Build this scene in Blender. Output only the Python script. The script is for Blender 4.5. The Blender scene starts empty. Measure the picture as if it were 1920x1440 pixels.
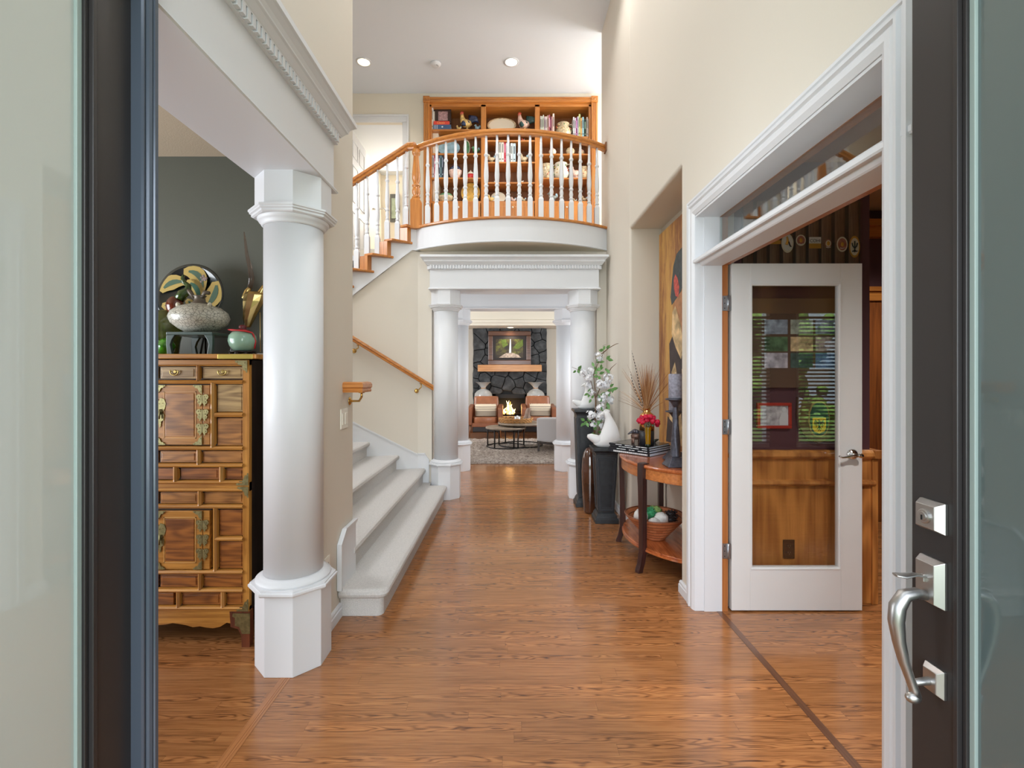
import bpy, math, random
from mathutils import Vector, Matrix, noise
random.seed(7)
C = bpy.context.scene.collection
sc = bpy.context.scene
PI = math.pi

# ------------------------------------------------------------------ camera
CX, CY, F, H = 957.0, 702.0, 900.0, 1.40
cam = bpy.data.cameras.new('camera'); camo = bpy.data.objects.new('camera', cam); C.objects.link(camo)
camo.location = (0, 0, H); camo.rotation_euler = (PI/2, 0, 0)
cam.sensor_width = 36; cam.lens = F/1920*36
cam.shift_x = (960-CX)/1920; cam.shift_y = -(720-CY)/1920
cam.clip_start = 0.02
sc.camera = camo
# ------------------------------------------------------------------ exposure
sc.view_settings.view_transform = 'Standard'; sc.view_settings.look = 'None'
sc.view_settings.gamma = 1.0; sc.view_settings.use_curve_mapping = False
sc.view_settings.exposure = 0.0
sc.cycles.use_denoising = True
sc.cycles.max_bounces = 8; sc.cycles.diffuse_bounces = 4; sc.cycles.glossy_bounces = 4
sc.cycles.transparent_max_bounces = 12; sc.cycles.transmission_bounces = 6
sc.cycles.sample_clamp_indirect = 6; sc.cycles.caustics_reflective = False; sc.cycles.caustics_refractive = False
# ------------------------------------------------------------------ sky
w = bpy.data.worlds.new('sky'); sc.world = w; w.use_nodes = True
bg = w.node_tree.nodes['Background']; bg.inputs[0].default_value = (0.74, 0.86, 1.0, 1); bg.inputs[1].default_value = 2.0
# ------------------------------------------------------------------ sun, entry daylight and added fill lights
sun = bpy.data.lights.new('sun', 'SUN'); sun.energy = 24; sun.angle = 0.01; sun.color = (1, .95, .86)
suno = bpy.data.objects.new('sun', sun); C.objects.link(suno)
suno.rotation_euler = (math.radians(-40), 0, math.radians(15)); suno.location = (0, 10, 12)
def area(name, loc, aim, sx, sy, power, col=(1, 1, 1)):
    l = bpy.data.lights.new(name, 'AREA'); l.shape = 'RECTANGLE'; l.size = sx; l.size_y = sy; l.energy = power; l.color = col
    o = bpy.data.objects.new(name, l); C.objects.link(o); o.location = loc
    d = Vector(aim)-Vector(loc); o.rotation_euler = d.to_track_quat('-Z', 'Y').to_euler()
    return o
DAY = (0.90, 0.95, 1.0); WARM = (1.0, 0.86, 0.68)
area('entry_daylight', (0, -3.2, 1.9), (0, 5, 1.0), 3.4, 3.0, 300, DAY)
area('window_light_over_entry', (0, 0.30, 4.1), (0, 5, 2.4), 1.8, 1.5, 30, DAY)  # added fill behind the camera, paired with the added upper window
area('dining_window_light', (-3.9, 1.3, 1.4), (-1, 2.1, 2.0), 2.0, 1.6, 115, DAY)  # fill added on the unseen side of the dining room
area('stair_window_light', (-3.1, 4.1, 3.6), (-1, 4.4, 1.0), 0.9, 1.5, 80, DAY)  # stairwell fill added out of view, no window built there
area('upper_hall_window_light', (2.7, 6.3, 4.5), (-1, 6.6, 4.0), 0.9, 1.4, 70, (1, .99, .97))  # area light added at the hidden right end of the upper hall
area('bathroom_daylight', (-1.75, 9.3, 4.7), (-1.9, 7, 4.2), 1.1, 1.2, 34, (1, .98, .94))  # area light added inside to make the bathroom bright
area('living_window_light_left', (-2.9, 9.5, 1.7), (0.5, 10.8, 0.9), 1.8, 1.6, 125, DAY)  # pair of unseen fills added either side of the living room
area('living_window_light_right', (2.9, 9.2, 1.7), (-0.5, 10.8, 0.9), 1.8, 1.6, 125, DAY)
area('passage_daylight_left', (-1.8, 6.3, 1.5), (0, 6.4, 1.2), 0.9, 1.5, 24, DAY)  # two side fills added between the column pairs, hidden from the camera
area('passage_daylight_right', (1.8, 6.3, 1.5), (0, 6.4, 1.2), 0.9, 1.5, 24, DAY)

# ------------------------------------------------------------------ colour and materials
def srgb(r, g, b):
    f = lambda c: (c/255/12.92) if c/255 <= 0.04045 else ((c/255+0.055)/1.055)**2.4
    return (f(r), f(g), f(b), 1)
MC = {}
def base_mat(name):
    m = bpy.data.materials.new(name); m.use_nodes = True
    nt = m.node_tree; p = nt.nodes['Principled BSDF']
    return m, nt, p
def N(nt, t, **kw):
    n = nt.nodes.new(t)
    for k, v in kw.items(): setattr(n, k, v)
    return n
def coords(nt, scale=(1, 1, 1), rot=(0, 0, 0)):
    tc = N(nt, 'ShaderNodeTexCoord'); mp = N(nt, 'ShaderNodeMapping')
    mp.inputs['Scale'].default_value = scale; mp.inputs['Rotation'].default_value = rot
    nt.links.new(tc.outputs['Object'], mp.inputs['Vector'])
    return mp.outputs['Vector']
def noise_tex(nt, vec, scale, detail=3, rough=.5, dist=0):
    n = N(nt, 'ShaderNodeTexNoise'); n.inputs['Scale'].default_value = scale
    n.inputs['Detail'].default_value = detail; n.inputs['Roughness'].default_value = rough; n.inputs['Distortion'].default_value = dist
    nt.links.new(vec, n.inputs['Vector']); return n.outputs['Fac']
def ramp(nt, fac, stops):
    r = N(nt, 'ShaderNodeValToRGB'); e = r.color_ramp.elements
    e[0].position, e[0].color = stops[0]; e[1].position, e[1].color = stops[-1]
    for p, c in stops[1:-1]:
        x = e.new(p); x.color = c
    nt.links.new(fac, r.inputs['Fac']); return r.outputs['Color']
def bump(nt, p, fac, strength=.2, dist=.01):
    b = N(nt, 'ShaderNodeBump'); b.inputs['Strength'].default_value = strength; b.inputs['Distance'].default_value = dist
    nt.links.new(fac, b.inputs['Height']); nt.links.new(b.outputs['Normal'], p.inputs['Normal'])
def plain(name, col, rough=.5, metal=0, bumps=None, var=0.0, vscale=8, coat=0, spec=None, emit=None):
    """painted / ceramic / metal surface with slight procedural variation"""
    if name in MC: return MC[name]
    m, nt, p = base_mat(name)
    c = srgb(*col); v = coords(nt)
    f = noise_tex(nt, v, vscale, 3)
    lo = tuple(x*(1-var) for x in c[:3])+(1,); hi = tuple(min(1, x*(1+var)) for x in c[:3])+(1,)
    if var > 0: nt.links.new(ramp(nt, f, [(.3, lo), (.7, hi)]), p.inputs['Base Color'])
    else: p.inputs['Base Color'].default_value = c
    p.inputs['Roughness'].default_value = rough; p.inputs['Metallic'].default_value = metal
    if coat: p.inputs['Coat Weight'].default_value = coat; p.inputs['Coat Roughness'].default_value = .05
    if spec is not None: p.inputs['Specular IOR Level'].default_value = spec
    if bumps: bump(nt, p, noise_tex(nt, v, bumps[0], 4), bumps[1], bumps[2])
    if emit: p.inputs['Emission Color'].default_value = srgb(*emit[0]); p.inputs['Emission Strength'].default_value = emit[1]
    MC[name] = m; return m
def wood(name, light, dark, axis='z', scale=1.0, rough=.35, coat=.15, streak=22, figure=0.0, spec=None):
    """long grain along an axis; figure > 0 adds looping cathedral rings"""
    if name in MC: return MC[name]
    m, nt, p = base_mat(name)
    s = {'x': (1, streak, streak), 'y': (streak, 1, streak), 'z': (streak, streak, 1)}[axis]
    v = coords(nt, tuple(k*scale for k in s))
    f1 = noise_tex(nt, v, 2.2, 5, .6, .4)
    if figure > 0:
        v2 = coords(nt, {'x': (.6, 2.4, 2.4), 'y': (2.4, .6, 2.4), 'z': (2.4, 2.4, .6)}[axis])
        nz = noise_tex(nt, v2, 2.0*scale, 1.5, .4, 0)
        ms = N(nt, 'ShaderNodeMath', operation='MULTIPLY'); ms.inputs[1].default_value = 46
        nt.links.new(nz, ms.inputs[0])
        sn = N(nt, 'ShaderNodeMath', operation='SINE'); nt.links.new(ms.outputs[0], sn.inputs[0])
        mr = N(nt, 'ShaderNodeMapRange'); mr.inputs['From Min'].default_value = -1; nt.links.new(sn.outputs[0], mr.inputs['Value'])
        mx = N(nt, 'ShaderNodeMix'); mx.inputs[0].default_value = figure
        nt.links.new(f1, mx.inputs[2]); nt.links.new(mr.outputs[0], mx.inputs[3]); fac = mx.outputs[0]
    else: fac = f1
    l, d = srgb(*light), srgb(*dark)
    mid = tuple((a+b)/2 for a, b in zip(l, d))
    nt.links.new(ramp(nt, fac, [(.28, d), (.48, mid), (.68, l)]), p.inputs['Base Color'])
    p.inputs['Roughness'].default_value = rough
    p.inputs['Coat Weight'].default_value = coat; p.inputs['Coat Roughness'].default_value = .15
    if spec is not None: p.inputs['Specular IOR Level'].default_value = spec
    bump(nt, p, f1, .12, .002)
    MC[name] = m; return m
def glass_mat(name, tint=(245, 250, 248), ior=1.7, frost=None):
    if name in MC: return MC[name]
    m, nt, p = base_mat(name); nt.nodes.remove(p)
    out = nt.nodes['Material Output']
    fr = N(nt, 'ShaderNodeFresnel'); ge = N(nt, 'ShaderNodeNewGeometry'); io = N(nt, 'ShaderNodeMix')
    io.inputs[2].default_value = ior; io.inputs[3].default_value = 1/ior; nt.links.new(ge.outputs['Backfacing'], io.inputs[0]); nt.links.new(io.outputs[0], fr.inputs['IOR'])
    gl = N(nt, 'ShaderNodeBsdfGlossy'); gl.inputs['Roughness'].default_value = .0
    tr = N(nt, 'ShaderNodeBsdfTransparent'); tr.inputs['Color'].default_value = srgb(*tint)
    body = tr.outputs[0]
    if frost:
        col, amt = frost
        df = N(nt, 'ShaderNodeBsdfDiffuse'); df.inputs['Color'].default_value = srgb(*col)
        tl = N(nt, 'ShaderNodeBsdfTranslucent'); tl.inputs['Color'].default_value = srgb(*col)
        a = N(nt, 'ShaderNodeMixShader'); a.inputs[0].default_value = .5
        nt.links.new(df.outputs[0], a.inputs[1]); nt.links.new(tl.outputs[0], a.inputs[2])
        b = N(nt, 'ShaderNodeMixShader'); b.inputs[0].default_value = amt
        nt.links.new(tr.outputs[0], b.inputs[1]); nt.links.new(a.outputs[0], b.inputs[2]); body = b.outputs[0]
    mx = N(nt, 'ShaderNodeMixShader')
    nt.links.new(fr.outputs[0], mx.inputs[0]); nt.links.new(body, mx.inputs[1]); nt.links.new(gl.outputs[0], mx.inputs[2])
    nt.links.new(mx.outputs[0], out.inputs['Surface'])
    MC[name] = m; return m

def mth(nt, op, a, b=None, c=None):
    n = N(nt, 'ShaderNodeMath', operation=op)
    for i, v in enumerate((a, b, c)):
        if v is None: continue
        if isinstance(v, (int, float)): n.inputs[i].default_value = v
        else: nt.links.new(v, n.inputs[i])
    return n.outputs[0]
def M_floor():
    """random-length oak strips, flat-sawn and straight-grained boards mixed"""
    m, nt, p = base_mat('oak strip flooring')
    v = coords(nt); sep = N(nt, 'ShaderNodeSeparateXYZ'); nt.links.new(v, sep.inputs[0]); x, y = sep.outputs[0], sep.outputs[1]
    def white(vec):
        wn = N(nt, 'ShaderNodeTexWhiteNoise', noise_dimensions='3D'); nt.links.new(vec, wn.inputs['Vector']); return wn
    def comb(a, b_, c=0.0):
        n = N(nt, 'ShaderNodeCombineXYZ')
        for i, q in enumerate((a, b_, c)):
            if isinstance(q, (int, float)): n.inputs[i].default_value = q
            else: nt.links.new(q, n.inputs[i])
        return n.outputs[0]
    W = .0585
    r = mth(nt, 'DIVIDE', y, W); row = mth(nt, 'FLOOR', r); fr = mth(nt, 'SUBTRACT', r, row)
    h1 = white(comb(row, 3.1)); off = mth(nt, 'MULTIPLY', h1.outputs['Value'], 13.0)
    sepc = N(nt, 'ShaderNodeSeparateColor'); nt.links.new(h1.outputs['Color'], sepc.inputs[0])
    ln = mth(nt, 'MULTIPLY_ADD', sepc.outputs[1], .9, .75)
    xs = mth(nt, 'ADD', x, off); bx = mth(nt, 'DIVIDE', xs, ln); col_ = mth(nt, 'FLOOR', bx); fx = mth(nt, 'SUBTRACT', bx, col_)
    hb = white(comb(row, col_, 7.7)); sb = N(nt, 'ShaderNodeSeparateColor'); nt.links.new(hb.outputs['Color'], sb.inputs[0])
    # fine straight grain, shifted per board
    gx = mth(nt, 'ADD', x, mth(nt, 'MULTIPLY', sb.outputs[0], 31.0))
    mp = N(nt, 'ShaderNodeMapping'); mp.inputs['Scale'].default_value = (3.2, 75, 1); nt.links.new(comb(gx, y, mth(nt, 'MULTIPLY', sb.outputs[1], 9.0)), mp.inputs['Vector'])
    f = noise_tex(nt, mp.outputs[0], 1.6, 5, .62, .3)
    # cathedral figure: nested parabolas along the board
    mp2 = N(nt, 'ShaderNodeMapping'); mp2.inputs['Scale'].default_value = (2.4, 14, 1); nt.links.new(comb(gx, y, mth(nt, 'MULTIPLY', sb.outputs[2], 5.0)), mp2.inputs['Vector'])
    nz = noise_tex(nt, mp2.outputs[0], 1.5, 2, .5, 0)
    yl = mth(nt, 'MULTIPLY_ADD', fr, 2.0, -1.0); yo = mth(nt, 'ADD', yl, mth(nt, 'MULTIPLY_ADD', sb.outputs[1], 1.2, -.6))
    val = mth(nt, 'ADD', mth(nt, 'MULTIPLY', x, 4.2), mth(nt, 'ADD', mth(nt, 'MULTIPLY', mth(nt, 'MULTIPLY', yo, yo), 2.4), mth(nt, 'MULTIPLY', nz, 5.5)))
    sn = mth(nt, 'SINE', mth(nt, 'MULTIPLY', val, 8.5)); rg = mth(nt, 'POWER', mth(nt, 'MULTIPLY_ADD', sn, .5, .5), 2.2)
    amt = mth(nt, 'MULTIPLY', mth(nt, 'GREATER_THAN', sb.outputs[0], .35), .30)
    g = mth(nt, 'SUBTRACT', mth(nt, 'MULTIPLY_ADD', f, 1.15, .0), mth(nt, 'MULTIPLY', rg, amt))
    col = ramp(nt, g, [(.12, srgb(78, 45, 25)), (.32, srgb(126, 80, 45)), (.52, srgb(158, 104, 61)), (.80, srgb(180, 125, 77))])
    tone = ramp(nt, hb.outputs['Value'], [(0, (.74, .70, .66, 1)), (.5, (.97, .96, .95, 1)), (1, (1.16, 1.13, 1.08, 1))])
    mul = N(nt, 'ShaderNodeMix', data_type='RGBA', blend_type='MULTIPLY'); mul.inputs[0].default_value = 1
    nt.links.new(col, mul.inputs[6]); nt.links.new(tone, mul.inputs[7])
    e1 = mth(nt, 'MAXIMUM', mth(nt, 'LESS_THAN', fr, .022), mth(nt, 'LESS_THAN', mth(nt, 'MULTIPLY', fx, ln), .0016))
    mul2 = N(nt, 'ShaderNodeMix', data_type='RGBA', blend_type='MIX'); nt.links.new(mth(nt, 'MULTIPLY', e1, .45), mul2.inputs[0])
    nt.links.new(mul.outputs[2], mul2.inputs[6]); mul2.inputs[7].default_value = srgb(70, 40, 24)
    nt.links.new(mul2.outputs[2], p.inputs['Base Color'])
    p.inputs['Roughness'].default_value = .26; p.inputs['Specular IOR Level'].default_value = .5
    p.inputs['Coat Weight'].default_value = .5; p.inputs['Coat Roughness'].default_value = .10
    bump(nt, p, f, .06, .002)
    return m

WHITE = plain('white trim paint', (216, 217, 220), .46)
WALL = plain('beige orange-peel wall paint', (214, 206, 193), .75, bumps=(220, .10, .003))
WALLB = plain('cream wall paint', (222, 214, 198), .7, bumps=(220, .08, .003))
CEIL = plain('flat ceiling paint', (218, 222, 228), .85, bumps=(160, .08, .003))
CEILB = plain('tan textured ceiling paint', (182, 165, 142), .85, bumps=(120, .3, .004))
GREEN = plain('dark olive wall paint', (84, 86, 76), .6, bumps=(150, .12, .003))
BURG = plain('burgundy wall paint', (82, 50, 56), .6, bumps=(150, .1, .003))
OAK = wood('golden oak', (206, 136, 64), (160, 94, 40), 'x', 1.0, .35, .3)
OAKZ = wood('golden oak upright', (206, 136, 64), (160, 94, 40), 'z', 1.0, .35, .3)
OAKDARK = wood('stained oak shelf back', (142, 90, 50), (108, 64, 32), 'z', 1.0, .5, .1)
OAKPANEL = wood('oak veneer panel', (172, 108, 56), (120, 68, 30), 'z', .7, .35, .3, figure=.35)
FLOORM = M_floor()
STRIPM = wood('dark oak header strip', (112, 74, 52), (76, 46, 30), 'y', 1, .3, .4)
CARPET = plain('beige cut-pile carpet', (214, 210, 206), .95, bumps=(420, .9, .006), var=.10, vscale=160, spec=.1)
CHAR = plain('charcoal door paint', (46, 43, 43), .38, var=.08, vscale=3)
NICKEL = plain('satin nickel', (184, 182, 180), .36, 1)
BRASS = plain('polished brass', (205, 165, 95), .2, 1)
OLDBRASS = plain('aged brass fitting', (140, 132, 92), .42, .85, var=.25, vscale=60)
BLACKM = plain('black metal', (28, 27, 27), .45, .4)
BLACKP = plain('distressed black paint', (38, 40, 43), .42, var=.3, vscale=30)
GLASS = glass_mat('clear glass'); TGLASS = glass_mat('transom glass', ior=2.1)
STEEL = plain('hinge steel', (170, 172, 176), .35, .9)

# ------------------------------------------------------------------ mesh builder
class MB:
    def __init__(s): s.v = []; s.f = []; s.m = []; s.sm = []
    def add(s, vs, fs, m=0, smooth=False):
        b = len(s.v); s.v += [tuple(v) for v in vs]
        for f in fs: s.f.append([b+i for i in f]); s.m.append(m); s.sm.append(smooth)
        return s
    def box(s, x0, x1, y0, y1, z0, z1, m=0):
        vs = [(x, y, z) for z in (z0, z1) for y in (y0, y1) for x in (x0, x1)]
        return s.add(vs, [(0, 2, 3, 1), (4, 5, 7, 6), (0, 1, 5, 4), (2, 6, 7, 3), (0, 4, 6, 2), (1, 3, 7, 5)], m)
    def hexa(s, p, m=0):   # 8 points: bottom 4 (ccw) then top 4
        return s.add(p, [(3, 2, 1, 0), (4, 5, 6, 7), (0, 1, 5, 4), (1, 2, 6, 5), (2, 3, 7, 6), (3, 0, 4, 7)], m)
    def obox(s, c, sz, rz=0, m=0, rx=0, ry=0):
        R = Matrix.Rotation(rz, 3, 'Z') @ Matrix.Rotation(ry, 3, 'Y') @ Matrix.Rotation(rx, 3, 'X')
        vs = [Vector(c)+R @ Vector((x*sz[0]/2, y*sz[1]/2, z*sz[2]/2)) for z in (-1, 1) for y in (-1, 1) for x in (-1, 1)]
        return s.add(vs, [(0, 2, 3, 1), (4, 5, 7, 6), (0, 1, 5, 4), (2, 6, 7, 3), (0, 4, 6, 2), (1, 3, 7, 5)], m)
    def loft(s, rings, m=0, smooth=False, caps=True, closed=True):
        n = len(rings[0]); b = len(s.v)
        for r in rings: s.v += [tuple(p) for p in r]
        for k in range(len(rings)-1):
            for i in range(n if closed else n-1):
                j = (i+1) % n
                s.f.append([b+k*n+i, b+k*n+j, b+(k+1)*n+j, b+(k+1)*n+i]); s.m.append(m); s.sm.append(smooth)
        if caps:
            s.f.append([b+i for i in reversed(range(n))]); s.m.append(m); s.sm.append(False)
            s.f.append([b+(len(rings)-1)*n+i for i in range(n)]); s.m.append(m); s.sm.append(False)
        return s
    def prism(s, poly, z0, z1, m=0):
        return s.loft([[(x, y, z0) for x, y in poly], [(x, y, z1) for x, y in poly]], m)
    def extr(s, poly, axis, a0, a1, m=0, smooth=False):
        if axis == 'x': g = lambda a, p: (a, p[0], p[1])
        elif axis == 'y': g = lambda a, p: (p[0], a, p[1])
        else: g = lambda a, p: (p[0], p[1], a)
        h0 = a0 if callable(a0) else (lambda p: a0); h1 = a1 if callable(a1) else (lambda p: a1)
        return s.loft([[g(h0(p), p) for p in poly], [g(h1(p), p) for p in poly]], m, smooth)
    def lathe(s, prof, c=(0, 0, 0), seg=24, m=0, smooth=True, phase=0, caps=True, sx=1, sy=1):
        rings = [[(c[0]+r*sx*math.cos(phase+2*PI*i/seg), c[1]+r*sy*math.sin(phase+2*PI*i/seg), c[2]+z) for i in range(seg)] for r, z in prof]
        return s.loft(rings, m, smooth, caps)
    def octo(s, prof, c=(0, 0, 0), m=0):   # radius given as apothem
        return s.lathe([(a/math.cos(PI/8), z) for a, z in prof], c, 8, m, False, PI/8)
    def tube(s, pts, r, seg=8, m=0, smooth=True, caps=True, flat=1.0):
        pts = [Vector(p) for p in pts]; n = len(pts)
        rs = r if isinstance(r, (list, tuple)) else [r]*n
        rings = []; up = None
        for i in range(n):
            t = (pts[min(i+1, n-1)]-pts[max(i-1, 0)]).normalized()
            if up is None:
                a = Vector((0, 0, 1)) if abs(t.z) < .9 else Vector((1, 0, 0)); up = (a-t*a.dot(t)).normalized()
            else:
                up = (up-t*up.dot(t)); up = up.normalized() if up.length > 1e-6 else t.orthogonal().normalized()
            sd = t.cross(up)
            rings.append([pts[i]+(up*math.cos(2*PI*k/seg)*flat+sd*math.sin(2*PI*k/seg))*rs[i] for k in range(seg)])
        return s.loft(rings, m, smooth, caps)
    def ball(s, c, r, seg=12, ring=8, m=0, wob=0.0, wf=6.0):
        r = (r, r, r) if not isinstance(r, (tuple, list)) else r
        rings = []
        for k in range(ring+1):
            a = -PI/2+PI*k/ring; a = max(min(a, PI/2-.02), -PI/2+.02)
            row = []
            for i in range(seg):
                t = 2*PI*i/seg; d = Vector((math.cos(a)*math.cos(t), math.cos(a)*math.sin(t), math.sin(a)))
                q = 1+wob*noise.noise(d*wf+Vector(c)*5) if wob else 1
                row.append((c[0]+d.x*r[0]*q, c[1]+d.y*r[1]*q, c[2]+d.z*r[2]*q))
            rings.append(row)
        return s.loft(rings, m, True, True)
    def sweep(s, path, prof, closed=False, m=0):
        """path: plan points; prof: (offset to the right of travel, z) closed outline; mitred corners"""
        P = [Vector((x, y)) for x, y in path]; n = len(P); rings = []
        for i in range(n):
            a = P[i-1] if (i > 0 or closed) else None; b = P[(i+1) % n] if (i < n-1 or closed) else None
            d1 = (P[i]-a).normalized() if a is not None else None; d2 = (b-P[i]).normalized() if b is not None else None
            if d1 is None: d1 = d2
            if d2 is None: d2 = d1
            n1 = Vector((d1.y, -d1.x)); n2 = Vector((d2.y, -d2.x)); mi = (n1+n2).normalized(); k = 1/max(.3, mi.dot(n1))
            rings.append([(P[i].x+mi.x*k*o, P[i].y+mi.y*k*o, z) for o, z in prof])
        if closed: rings.append(rings[0])
        return s.loft(rings, m, False, not closed)
    def xform(s, M4):
        s.v = [tuple(M4 @ Vector(v)) for v in s.v]; return s
    def mesh(s, name, mats, org=(0, 0, 0)):
        me = bpy.data.meshes.new(name)
        me.from_pydata([(v[0]-org[0], v[1]-org[1], v[2]-org[2]) for v in s.v], [], s.f)
        for mt in mats: me.materials.append(mt)
        for p, mi, sm in zip(me.polygons, s.m, s.sm): p.material_index = min(mi, len(mats)-1); p.use_smooth = sm
        bm_fix(me); me.update(); return me
    def build(s, name, mats, parent=None, bevel=0, org=None, segs=2):
        if not isinstance(mats, (list, tuple)): mats = [mats]
        if org is None:
            if parent is not None: org = wloc(parent)
            else:
                xs = [v[0] for v in s.v]; ys = [v[1] for v in s.v]; zs = [v[2] for v in s.v]
                org = ((min(xs)+max(xs))/2, (min(ys)+max(ys))/2, min(zs))
        me = s.mesh(name, mats, org)
        o = bpy.data.objects.new(name, me); C.objects.link(o)
        if parent is not None:
            o.parent = parent; pl = wloc(parent); o.location = (org[0]-pl[0], org[1]-pl[1], org[2]-pl[2])
        else: o.location = org
        if bevel:
            b = o.modifiers.new('bevel', 'BEVEL'); b.width = bevel; b.segments = segs; b.limit_method = 'ANGLE'; b.angle_limit = math.radians(40)
        return o
import bmesh
def bm_fix(me):
    bm = bmesh.new(); bm.from_mesh(me); bmesh.ops.recalc_face_normals(bm, faces=bm.faces); bm.to_mesh(me); bm.free()
def wloc(o):
    l = Vector(o.location)
    while o.parent: o = o.parent; l = l+Vector(o.location)
    return tuple(l)
def tag(o, label=None, cat=None, group=None, kind=None):
    if label: o['label'] = label
    if cat: o['category'] = cat
    if group: o['group'] = group
    if kind: o['kind'] = kind
    return o
def thing(name, loc, label, cat, group=None, kind=None):
    o = bpy.data.objects.new(name, None); C.objects.link(o); o.location = loc; o.empty_display_size = .1
    return tag(o, label, cat, group, kind)
def copy_tree(o, loc=None, rz=None, label=None, group=None, parent=None):
    c = o.copy(); C.objects.link(c)
    if parent is not None: c.parent = parent
    for ch in list(o.children): copy_tree(ch, parent=c)
    if loc is not None: c.location = loc
    if rz is not None: c.rotation_euler = (0, 0, rz)
    if label: c['label'] = label
    if group: c['group'] = group
    return c
def struct(name, mb, mats, label=None, cat=None, parent=None, bevel=0):
    o = mb.build(name, mats, parent, bevel)
    if parent is None: tag(o, label, cat, kind='structure')
    return o
def fillet(poly, idx, r, n=5):
    """round the given corners of a plan polygon"""
    out = []
    for i, p in enumerate(poly):
        if i not in idx: out.append(p); continue
        P = Vector(p); A = (Vector(poly[i-1])-P).normalized(); B = (Vector(poly[(i+1) % len(poly)])-P).normalized()
        ang = A.angle(B); d = r/math.tan(ang/2); a = P+A*d; b = P+B*d
        c = P+(A+B).normalized()*(r/math.sin(ang/2))
        t0 = math.atan2(a.y-c.y, a.x-c.x); t1 = math.atan2(b.y-c.y, b.x-c.x)
        dt = (t1-t0+PI) % (2*PI)-PI
        for k in range(n+1): out.append((c.x+r*math.cos(t0+dt*k/n), c.y+r*math.sin(t0+dt*k/n)))
    return out
def text_mesh(txt, size, mat, parent, loc, rot, name='lettering', ext=.0004, align='CENTER'):
    cu = bpy.data.curves.new(name, 'FONT'); cu.body = txt; cu.size = size; cu.extrude = ext; cu.align_x = align; cu.align_y = 'CENTER'
    t = bpy.data.objects.new('tmp', cu); C.objects.link(t)
    bpy.context.view_layer.update()
    me = bpy.data.meshes.new_from_object(t.evaluated_get(bpy.context.evaluated_depsgraph_get()))
    bpy.data.objects.remove(t); me.name = name; me.materials.clear(); me.materials.append(mat)
    o = bpy.data.objects.new(name, me); C.objects.link(o); o.parent = parent
    pl = wloc(parent); o.location = (loc[0]-pl[0], loc[1]-pl[1], loc[2]-pl[2]); o.rotation_euler = rot
    return o
# a point of the place seen at pixel (px, py) of the photograph at depth d, used only to survey positions
def PX(px, d): return (px-CX)*d/F
def PZ(py, d): return H-(py-CY)*d/F
# ================================================================== the setting
ZC = 5.52
FLX0, FLX1 = -5.0, 6.0
b = MB().box(FLX0, FLX1, -0.2, 13.2, -.12, 0)
struct('floor', b, FLOORM, 'oak strip floor running through the hall, den and living room', 'floor')
# header strips let into the floor at the two side openings
struct('trim_1', MB().box(1.218, 1.252, 1.38, 2.86, -.01, .0012), STRIPM, 'dark oak header strip in the floor at the den doorway', 'floor strip')
b = MB(); b.box(-1.058, -1.036, .4, 2.22, -.01, .0012); b.box(-1.034, -1.026, .4, 2.22, -.01, .0012); b.box(-1.024, -1.014, .4, 2.22, -.01, .0012)
struct('trim_2', b, wood('oak header strip', (176, 118, 72), (140, 88, 50), 'y', 1, .3, .4), 'oak header strips in the floor below the dining room beam', 'floor strip')

# --- left foyer wall: pier beside the entry, wall above the dining opening, stub with a rounded end before the stairs
b = MB()
b.box(-1.15, -.99, .12, .30, 0, ZC)
b.box(-1.15, -.99, .30, 2.532, 2.748, ZC)
stub = fillet([(-1.15, 2.532), (-.99, 2.532), (-.99, 3.03), (-5.0, 3.03), (-5.0, 2.96), (-1.15, 2.96)], (2,), .022)
b.prism(stub, 0, ZC)
struct('wall_left', b, WALL, 'beige two-storey wall left of the hall ending at the stairs', 'wall')
struct('wall_dining', MB().box(-5, -1.15, 2.952, 2.96, 0, 2.74), GREEN, 'dark olive dining room wall behind the chest', 'wall')
struct('wall_dining_side', MB().box(-5.1, -5, .0, 3.03, 0, 2.8), GREEN, 'dark olive far side wall of the dining room', 'wall')
struct('ceiling_dining', MB().box(-5.1, -1.15, 0, 2.96, 2.74, 2.9), CEILB, 'tan textured dining room ceiling', 'ceiling')

# --- front wall of the house with the door opening and a window added above it for daylight
b = MB()
b.box(-5.1, -1.04, -.03, .12, 0, ZC); b.box(1.04, 2.70, -.03, .12, 0, ZC); b.box(4.25, 6.0, -.03, .12, 0, ZC)
b.box(-1.04, 1.04, -.03, .12, 2.46, 3.3); b.box(-1.04, 1.04, -.03, .12, 4.9, ZC)
b.box(2.70, 4.25, -.03, .12, 0, .55); b.box(2.70, 4.25, -.03, .12, 2.50, ZC)
b.box(3.02, 3.32, -.03, .12, .55, 2.50)
struct('wall_front', b, BURG, 'front wall of the house around the entry', 'wall')
struct('window_1', MB().box(-1.0, 1.0, .02, .03, 3.3, 4.9), GLASS, 'window above the entry door', 'window')

# --- right foyer wall with den opening and niche
XR = 1.10
b = MB()
b.box(XR, 1.25, .12, 1.40, 0, ZC)
b.box(XR, 1.25, 1.40, 2.85, 2.342, ZC)
b.prism(fillet([(XR, 2.85), (1.25, 2.85), (1.45, 3.0), (1.45, 3.10), (1.39, 3.10), (1.39, 3.084), (XR, 3.084)], (6,), .012), 0, 2.74)
b.box(XR, 1.45, 2.85, 3.084, 2.74, ZC)
b.extr(fillet([(XR, 2.74), (1.45, 2.74), (1.45, ZC), (XR, ZC)], (0,), .022), 'y', 3.084, 4.42)
b.box(1.39, 1.45, 3.084, 4.42, 0, 2.74)
b.prism(fillet([(XR, 4.42), (1.45, 4.42), (1.45, 5.79), (XR, 5.79)], (0,), .022), 0, ZC)
struct('wall_right', b, WALL, 'beige two-storey wall right of the hall with a tall niche', 'wall')

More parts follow.
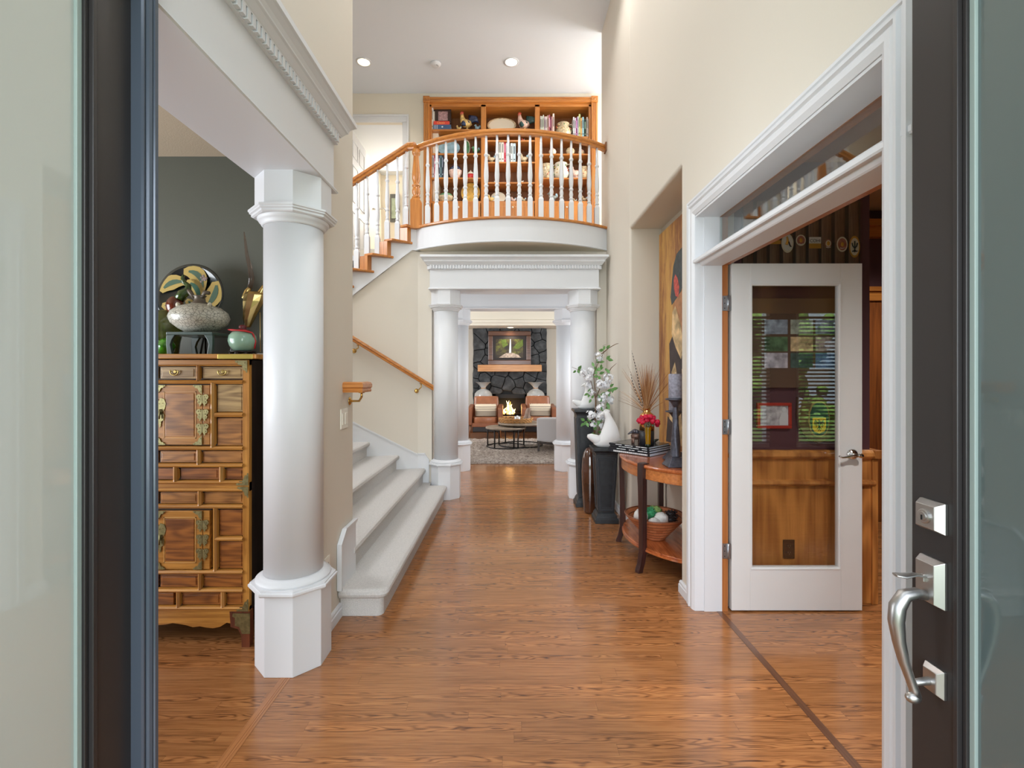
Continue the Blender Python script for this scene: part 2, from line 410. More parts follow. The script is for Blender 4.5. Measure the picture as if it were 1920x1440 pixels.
# --- wall behind the near portico, below the balcony
b = MB()
b.box(-1.06, -.90, 5.50, 5.66, 0, 2.81); b.box(.988, XR, 5.50, 5.66, 0, 2.81); b.box(-.90, .988, 5.50, 5.66, 2.712, 2.81)
struct('wall_portal', b, WALL, 'beige wall behind the first pair of columns', 'wall')
# --- wall under the upper flight, turned toward the hall
TX, TY, NX, NY = -.94, -.342, .342, -.94
def SP(s, z, off=0): return (-1.06+TX*s+NX*off, 5.50+TY*s+NY*off, z)
def s_of(px): k = (px-CX)/F; return (-1.06-k*5.5)/(.94-.342*k)*1.0
def stairwall(mb, poly, o0, o1, m=0):
    mb.loft([[SP(s, z, o0) for s, z in poly], [SP(s, z, o1) for s, z in poly]], m); return mb
b = MB(); stairwall(b, [(0, 0), (2.25, 0), (2.25, .92), (.07, 2.81), (0, 2.81)], 0, -.12)
struct('wall_stair', b, WALL, 'beige angled wall under the upper stair flight', 'wall')
struct('wall_stair_side', MB().box(-3.4, -3.3, 3.03, 7.1, 0, ZC), WALL, 'beige wall at the stair landing', 'wall')
struct('wall_stair_back', MB().box(-3.3, -2.45, 6.98, 7.1, 0, ZC), WALL, 'beige wall behind the stair landing', 'wall')

# --- upper hall
b = MB()
b.box(-2.45, -2.40, 7.04, 7.12, 3.08, ZC); b.box(-1.57, -1.19, 7.04, 7.12, 3.08, ZC); b.box(-2.40, -1.57, 7.04, 7.12, 5.10, ZC)
b.box(1.19, 3.2, 7.04, 7.12, 3.08, ZC); b.box(-1.19, 1.19, 7.04, 7.12, 5.36, ZC)
struct('wall_back', b, WALLB, 'cream upstairs wall around the bookcase', 'wall')
struct('wall_upper_side', MB().box(3.2, 3.3, 5.5, 7.12, 3.08, ZC), WALLB, 'cream wall at the right end of the upper hall', 'wall')
struct('wall_upper_front', MB().box(1.45, 3.2, 5.69, 5.79, 3.08, ZC), WALLB, 'cream wall facing the bookcase', 'wall')
struct('ceiling', MB().box(-3.4, 3.3, -.03, 7.12, ZC, ZC+.1), CEIL, 'white two-storey hall ceiling', 'ceiling')

# balcony slab with a bowed front
BC = (.005, 6.915); BR = 1.79
def bow(x, r=0.0): return BC[1]-math.sqrt((BR+r)**2-(x-BC[0])**2)
def bowpts(r=0.0, x0=-1.087, x1=1.10, n=28): return [(x0+(x1-x0)*i/n, bow(x0+(x1-x0)*i/n, r)) for i in range(n+1)]
b = MB(); b.prism([(-2.6, 7.04), (-2.6, 6.46), (-1.20, 6.46), (-1.12, 5.62), (-1.087, 5.60)]+bowpts()+[(1.10, 5.62), (1.45, 5.66), (3.2, 5.66), (3.2, 7.04)], 2.812, 3.075)
struct('floor_upper', b, [plain('cream soffit paint', (214, 203, 182), .7)], 'upper hall floor slab with curved front', 'floor')
struct('floor_carpet_upper', MB().prism([(-2.6, 7.04), (-2.6, 6.47), (-1.15, 6.47), (-1.05, 5.66)]+bowpts(-.12, -1.0, 1.0)+[(1.10, 5.66), (3.2, 5.8), (3.2, 7.04)], 3.074, 3.09), CARPET, 'beige carpet of the upper hall', 'carpet')

# --- passage and living room beyond
struct('ceiling_passage', MB().box(-2.1, 2.1, 5.66, 7.25, 2.74, 2.80), CEIL, 'white passage ceiling', 'ceiling')
b = MB(); b.box(-2.1, -2.0, 5.66, 7.2, 0, 2.74); b.box(2.0, 2.1, 5.66, 7.2, 0, 2.74)
struct('wall_passage', b, WALL, 'beige side walls of the passage', 'wall')
LB = 12.2
b = MB()
b.box(-3.1, -3.0, 7.2, LB+.1, 0, 3.0); b.box(3.0, 3.1, 7.2, LB+.1, 0, 3.0); b.box(-3.0, 3.0, LB, LB+.1, 0, 3.0)
b.box(-3.0, -.92, 7.16, 7.24, 0, 3.0); b.box(.97, 3.0, 7.16, 7.24, 0, 3.0)
struct('wall_living', b, WALL, 'beige living room walls', 'wall')
b = MB(); b.box(-3.0, 3.0, 7.16, LB, 2.9, 3.0)
b.extr([(11.3, 2.9), (11.3, 2.69), (11.27, 2.68), (11.27, 2.62), (11.31, 2.60), (11.31, 2.56), (11.34, 2.55), (LB, 2.55), (LB, 2.9)], 'x', -3.0, 3.0)
struct('ceiling_living', b, plain('pale cream ceiling paint', (226, 220, 206), .8), 'living room ceiling with dropped cream soffit over the fireplace', 'ceiling')

# --- den
b = MB()
b.box(1.29, 2.20, 2.94, 3.06, .94, 2.70); b.box(1.29, 2.20, 2.95, 3.06, 0, .94)
b.box(1.45, 5.9, 4.60, 4.7, 0, 3.2); b.box(5.9, 6.0, 0, 4.7, 0, 3.2)
struct('wall_den', b, BURG, 'burgundy den walls', 'wall')
struct('ceiling_den', MB().box(1.25, 6.0, .12, 4.7, 2.97, 3.1), CEILB, 'tan den ceiling', 'ceiling')
b = MB()
b.extr([(2.94, .94), (2.915, .94), (2.90, .925), (2.895, .905), (2.905, .89), (2.925, .885), (2.925, .76), (2.905, .752), (2.90, .735), (2.915, .722), (2.93, .72), (2.93, 0), (2.95, 0), (2.95, .94)], 'x', 1.29, 2.215)
b.box(2.20, 2.235, 2.915, 3.06, 0, .885)
b.extr([(1.0, .94), (1.0, .89)], 'x', 0, 0) if False else None
b.box(2.20, 2.25, 2.895, 3.07, .89, .94)
struct('trim_3', b, wood('oak wainscot', (210, 142, 74), (156, 96, 46), 'z', .8, .35, .35, figure=.3), 'golden oak wainscot and chair rail behind the open den door', 'wainscot', bevel=.003)
b = MB(); b.box(2.5, 4.2, 4.55, 4.6, 2.10, 2.21); b.box(2.5, 4.2, 4.53, 4.6, 2.19, 2.23); b.box(2.5, 5.9, 4.54, 4.6, 2.70, 2.80); b.box(2.5, 5.9, 4.50, 4.6, 2.80, 2.86)
b.box(3.26, 3.36, 4.55, 4.6, 0, 2.1); b.box(3.95, 4.2, 4.55, 4.6, 0, 2.1)
struct('trim_4', b, OAK, 'oak door casing and picture rail at the back of the den', 'trim')
struct('door_4', MB().box(3.36, 3.95, 4.57, 4.6, 0.005, 2.1), wood('dark stained oak door', (150, 86, 40), (98, 52, 24), 'z', 1, .4, .2), 'dark stained oak door at the back of the den', 'door')

# den windows with blinds and tan shade
for k, (x0, x1) in enumerate(((2.70, 3.02), (3.32, 4.25))):
    o = thing('window_%d' % (k+2), ((x0+x1)/2, .05, .55), ['narrow left window of the den with white blinds', 'wide right window of the den with white blinds'][k], 'window', kind='structure')
    b = MB(); b.box(x0, x1, .0, .1, .55, .60); b.box(x0, x1, .0, .1, 2.45, 2.50); b.box(x0, x0+.04, .0, .1, .6, 2.45); b.box(x1-.04, x1, .0, .1, .6, 2.45)
    b.build('window_frame', WHITE, o)
    MB().box(x0+.04, x1-.04, .045, .05, .6, 2.45).build('pane', GLASS, o)
    b = MB()
    for i in range(34): b.obox(((x0+x1)/2, .15, .62+i*.0435), (x1-x0-.02, .046, .003), 0, 0, .45)
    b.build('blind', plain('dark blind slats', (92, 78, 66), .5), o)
tag(MB().box(2.55, 4.4, .16, .20, 2.10, 2.42).build('window_shade', glass_mat('tan woven shade fabric', (200, 170, 120), 1.3, ((214, 176, 118), .96))),
    'tan woven shade hanging above the den windows', 'window shade')

# --- bathroom seen through the upstairs doorway
BW = plain('bathroom cream paint', (238, 228, 210), .7)
b = MB(); b.box(-2.60, -2.52, 7.12, 9.4, 3.08, 5.4); b.box(-1.15, -1.07, 7.12, 9.4, 3.08, 5.4); b.box(-2.6, -1.07, 9.4, 9.5, 3.08, 5.4)
struct('wall_bathroom', b, BW, 'cream bathroom walls', 'wall')
b = MB(); b.hexa([(-2.6, 7.12, 5.30), (-1.07, 7.12, 5.30), (-1.07, 9.5, 5.30), (-2.6, 9.5, 5.30), (-2.6, 7.12, 5.40), (-1.07, 7.12, 5.40), (-1.07, 9.5, 5.4), (-2.6, 9.5, 5.4)])
struct('ceiling_bathroom', b, CEIL, 'white bathroom ceiling', 'ceiling')
struct('floor_bathroom', MB().box(-2.6, -1.07, 7.04, 9.5, 3.0, 3.085), CARPET, 'beige bathroom floor', 'floor')
# upstairs door casing
b = MB()
b.box(-1.58, -1.494, 7.018, 7.039, 3.09, 5.09); b.box(-2.49, -2.40, 7.018, 7.039, 3.09, 5.09); b.box(-2.49, -1.494, 7.018, 7.039, 5.0905, 5.195)
b.box(-1.515, -1.487, 7.008, 7.017, 3.09, 5.17); b.box(-2.49, -1.487, 7.008, 7.017, 5.1705, 5.20)
struct('trim_5', b, WHITE, 'white casing of the upstairs bathroom doorway', 'door casing', bevel=.004)
o = thing('door_5', (-2.385, 7.10, 3.09), 'white six-panel upstairs door standing open into the bathroom', 'door', kind='structure')
b = MB(); b.box(-2.40, -2.365, 7.10, 7.86, 3.095, 5.06)
for (z0, z1) in ((3.25, 3.85), (4.0, 4.55), (4.68, 4.92)):
    for (y0, y1) in ((7.2, 7.44), (7.52, 7.76)):
        for q in ((y0, y0+.012, z0, z1), (y1-.012, y1, z0, z1), (y0, y1, z0, z0+.012), (y0, y1, z1-.012, z1)): b.box(-2.366, -2.358, *q)
b.build('door_leaf', WHITE, o, bevel=.003)
MB().box(-2.41, -2.36, 7.085, 7.10, 4.72, 4.83).build('hinge', STEEL, o)
b = MB(); b.tube([(-2.36, 7.80, 4.02), (-2.30, 7.80, 4.02), (-2.295, 7.72, 4.02)], .012); b.build('door_handle', NICKEL, o)

# --- baseboards
BP = [(0, 0), (.016, 0), (.016, .05), (.012, .055), (.012, .068), (.006, .078), (0, .08)]
b = MB(); b.sweep([(-.99, 2.535), (-.99, 2.78)], BP)
struct('baseboard_left', b, WHITE, 'white baseboard beside the bottom step', 'baseboard')
b = MB(); b.sweep([(XR, 5.5), (XR, 4.42), (1.39, 4.42), (1.39, 3.084), (XR, 3.084), (XR, 2.935)], BP)
struct('baseboard_right', b, WHITE, 'white baseboard along the right wall and in the niche', 'baseboard')
b = MB(); b.sweep([(-3.0, LB), (-.95, LB)], BP); b.sweep([(.93, LB), (3.0, LB)], BP)
struct('baseboard_back', b, WHITE, 'white baseboard beside the fireplace', 'baseboard')

# --- den doorway: casing, jambs, transom bar, transom glass
CP = [(0, 0), (0, -.086), (.008, -.086), (.008, -.078), (.018, -.072), (.018, -.058), (.013, -.05), (.018, -.04), (.018, -.012), (.006, 0)]
b = MB()
# casing: profile lies in (away from wall, across the width), swept up, over and down around the opening
def casing(mb, y0, y1, ztop, x, wd=.088):
    prof = [(0, 0), (.020, 0), (.020, .012), (.014, .016), (.014, .024), (.024, .03), (.024, .040), (.015, .048), (.019, .058), (.019, .078), (.008, wd), (0, wd)]
    rings = []
    for (yy, zz, dy, dz) in ((y1, 0, 1, 0), (y1, ztop, 1, 1), (y0, ztop, -1, 1), (y0, 0, -1, 0)):
        rings.append([(x-o, yy+dy*(wd-t), zz+dz*(wd-t)) for o, t in prof])
    mb.loft(rings)
casing(b, 1.411, 2.843, 2.343, XR, .1)
struct('trim_6', b, WHITE, 'white fluted casing around the den doorway', 'door casing')
b = MB()
b.box(XR-.004, 1.25, 2.842, 2.856, 0, 2.342); b.box(1.146, 1.25, 2.834, 2.845, 0, 2.342)
b.box(XR-.004, 1.25, 1.396, 1.41, 0, 2.342); b.box(XR-.004, 1.25, 1.41, 2.842, 2.330, 2.342)
b.extr([(1.085, 2.062), (1.085, 2.078), (1.226, 2.172), (1.25, 2.172), (1.25, 2.042), (1.135, 2.042), (1.128, 2.046), (1.118, 2.060), (1.105, 2.062), (1.103, 2.056), (1.09, 2.056)], 'y', 1.30, 2.86)
struct('trim_7', b, WHITE, 'white jambs and transom bar of the den doorway', 'door jamb')
b = MB(); b.box(1.25, 1.285, 2.836, 2.86, 0, 2.06); b.box(1.25, 1.285, 1.39, 1.41, 0, 2.06); b.box(1.25, 1.285, 1.41, 2.836, 2.045, 2.06)
b.box(1.236, 1.285, 1.40, 2.85, 2.328, 2.345); b.box(1.236, 1.285, 2.835, 2.85, 2.17, 2.33)
struct('trim_8', b, wood('stained jamb oak', (184, 118, 66), (150, 86, 42), 'z', 1, .4, .2), 'stained wood jamb edge on the den side', 'door jamb')
struct('window_4', MB().box(1.236, 1.242, 1.405, 2.845, 2.172, 2.335), TGLASS, 'glass transom above the den doorway', 'window')
# ================================================================== columns and beams
def column(x, y, label, group):
    t = thing('column', (x, y, 0), label, 'column', group)
    b = MB(); b.octo([(.160, 0), (.160, .375)], (x, y, 0)); b.build('plinth', WHITE, t, bevel=.002)
    b = MB(); b.octo([(.162, .372), (.182, .378), (.187, .386), (.187, .395), (.180, .398), (.180, .404), (.163, .408)], (x, y, 0))
    b.lathe([(.165, .404), (.172, .410), (.172, .420), (.158, .424), (.150, .434), (.138, .440)], (x, y, 0), 48)
    b.build('base_moulding', WHITE, t)
    MB().lathe([(.136, .43), (.136, 2.15)], (x, y, 0), 56).build('shaft', WHITE, t)
    b = MB(); b.lathe([(.138, 2.112), (.146, 2.120), (.146, 2.128), (.156, 2.134), (.163, 2.146), (.163, 2.156)], (x, y, 0), 48)
    b.octo([(.166, 2.150), (.174, 2.155), (.174, 2.164), (.182, 2.168), (.182, 2.174), (.187, 2.178), (.187, 2.186), (.164, 2.190)], (x, y, 0))
    b.octo([(.160, 2.186), (.160, 2.346)], (x, y, 0)); b.build('capital', WHITE, t)
    return t
G = 'white columns with octagonal bases'
column(-1.070, 2.374, 'large white round column in the left foreground in front of the wooden chest', None)
column(-.737, 5.50, 'white column left of the first portal, beside the bottom of the stairs', G)
column(.825, 5.50, 'white column right of the first portal, behind the white flowers', G)
column(-.752, 7.06, 'far left white column of the second portal, next to the living room rug', G)
column(.81, 7.06, 'far right white column of the second portal, beside the grey armchair', G)

FR = [(0, 0), (.014, 0), (.019, .006), (.014, .012), (.010, .016), (.010, .022), (0, .026)]
CR = [(0, -.005), (.016, -.005), (.016, .038), (.030, .038), (.030, .042), (.034, .046), (.050, .066), (.058, .072), (.058, .080), (.066, .094), (.082, .110), (.092, .116), (.092, .140), (0, .140)]
def beam(label, outline, path, group=None, z0=2.345, crown=True, top=2.747, dz=0):
    cx = sum(p[0] for p in outline)/len(outline); cy = sum(p[1] for p in outline)/len(outline)
    t = thing('entablature', (cx, cy, z0), label, 'beam', group)
    MB().prism(outline, z0, top).build('frieze', WHITE, t)
    MB().sweep(path, [(o, z+z0) for o, z in FR]).build('bead_moulding', WHITE, t)
    if crown:
        MB().sweep(path, [(o, z+2.607+dz) for o, z in CR]).build('crown_moulding', WHITE, t)
        for i in range(len(path)-1):
            d = MB()
            A, B = Vector(path[i]), Vector(path[i+1]); L = (B-A).length
            u = (B-A)/L; nn = Vector((u.y, -u.x)); k = max(1, int(L/.031)); ang = math.atan2(u.y, u.x)
            for j in range(k):
                c = A+u*((j+.5)*L/k)+nn*.022; d.obox((c.x, c.y, 2.624+dz), (.020, .018, .038), ang)
            d.build('dentil_course', WHITE, t)
    return t
beam('white beam with dentil crown running over the dining room opening on the left',
     [(-1.233, .30), (-.92, .30), (-.92, 2.50), (-.985, 2.50), (-.985, 2.53), (-1.233, 2.53)], [(-.97, 2.50), (-.92, 2.50), (-.92, .30)][::-1] and [(-.92, .30), (-.92, 2.50), (-.975, 2.50)])
beam('white portal beam with dentil crown on the first pair of columns', [(-.897, 5.34), (.985, 5.34), (.985, 5.665), (-.897, 5.665)],
     [(-.897, 5.50), (-.897, 5.34), (.985, 5.34), (.985, 5.50)], 'white portal beams', dz=-.034, top=2.71)
beam('plain white beam across the second pair of columns', [(-.912, 6.90), (.97, 6.90), (.97, 7.20), (-.912, 7.20)],
     [(-.912, 7.0), (-.912, 6.90), (.97, 6.90), (.97, 7.0)], 'white portal beams', crown=False, top=2.74)

# ================================================================== lower stairs
RISE = .165
nos = [-.705, -.965, -1.25, -1.55, -1.84, -2.13]
ywall = lambda x: 5.5-(-1.06-x)/.94*.342 if x < -1.06 else 5.5
st = thing('staircase', (-1.4, 4.2, 0), 'carpeted beige lower stair flight rising to the left of the hall', 'staircase')
# bottom step: rounded near corner and carpet rolled over the nosing
def ring1(o, z, r):
    p = [(-.985, 2.782-o), (-.742+o, 2.782-o), (-.742+o, 5.334), (-1.27, 5.334), (-1.27, 3.04), (-.985, 3.04)]
    return [(x, y, z) for x, y in fillet(p, (1,), r, 6)]
b = MB(); b.loft([ring1(0, 0, .04), ring1(0, .108, .04), ring1(.018, .110, .05), ring1(.030, .120, .055), ring1(.036, .136, .06), ring1(.032, .152, .06), ring1(.018, .163, .055), ring1(0, .166, .05)], smooth=False)
b.box(-1.06, -.90, 5.33, 5.498, 0, .165)
b.build('step', CARPET, st)
for k in range(1, 5):
    xn, z = nos[k], RISE*(k+1); xr = xn-.034; xb = nos[k+1]-.05 if k < 5 else xn-.3
    p = [(xb, z-RISE-.03), (xr, z-RISE-.03), (xr, z-.056), (xr+.014, z-.056), (xr+.028, z-.048), (xn, z-.030), (xn-.006, z-.012), (xn-.022, z-.002), (xb, z)]
    y0 = 3.04
    b = MB(); b.extr(p, 'y', 3.0 if k == 1 else y0, lambda q: ywall(q[0])-.012)
    if k == 1:
        b = MB(); b.extr(p, 'y', 3.04, lambda q: ywall(q[0])-.012)
        b.extr([(max(q[0], -.985), q[1]) for q in p if q[0] > -.999 or True], 'y', 2.985, 3.045)
    b.build('step', CARPET, st)
# skirt board on the angled wall
sk = [(0, 0)]
def zs(px, py): s = s_of(px); d = 5.5-.342*s; return (s, PZ(py, d))
tl = [zs(663, 793), zs(780.5, 851.6)]
sl = (tl[0][1]-tl[1][1])/(tl[0][0]-tl[1][0])
b = MB(); top = [(tl[1][0], tl[1][1]), (2.2, tl[1][1]+sl*(2.2-tl[1][0]))]
stairwall(b, [(0, 0), (2.2, 0), top[1], top[0], (0, tl[1][1])], .018, -.005)
stairwall(b, [(0, tl[1][1]-.004), (tl[1][0], tl[1][1]-.004), (2.2, top[1][1]-.004), (2.2, top[1][1]+.012), (tl[1][0], tl[1][1]+.012), (0, tl[1][1]+.012)], .026, -.005)
z1 = tl[1][1]
b.extr([(-1.066, 0), (-.94, 0), (-.94, z1-.065), (-.985, z1), (-1.066, z1)], 'y', 5.482, 5.50)
b.extr([(-1.066, z1), (-.985, z1), (-.94, z1-.065), (-.94, 0), (-.93, 0), (-.93, z1-.06), (-.98, z1+.012), (-1.066, z1+.012)], 'y', 5.475, 5.50)
b.build('skirt_board', WHITE, st)
# skirt board at the near wall
b = MB(); yz = [(2.735, .165), (2.735, .425), (2.82, .492), (2.99, .492), (3.02, .492), (3.02, .165)]
b.extr(yz, 'x', -.988, -.972)
o_ = [(2.735, .165), (2.735, .425), (2.82, .492), (3.02, .492)]
for i in range(3):
    (ya, za), (yb, zb) = o_[i], o_[i+1]
    d = Vector((yb-ya, zb-za)).normalized(); n = Vector((-d.y, d.x))
    if n.x > 0 and i == 0: n = -n
    for (w0, w1, x1) in ((-.004, .010, -.960), (.014, .020, -.966)):
        qs = [(ya+n.x*-w0, za+n.y*-w0), (yb+n.x*-w0, zb+n.y*-w0), (yb-n.x*w1, zb-n.y*w1), (ya-n.x*w1, za-n.y*w1)]
        b.extr(qs, 'x', -.980, x1)
b.build('skirt_board', WHITE, st)

# ================================================================== handrails on the walls
def rail_section(w=.062, h=.062):   # (across, up)
    return [(-w*.36, 0), (w*.36, 0), (w*.42, h*.18), (w*.34, h*.34), (w*.5, h*.52), (w*.5, h*.78), (w*.36, h*.97), (0, h*1.05), (-w*.36, h*.97), (-w*.5, h*.78), (-w*.5, h*.52), (-w*.34, h*.34), (-w*.42, h*.18)]
def rail_sweep(mb, pts, sec, m=0):
    """pts 3-D; section kept upright; mitred in plan"""
    P = [Vector(p) for p in pts]; n = len(P); rings = []
    for i in range(n):
        d1 = (P[i]-P[i-1]) if i > 0 else (P[1]-P[0]); d2 = (P[i+1]-P[i]) if i < n-1 else d1
        a = Vector((d1.x, d1.y)).normalized(); c = Vector((d2.x, d2.y)).normalized()
        n1 = Vector((a.y, -a.x)); n2 = Vector((c.y, -c.x)); mi = (n1+n2).normalized(); k = 1/max(.4, mi.dot(n1))
        rings.append([(P[i].x+mi.x*k*u, P[i].y+mi.y*k*u, P[i].z+v) for u, v in sec])
    mb.loft(rings, m, False); return mb
def bracket(parent, wallpt, railpt, nrm):
    b = MB(); w, r = Vector(wallpt), Vector(railpt); nv = Vector(nrm)
    M4 = Matrix.Translation(w) @ nv.to_track_quat('Z', 'Y').to_matrix().to_4x4()
    pl = MB().lathe([(.026, 0), (.026, .004), (.018, .009), (.012, .012)], (0, 0, 0), 20); pl.xform(M4)
    b.add(pl.v, pl.f, 0, True)
    mid = w+nv*(r-w).dot(nv)*.9; b.tube([w, w+nv*.03, (w+nv*.03)*.35+mid*.65, Vector((r.x, r.y, (r.z+mid.z)/2)), r], .0065, 8)
    b.tube([r-Vector((0, 0, .006)), r+Vector((0, 0, .002))], .018, 12)
    b.build('bracket', BRASS, parent)
hr = thing('handrail', SP(.3, 1.25, .07), 'oak handrail climbing the angled stair wall on brass brackets', 'handrail', 'wall handrails')
zr0, zr1 = 1.215, 1.715
def hrp(s): return SP(s, zr0+(s+.16)*(.62), .075)
b = MB(); rail_sweep(b, [hrp(-.16), hrp(2.1)], rail_section()); b.build('rail', OAK, hr)
for px, py in ((781, 733), (664, 658)):
    s = s_of(px); q = hrp(s-.04); wpt = SP(s, PZ(py, 5.5-.342*s), 0)
    bracket(hr, wpt, (q[0], q[1], q[2]), (NX, NY, 0))
hr = thing('handrail', (-.93, 2.92, 1.29), 'short oak handrail end with a brass bracket at the corner of the left wall', 'handrail', 'wall handrails')
b = MB(); rail_sweep(b, [(-1.0, 2.855, 1.293), (-.895, 2.855, 1.293), (-.888, 2.99, 1.293)], rail_section(.056, .060)); b.build('rail', OAK, hr)
bracket(hr, (-.99, 2.955, 1.236), (-.905, 2.92, 1.293), (1, 0, 0))

# ================================================================== balcony: fascia, nosing, railing
bf = thing('curved_balcony', (0, 5.15, 2.815), 'curved white balcony fascia with an oak edge board above the portal', 'balcony')
path = bowpts(0, -1.087, 1.099, 36)
FP = [(0, 0), (.012, 0), (.016, .004), (.016, .014), (.011, .018), (.011, .240), (0, .243)]
MB().sweep(path, [(o, 2.815+z) for o, z in FP]).build('fascia', WHITE, bf)
MB().sweep(path, [(-.10, 3.056), (.030, 3.056), (.036, 3.062), (.036, 3.075), (.030, 3.083), (-.10, 3.083)]).build('edge_board', OAK, bf)

ra = thing('balcony_railing', (0, 5.2, 3.083), 'curved oak balcony handrail on white turned balusters in front of the bookcase', 'railing')
RT = 3.968
arc = lambda px: px
rp = bowpts(-.03, -1.075, 1.085, 36)
b = MB(); rail_sweep(b, [(x, y, RT) for x, y in rp], rail_section(.066, .066)); b.build('handrail', OAK, ra)
MB().box(1.083, 1.099, bow(1.09)-.02, bow(1.09)+.08, 3.955, 4.055).build('rosette', OAKDARK, ra, bevel=.004)
def baluster_mb(h):
    """square block, turned vase, thin tapering neck"""
    q = .0265; b = MB(); b.box(-q, q, -q, q, 0, .205)
    b.loft([[(x*q, y*q, .205) for x, y in ((-1, -1), (1, -1), (1, 1), (-1, 1))], [(x*.011, y*.011, .245) for x, y in ((-1, -1), (1, -1), (1, 1), (-1, 1))]], 0, False, False)
    pr = [(.013, .235), (.018, .240), (.020, .248), (.018, .256), (.013, .262), (.018, .285), (.019, .300), (.014, .330), (.013, .334), (.019, .340), (.021, .350), (.019, .360), (.013, .366),
          (.017, .380), (.021, .43), (.022, .46), (.019, .54), (.015, .62), (.013, .655), (.012, .662), (.019, .670), (.021, .680), (.019, .690), (.013, .696), (.013, .71), (.0105, h)]
    b.lathe([(r*1.17, z) for r, z in pr], (0, 0, 0), 16); return b
BM = {}
def baluster(parent, x, y, z, h):
    key = round(h, 2)
    if key not in BM: BM[key] = baluster_mb(h).mesh('baluster', [WHITE])
    o = bpy.data.objects.new('baluster', BM[key]); C.objects.link(o); o.parent = parent
    pl = wloc(parent); o.location = (x-pl[0], y-pl[1], z-pl[2]); return o
for px in (802, 818.8, 836.1, 854, 872.4, 891.9, 911.7, 932, 952.8, 973.7, 994, 1014.3, 1034.1, 1052.8, 1070.9, 1088, 1104.5, 1119.2):
    x = (px-CX)/F*5.3
    for _ in range(6): x = (px-CX)/F*bow(x, -.03)
    baluster(ra, x, bow(x, -.03), 3.083, RT-3.083+.004)
nx, ny = -1.074, 5.47
b = MB(); b.box(nx-.056, nx+.056, ny-.056, ny+.056, 3.05, 3.37)
b.loft([[(nx+x*.056, ny+y*.056, 3.37) for x, y in ((-1, -1), (1, -1), (1, 1), (-1, 1))], [(nx+x*.03, ny+y*.03, 3.415) for x, y in ((-1, -1), (1, -1), (1, 1), (-1, 1))]], 0, False, False)
b.lathe([(.03, .0), (.045, .01), (.047, .02), (.036, .03), (.033, .035), (.045, .06), (.047, .09), (.038, .125), (.033, .13), (.047, .140), (.048, .152), (.034, .165), (.030, .17), (.046, .22), (.047, .27), (.036, .40), (.031, .47), (.03, .49), (.044, .505), (.046, .52), (.046, .56)], (nx, ny, 3.40), 24)
b.build('newel_post', OAKZ, ra)

# ================================================================== upper flight with cut stringer and oak treads
us = thing('upper_staircase', SP(.5, 2.4, 0), 'upper stair flight with oak-capped treads and white balusters left of the balcony', 'staircase')
m_ = (2.817-2.277)/(.70-.07)
zb = lambda s: 2.817-(s-.07)*m_
zt = {4: 3.056, 3: 2.878, 2: 2.700, 1: 2.522, 0: 2.344, -1: 2.166}
xs = {4: -.085, 3: .125, 2: .335, 1: .545, 0: .755, -1: .965}   # where each tread starts on the right
poly = [(-.03, 2.817), (.07, 2.817), (1.9, zb(1.9))]
steps = []
for k in (-1, 0, 1, 2, 3, 4): steps += [(xs[k]+.21, zt[k]), (xs[k], zt[k])]
steps = [(1.9, zt[-1])]+steps[1:]
poly += steps[:-1]+[(-.03, 3.056)]
b = MB(); stairwall(b, poly, .022, -.02)
stairwall(b, [(-.03, 2.812), (.07, 2.812), (1.9, zb(1.9)-.006), (1.9, zb(1.9)+.012), (.07, 2.834), (-.03, 2.834)], .032, 0)
b.build('stringer', WHITE, us)
for k in (3, 2, 1, 0, -1):
    z = zt[k]; s0 = xs[k]-.06; b = MB()
    pl = [(s0, .035), (s0+.235, .115), (s0+.315, .03), (s0+.27, -.5), (s0, -.5)]
    pl = fillet(pl, (1,), .012, 3)
    b.loft([[SP(s, z, o) for s, o in pl], [SP(s, z+.025, o) for s, o in pl]]); b.build('tread_cap', OAK, us, bevel=.006)
for k in (4, 3, 2, 1, 0):
    z = zt[k-1] if k-1 in zt else 0; s0 = xs[k]+.215 if k == 4 else xs[k]+.225
    A, B_ = (s0, .068), (s0+.075, .0)
    z0, z1_ = zt[k-1]+.02, zt[k]
    b = MB(); b.loft([[SP(A[0], zz, A[1]), SP(B_[0], zz, B_[1]), SP(B_[0]-.02, zz, -.03), SP(A[0]-.07, zz, .0)] for zz in (z0, z1_)]); b.build('riser', OAKZ, us)
# top edge board turning the corner at the newel
b = MB(); pl = [(-.03, .045), (.075, .045), (.14, .10), (.20, .02), (.14, -.3), (-.03, -.3)]
b.loft([[SP(s, 3.056, o) for s, o in pl], [SP(s, 3.083, o) for s, o in pl]]); b.build('edge_board', OAK, us, bevel=.005)
for k in (3, 2, 1, 0, -1):   # carpeted treads behind the balusters
    s0 = xs[k]; b = MB(); q = [(s0-.01, -.12), (s0+.25, -.12), (s0+.25, -.95), (s0-.01, -.95)]
    b.loft([[SP(s, zt[k]-.16, o) for s, o in q], [SP(s, zt[k]+.03, o) for s, o in q]]); b.build('carpeted_step', CARPET, us, bevel=.02)
sr = thing('stair_railing', SP(.4, 2.8, 0), 'sloping oak stair handrail on white balusters beside the oak newel post', 'railing')
def offpt(s, z, o=-.03): return SP(s, z, o)
spk = s_of(766)
rz = lambda s: 3.945-(s-spk)*.80
b = MB(); rail_sweep(b, [(nx-.01, ny-.02, 3.955), offpt(spk, 3.968), offpt(1.9, rz(1.9))], rail_section(.066, .078)); b.build('handrail', OAK, sr)
for px, k in ((762.4, 4), (745.9, 3), (726.7, 3), (708.3, 2), (688.8, 2), (669.3, 1)):
    s = s_of(px); p_ = offpt(s, 0); z = zt[k]+.026; baluster(sr, p_[0], p_[1], z, round(rz(s)-z+.01, 2))
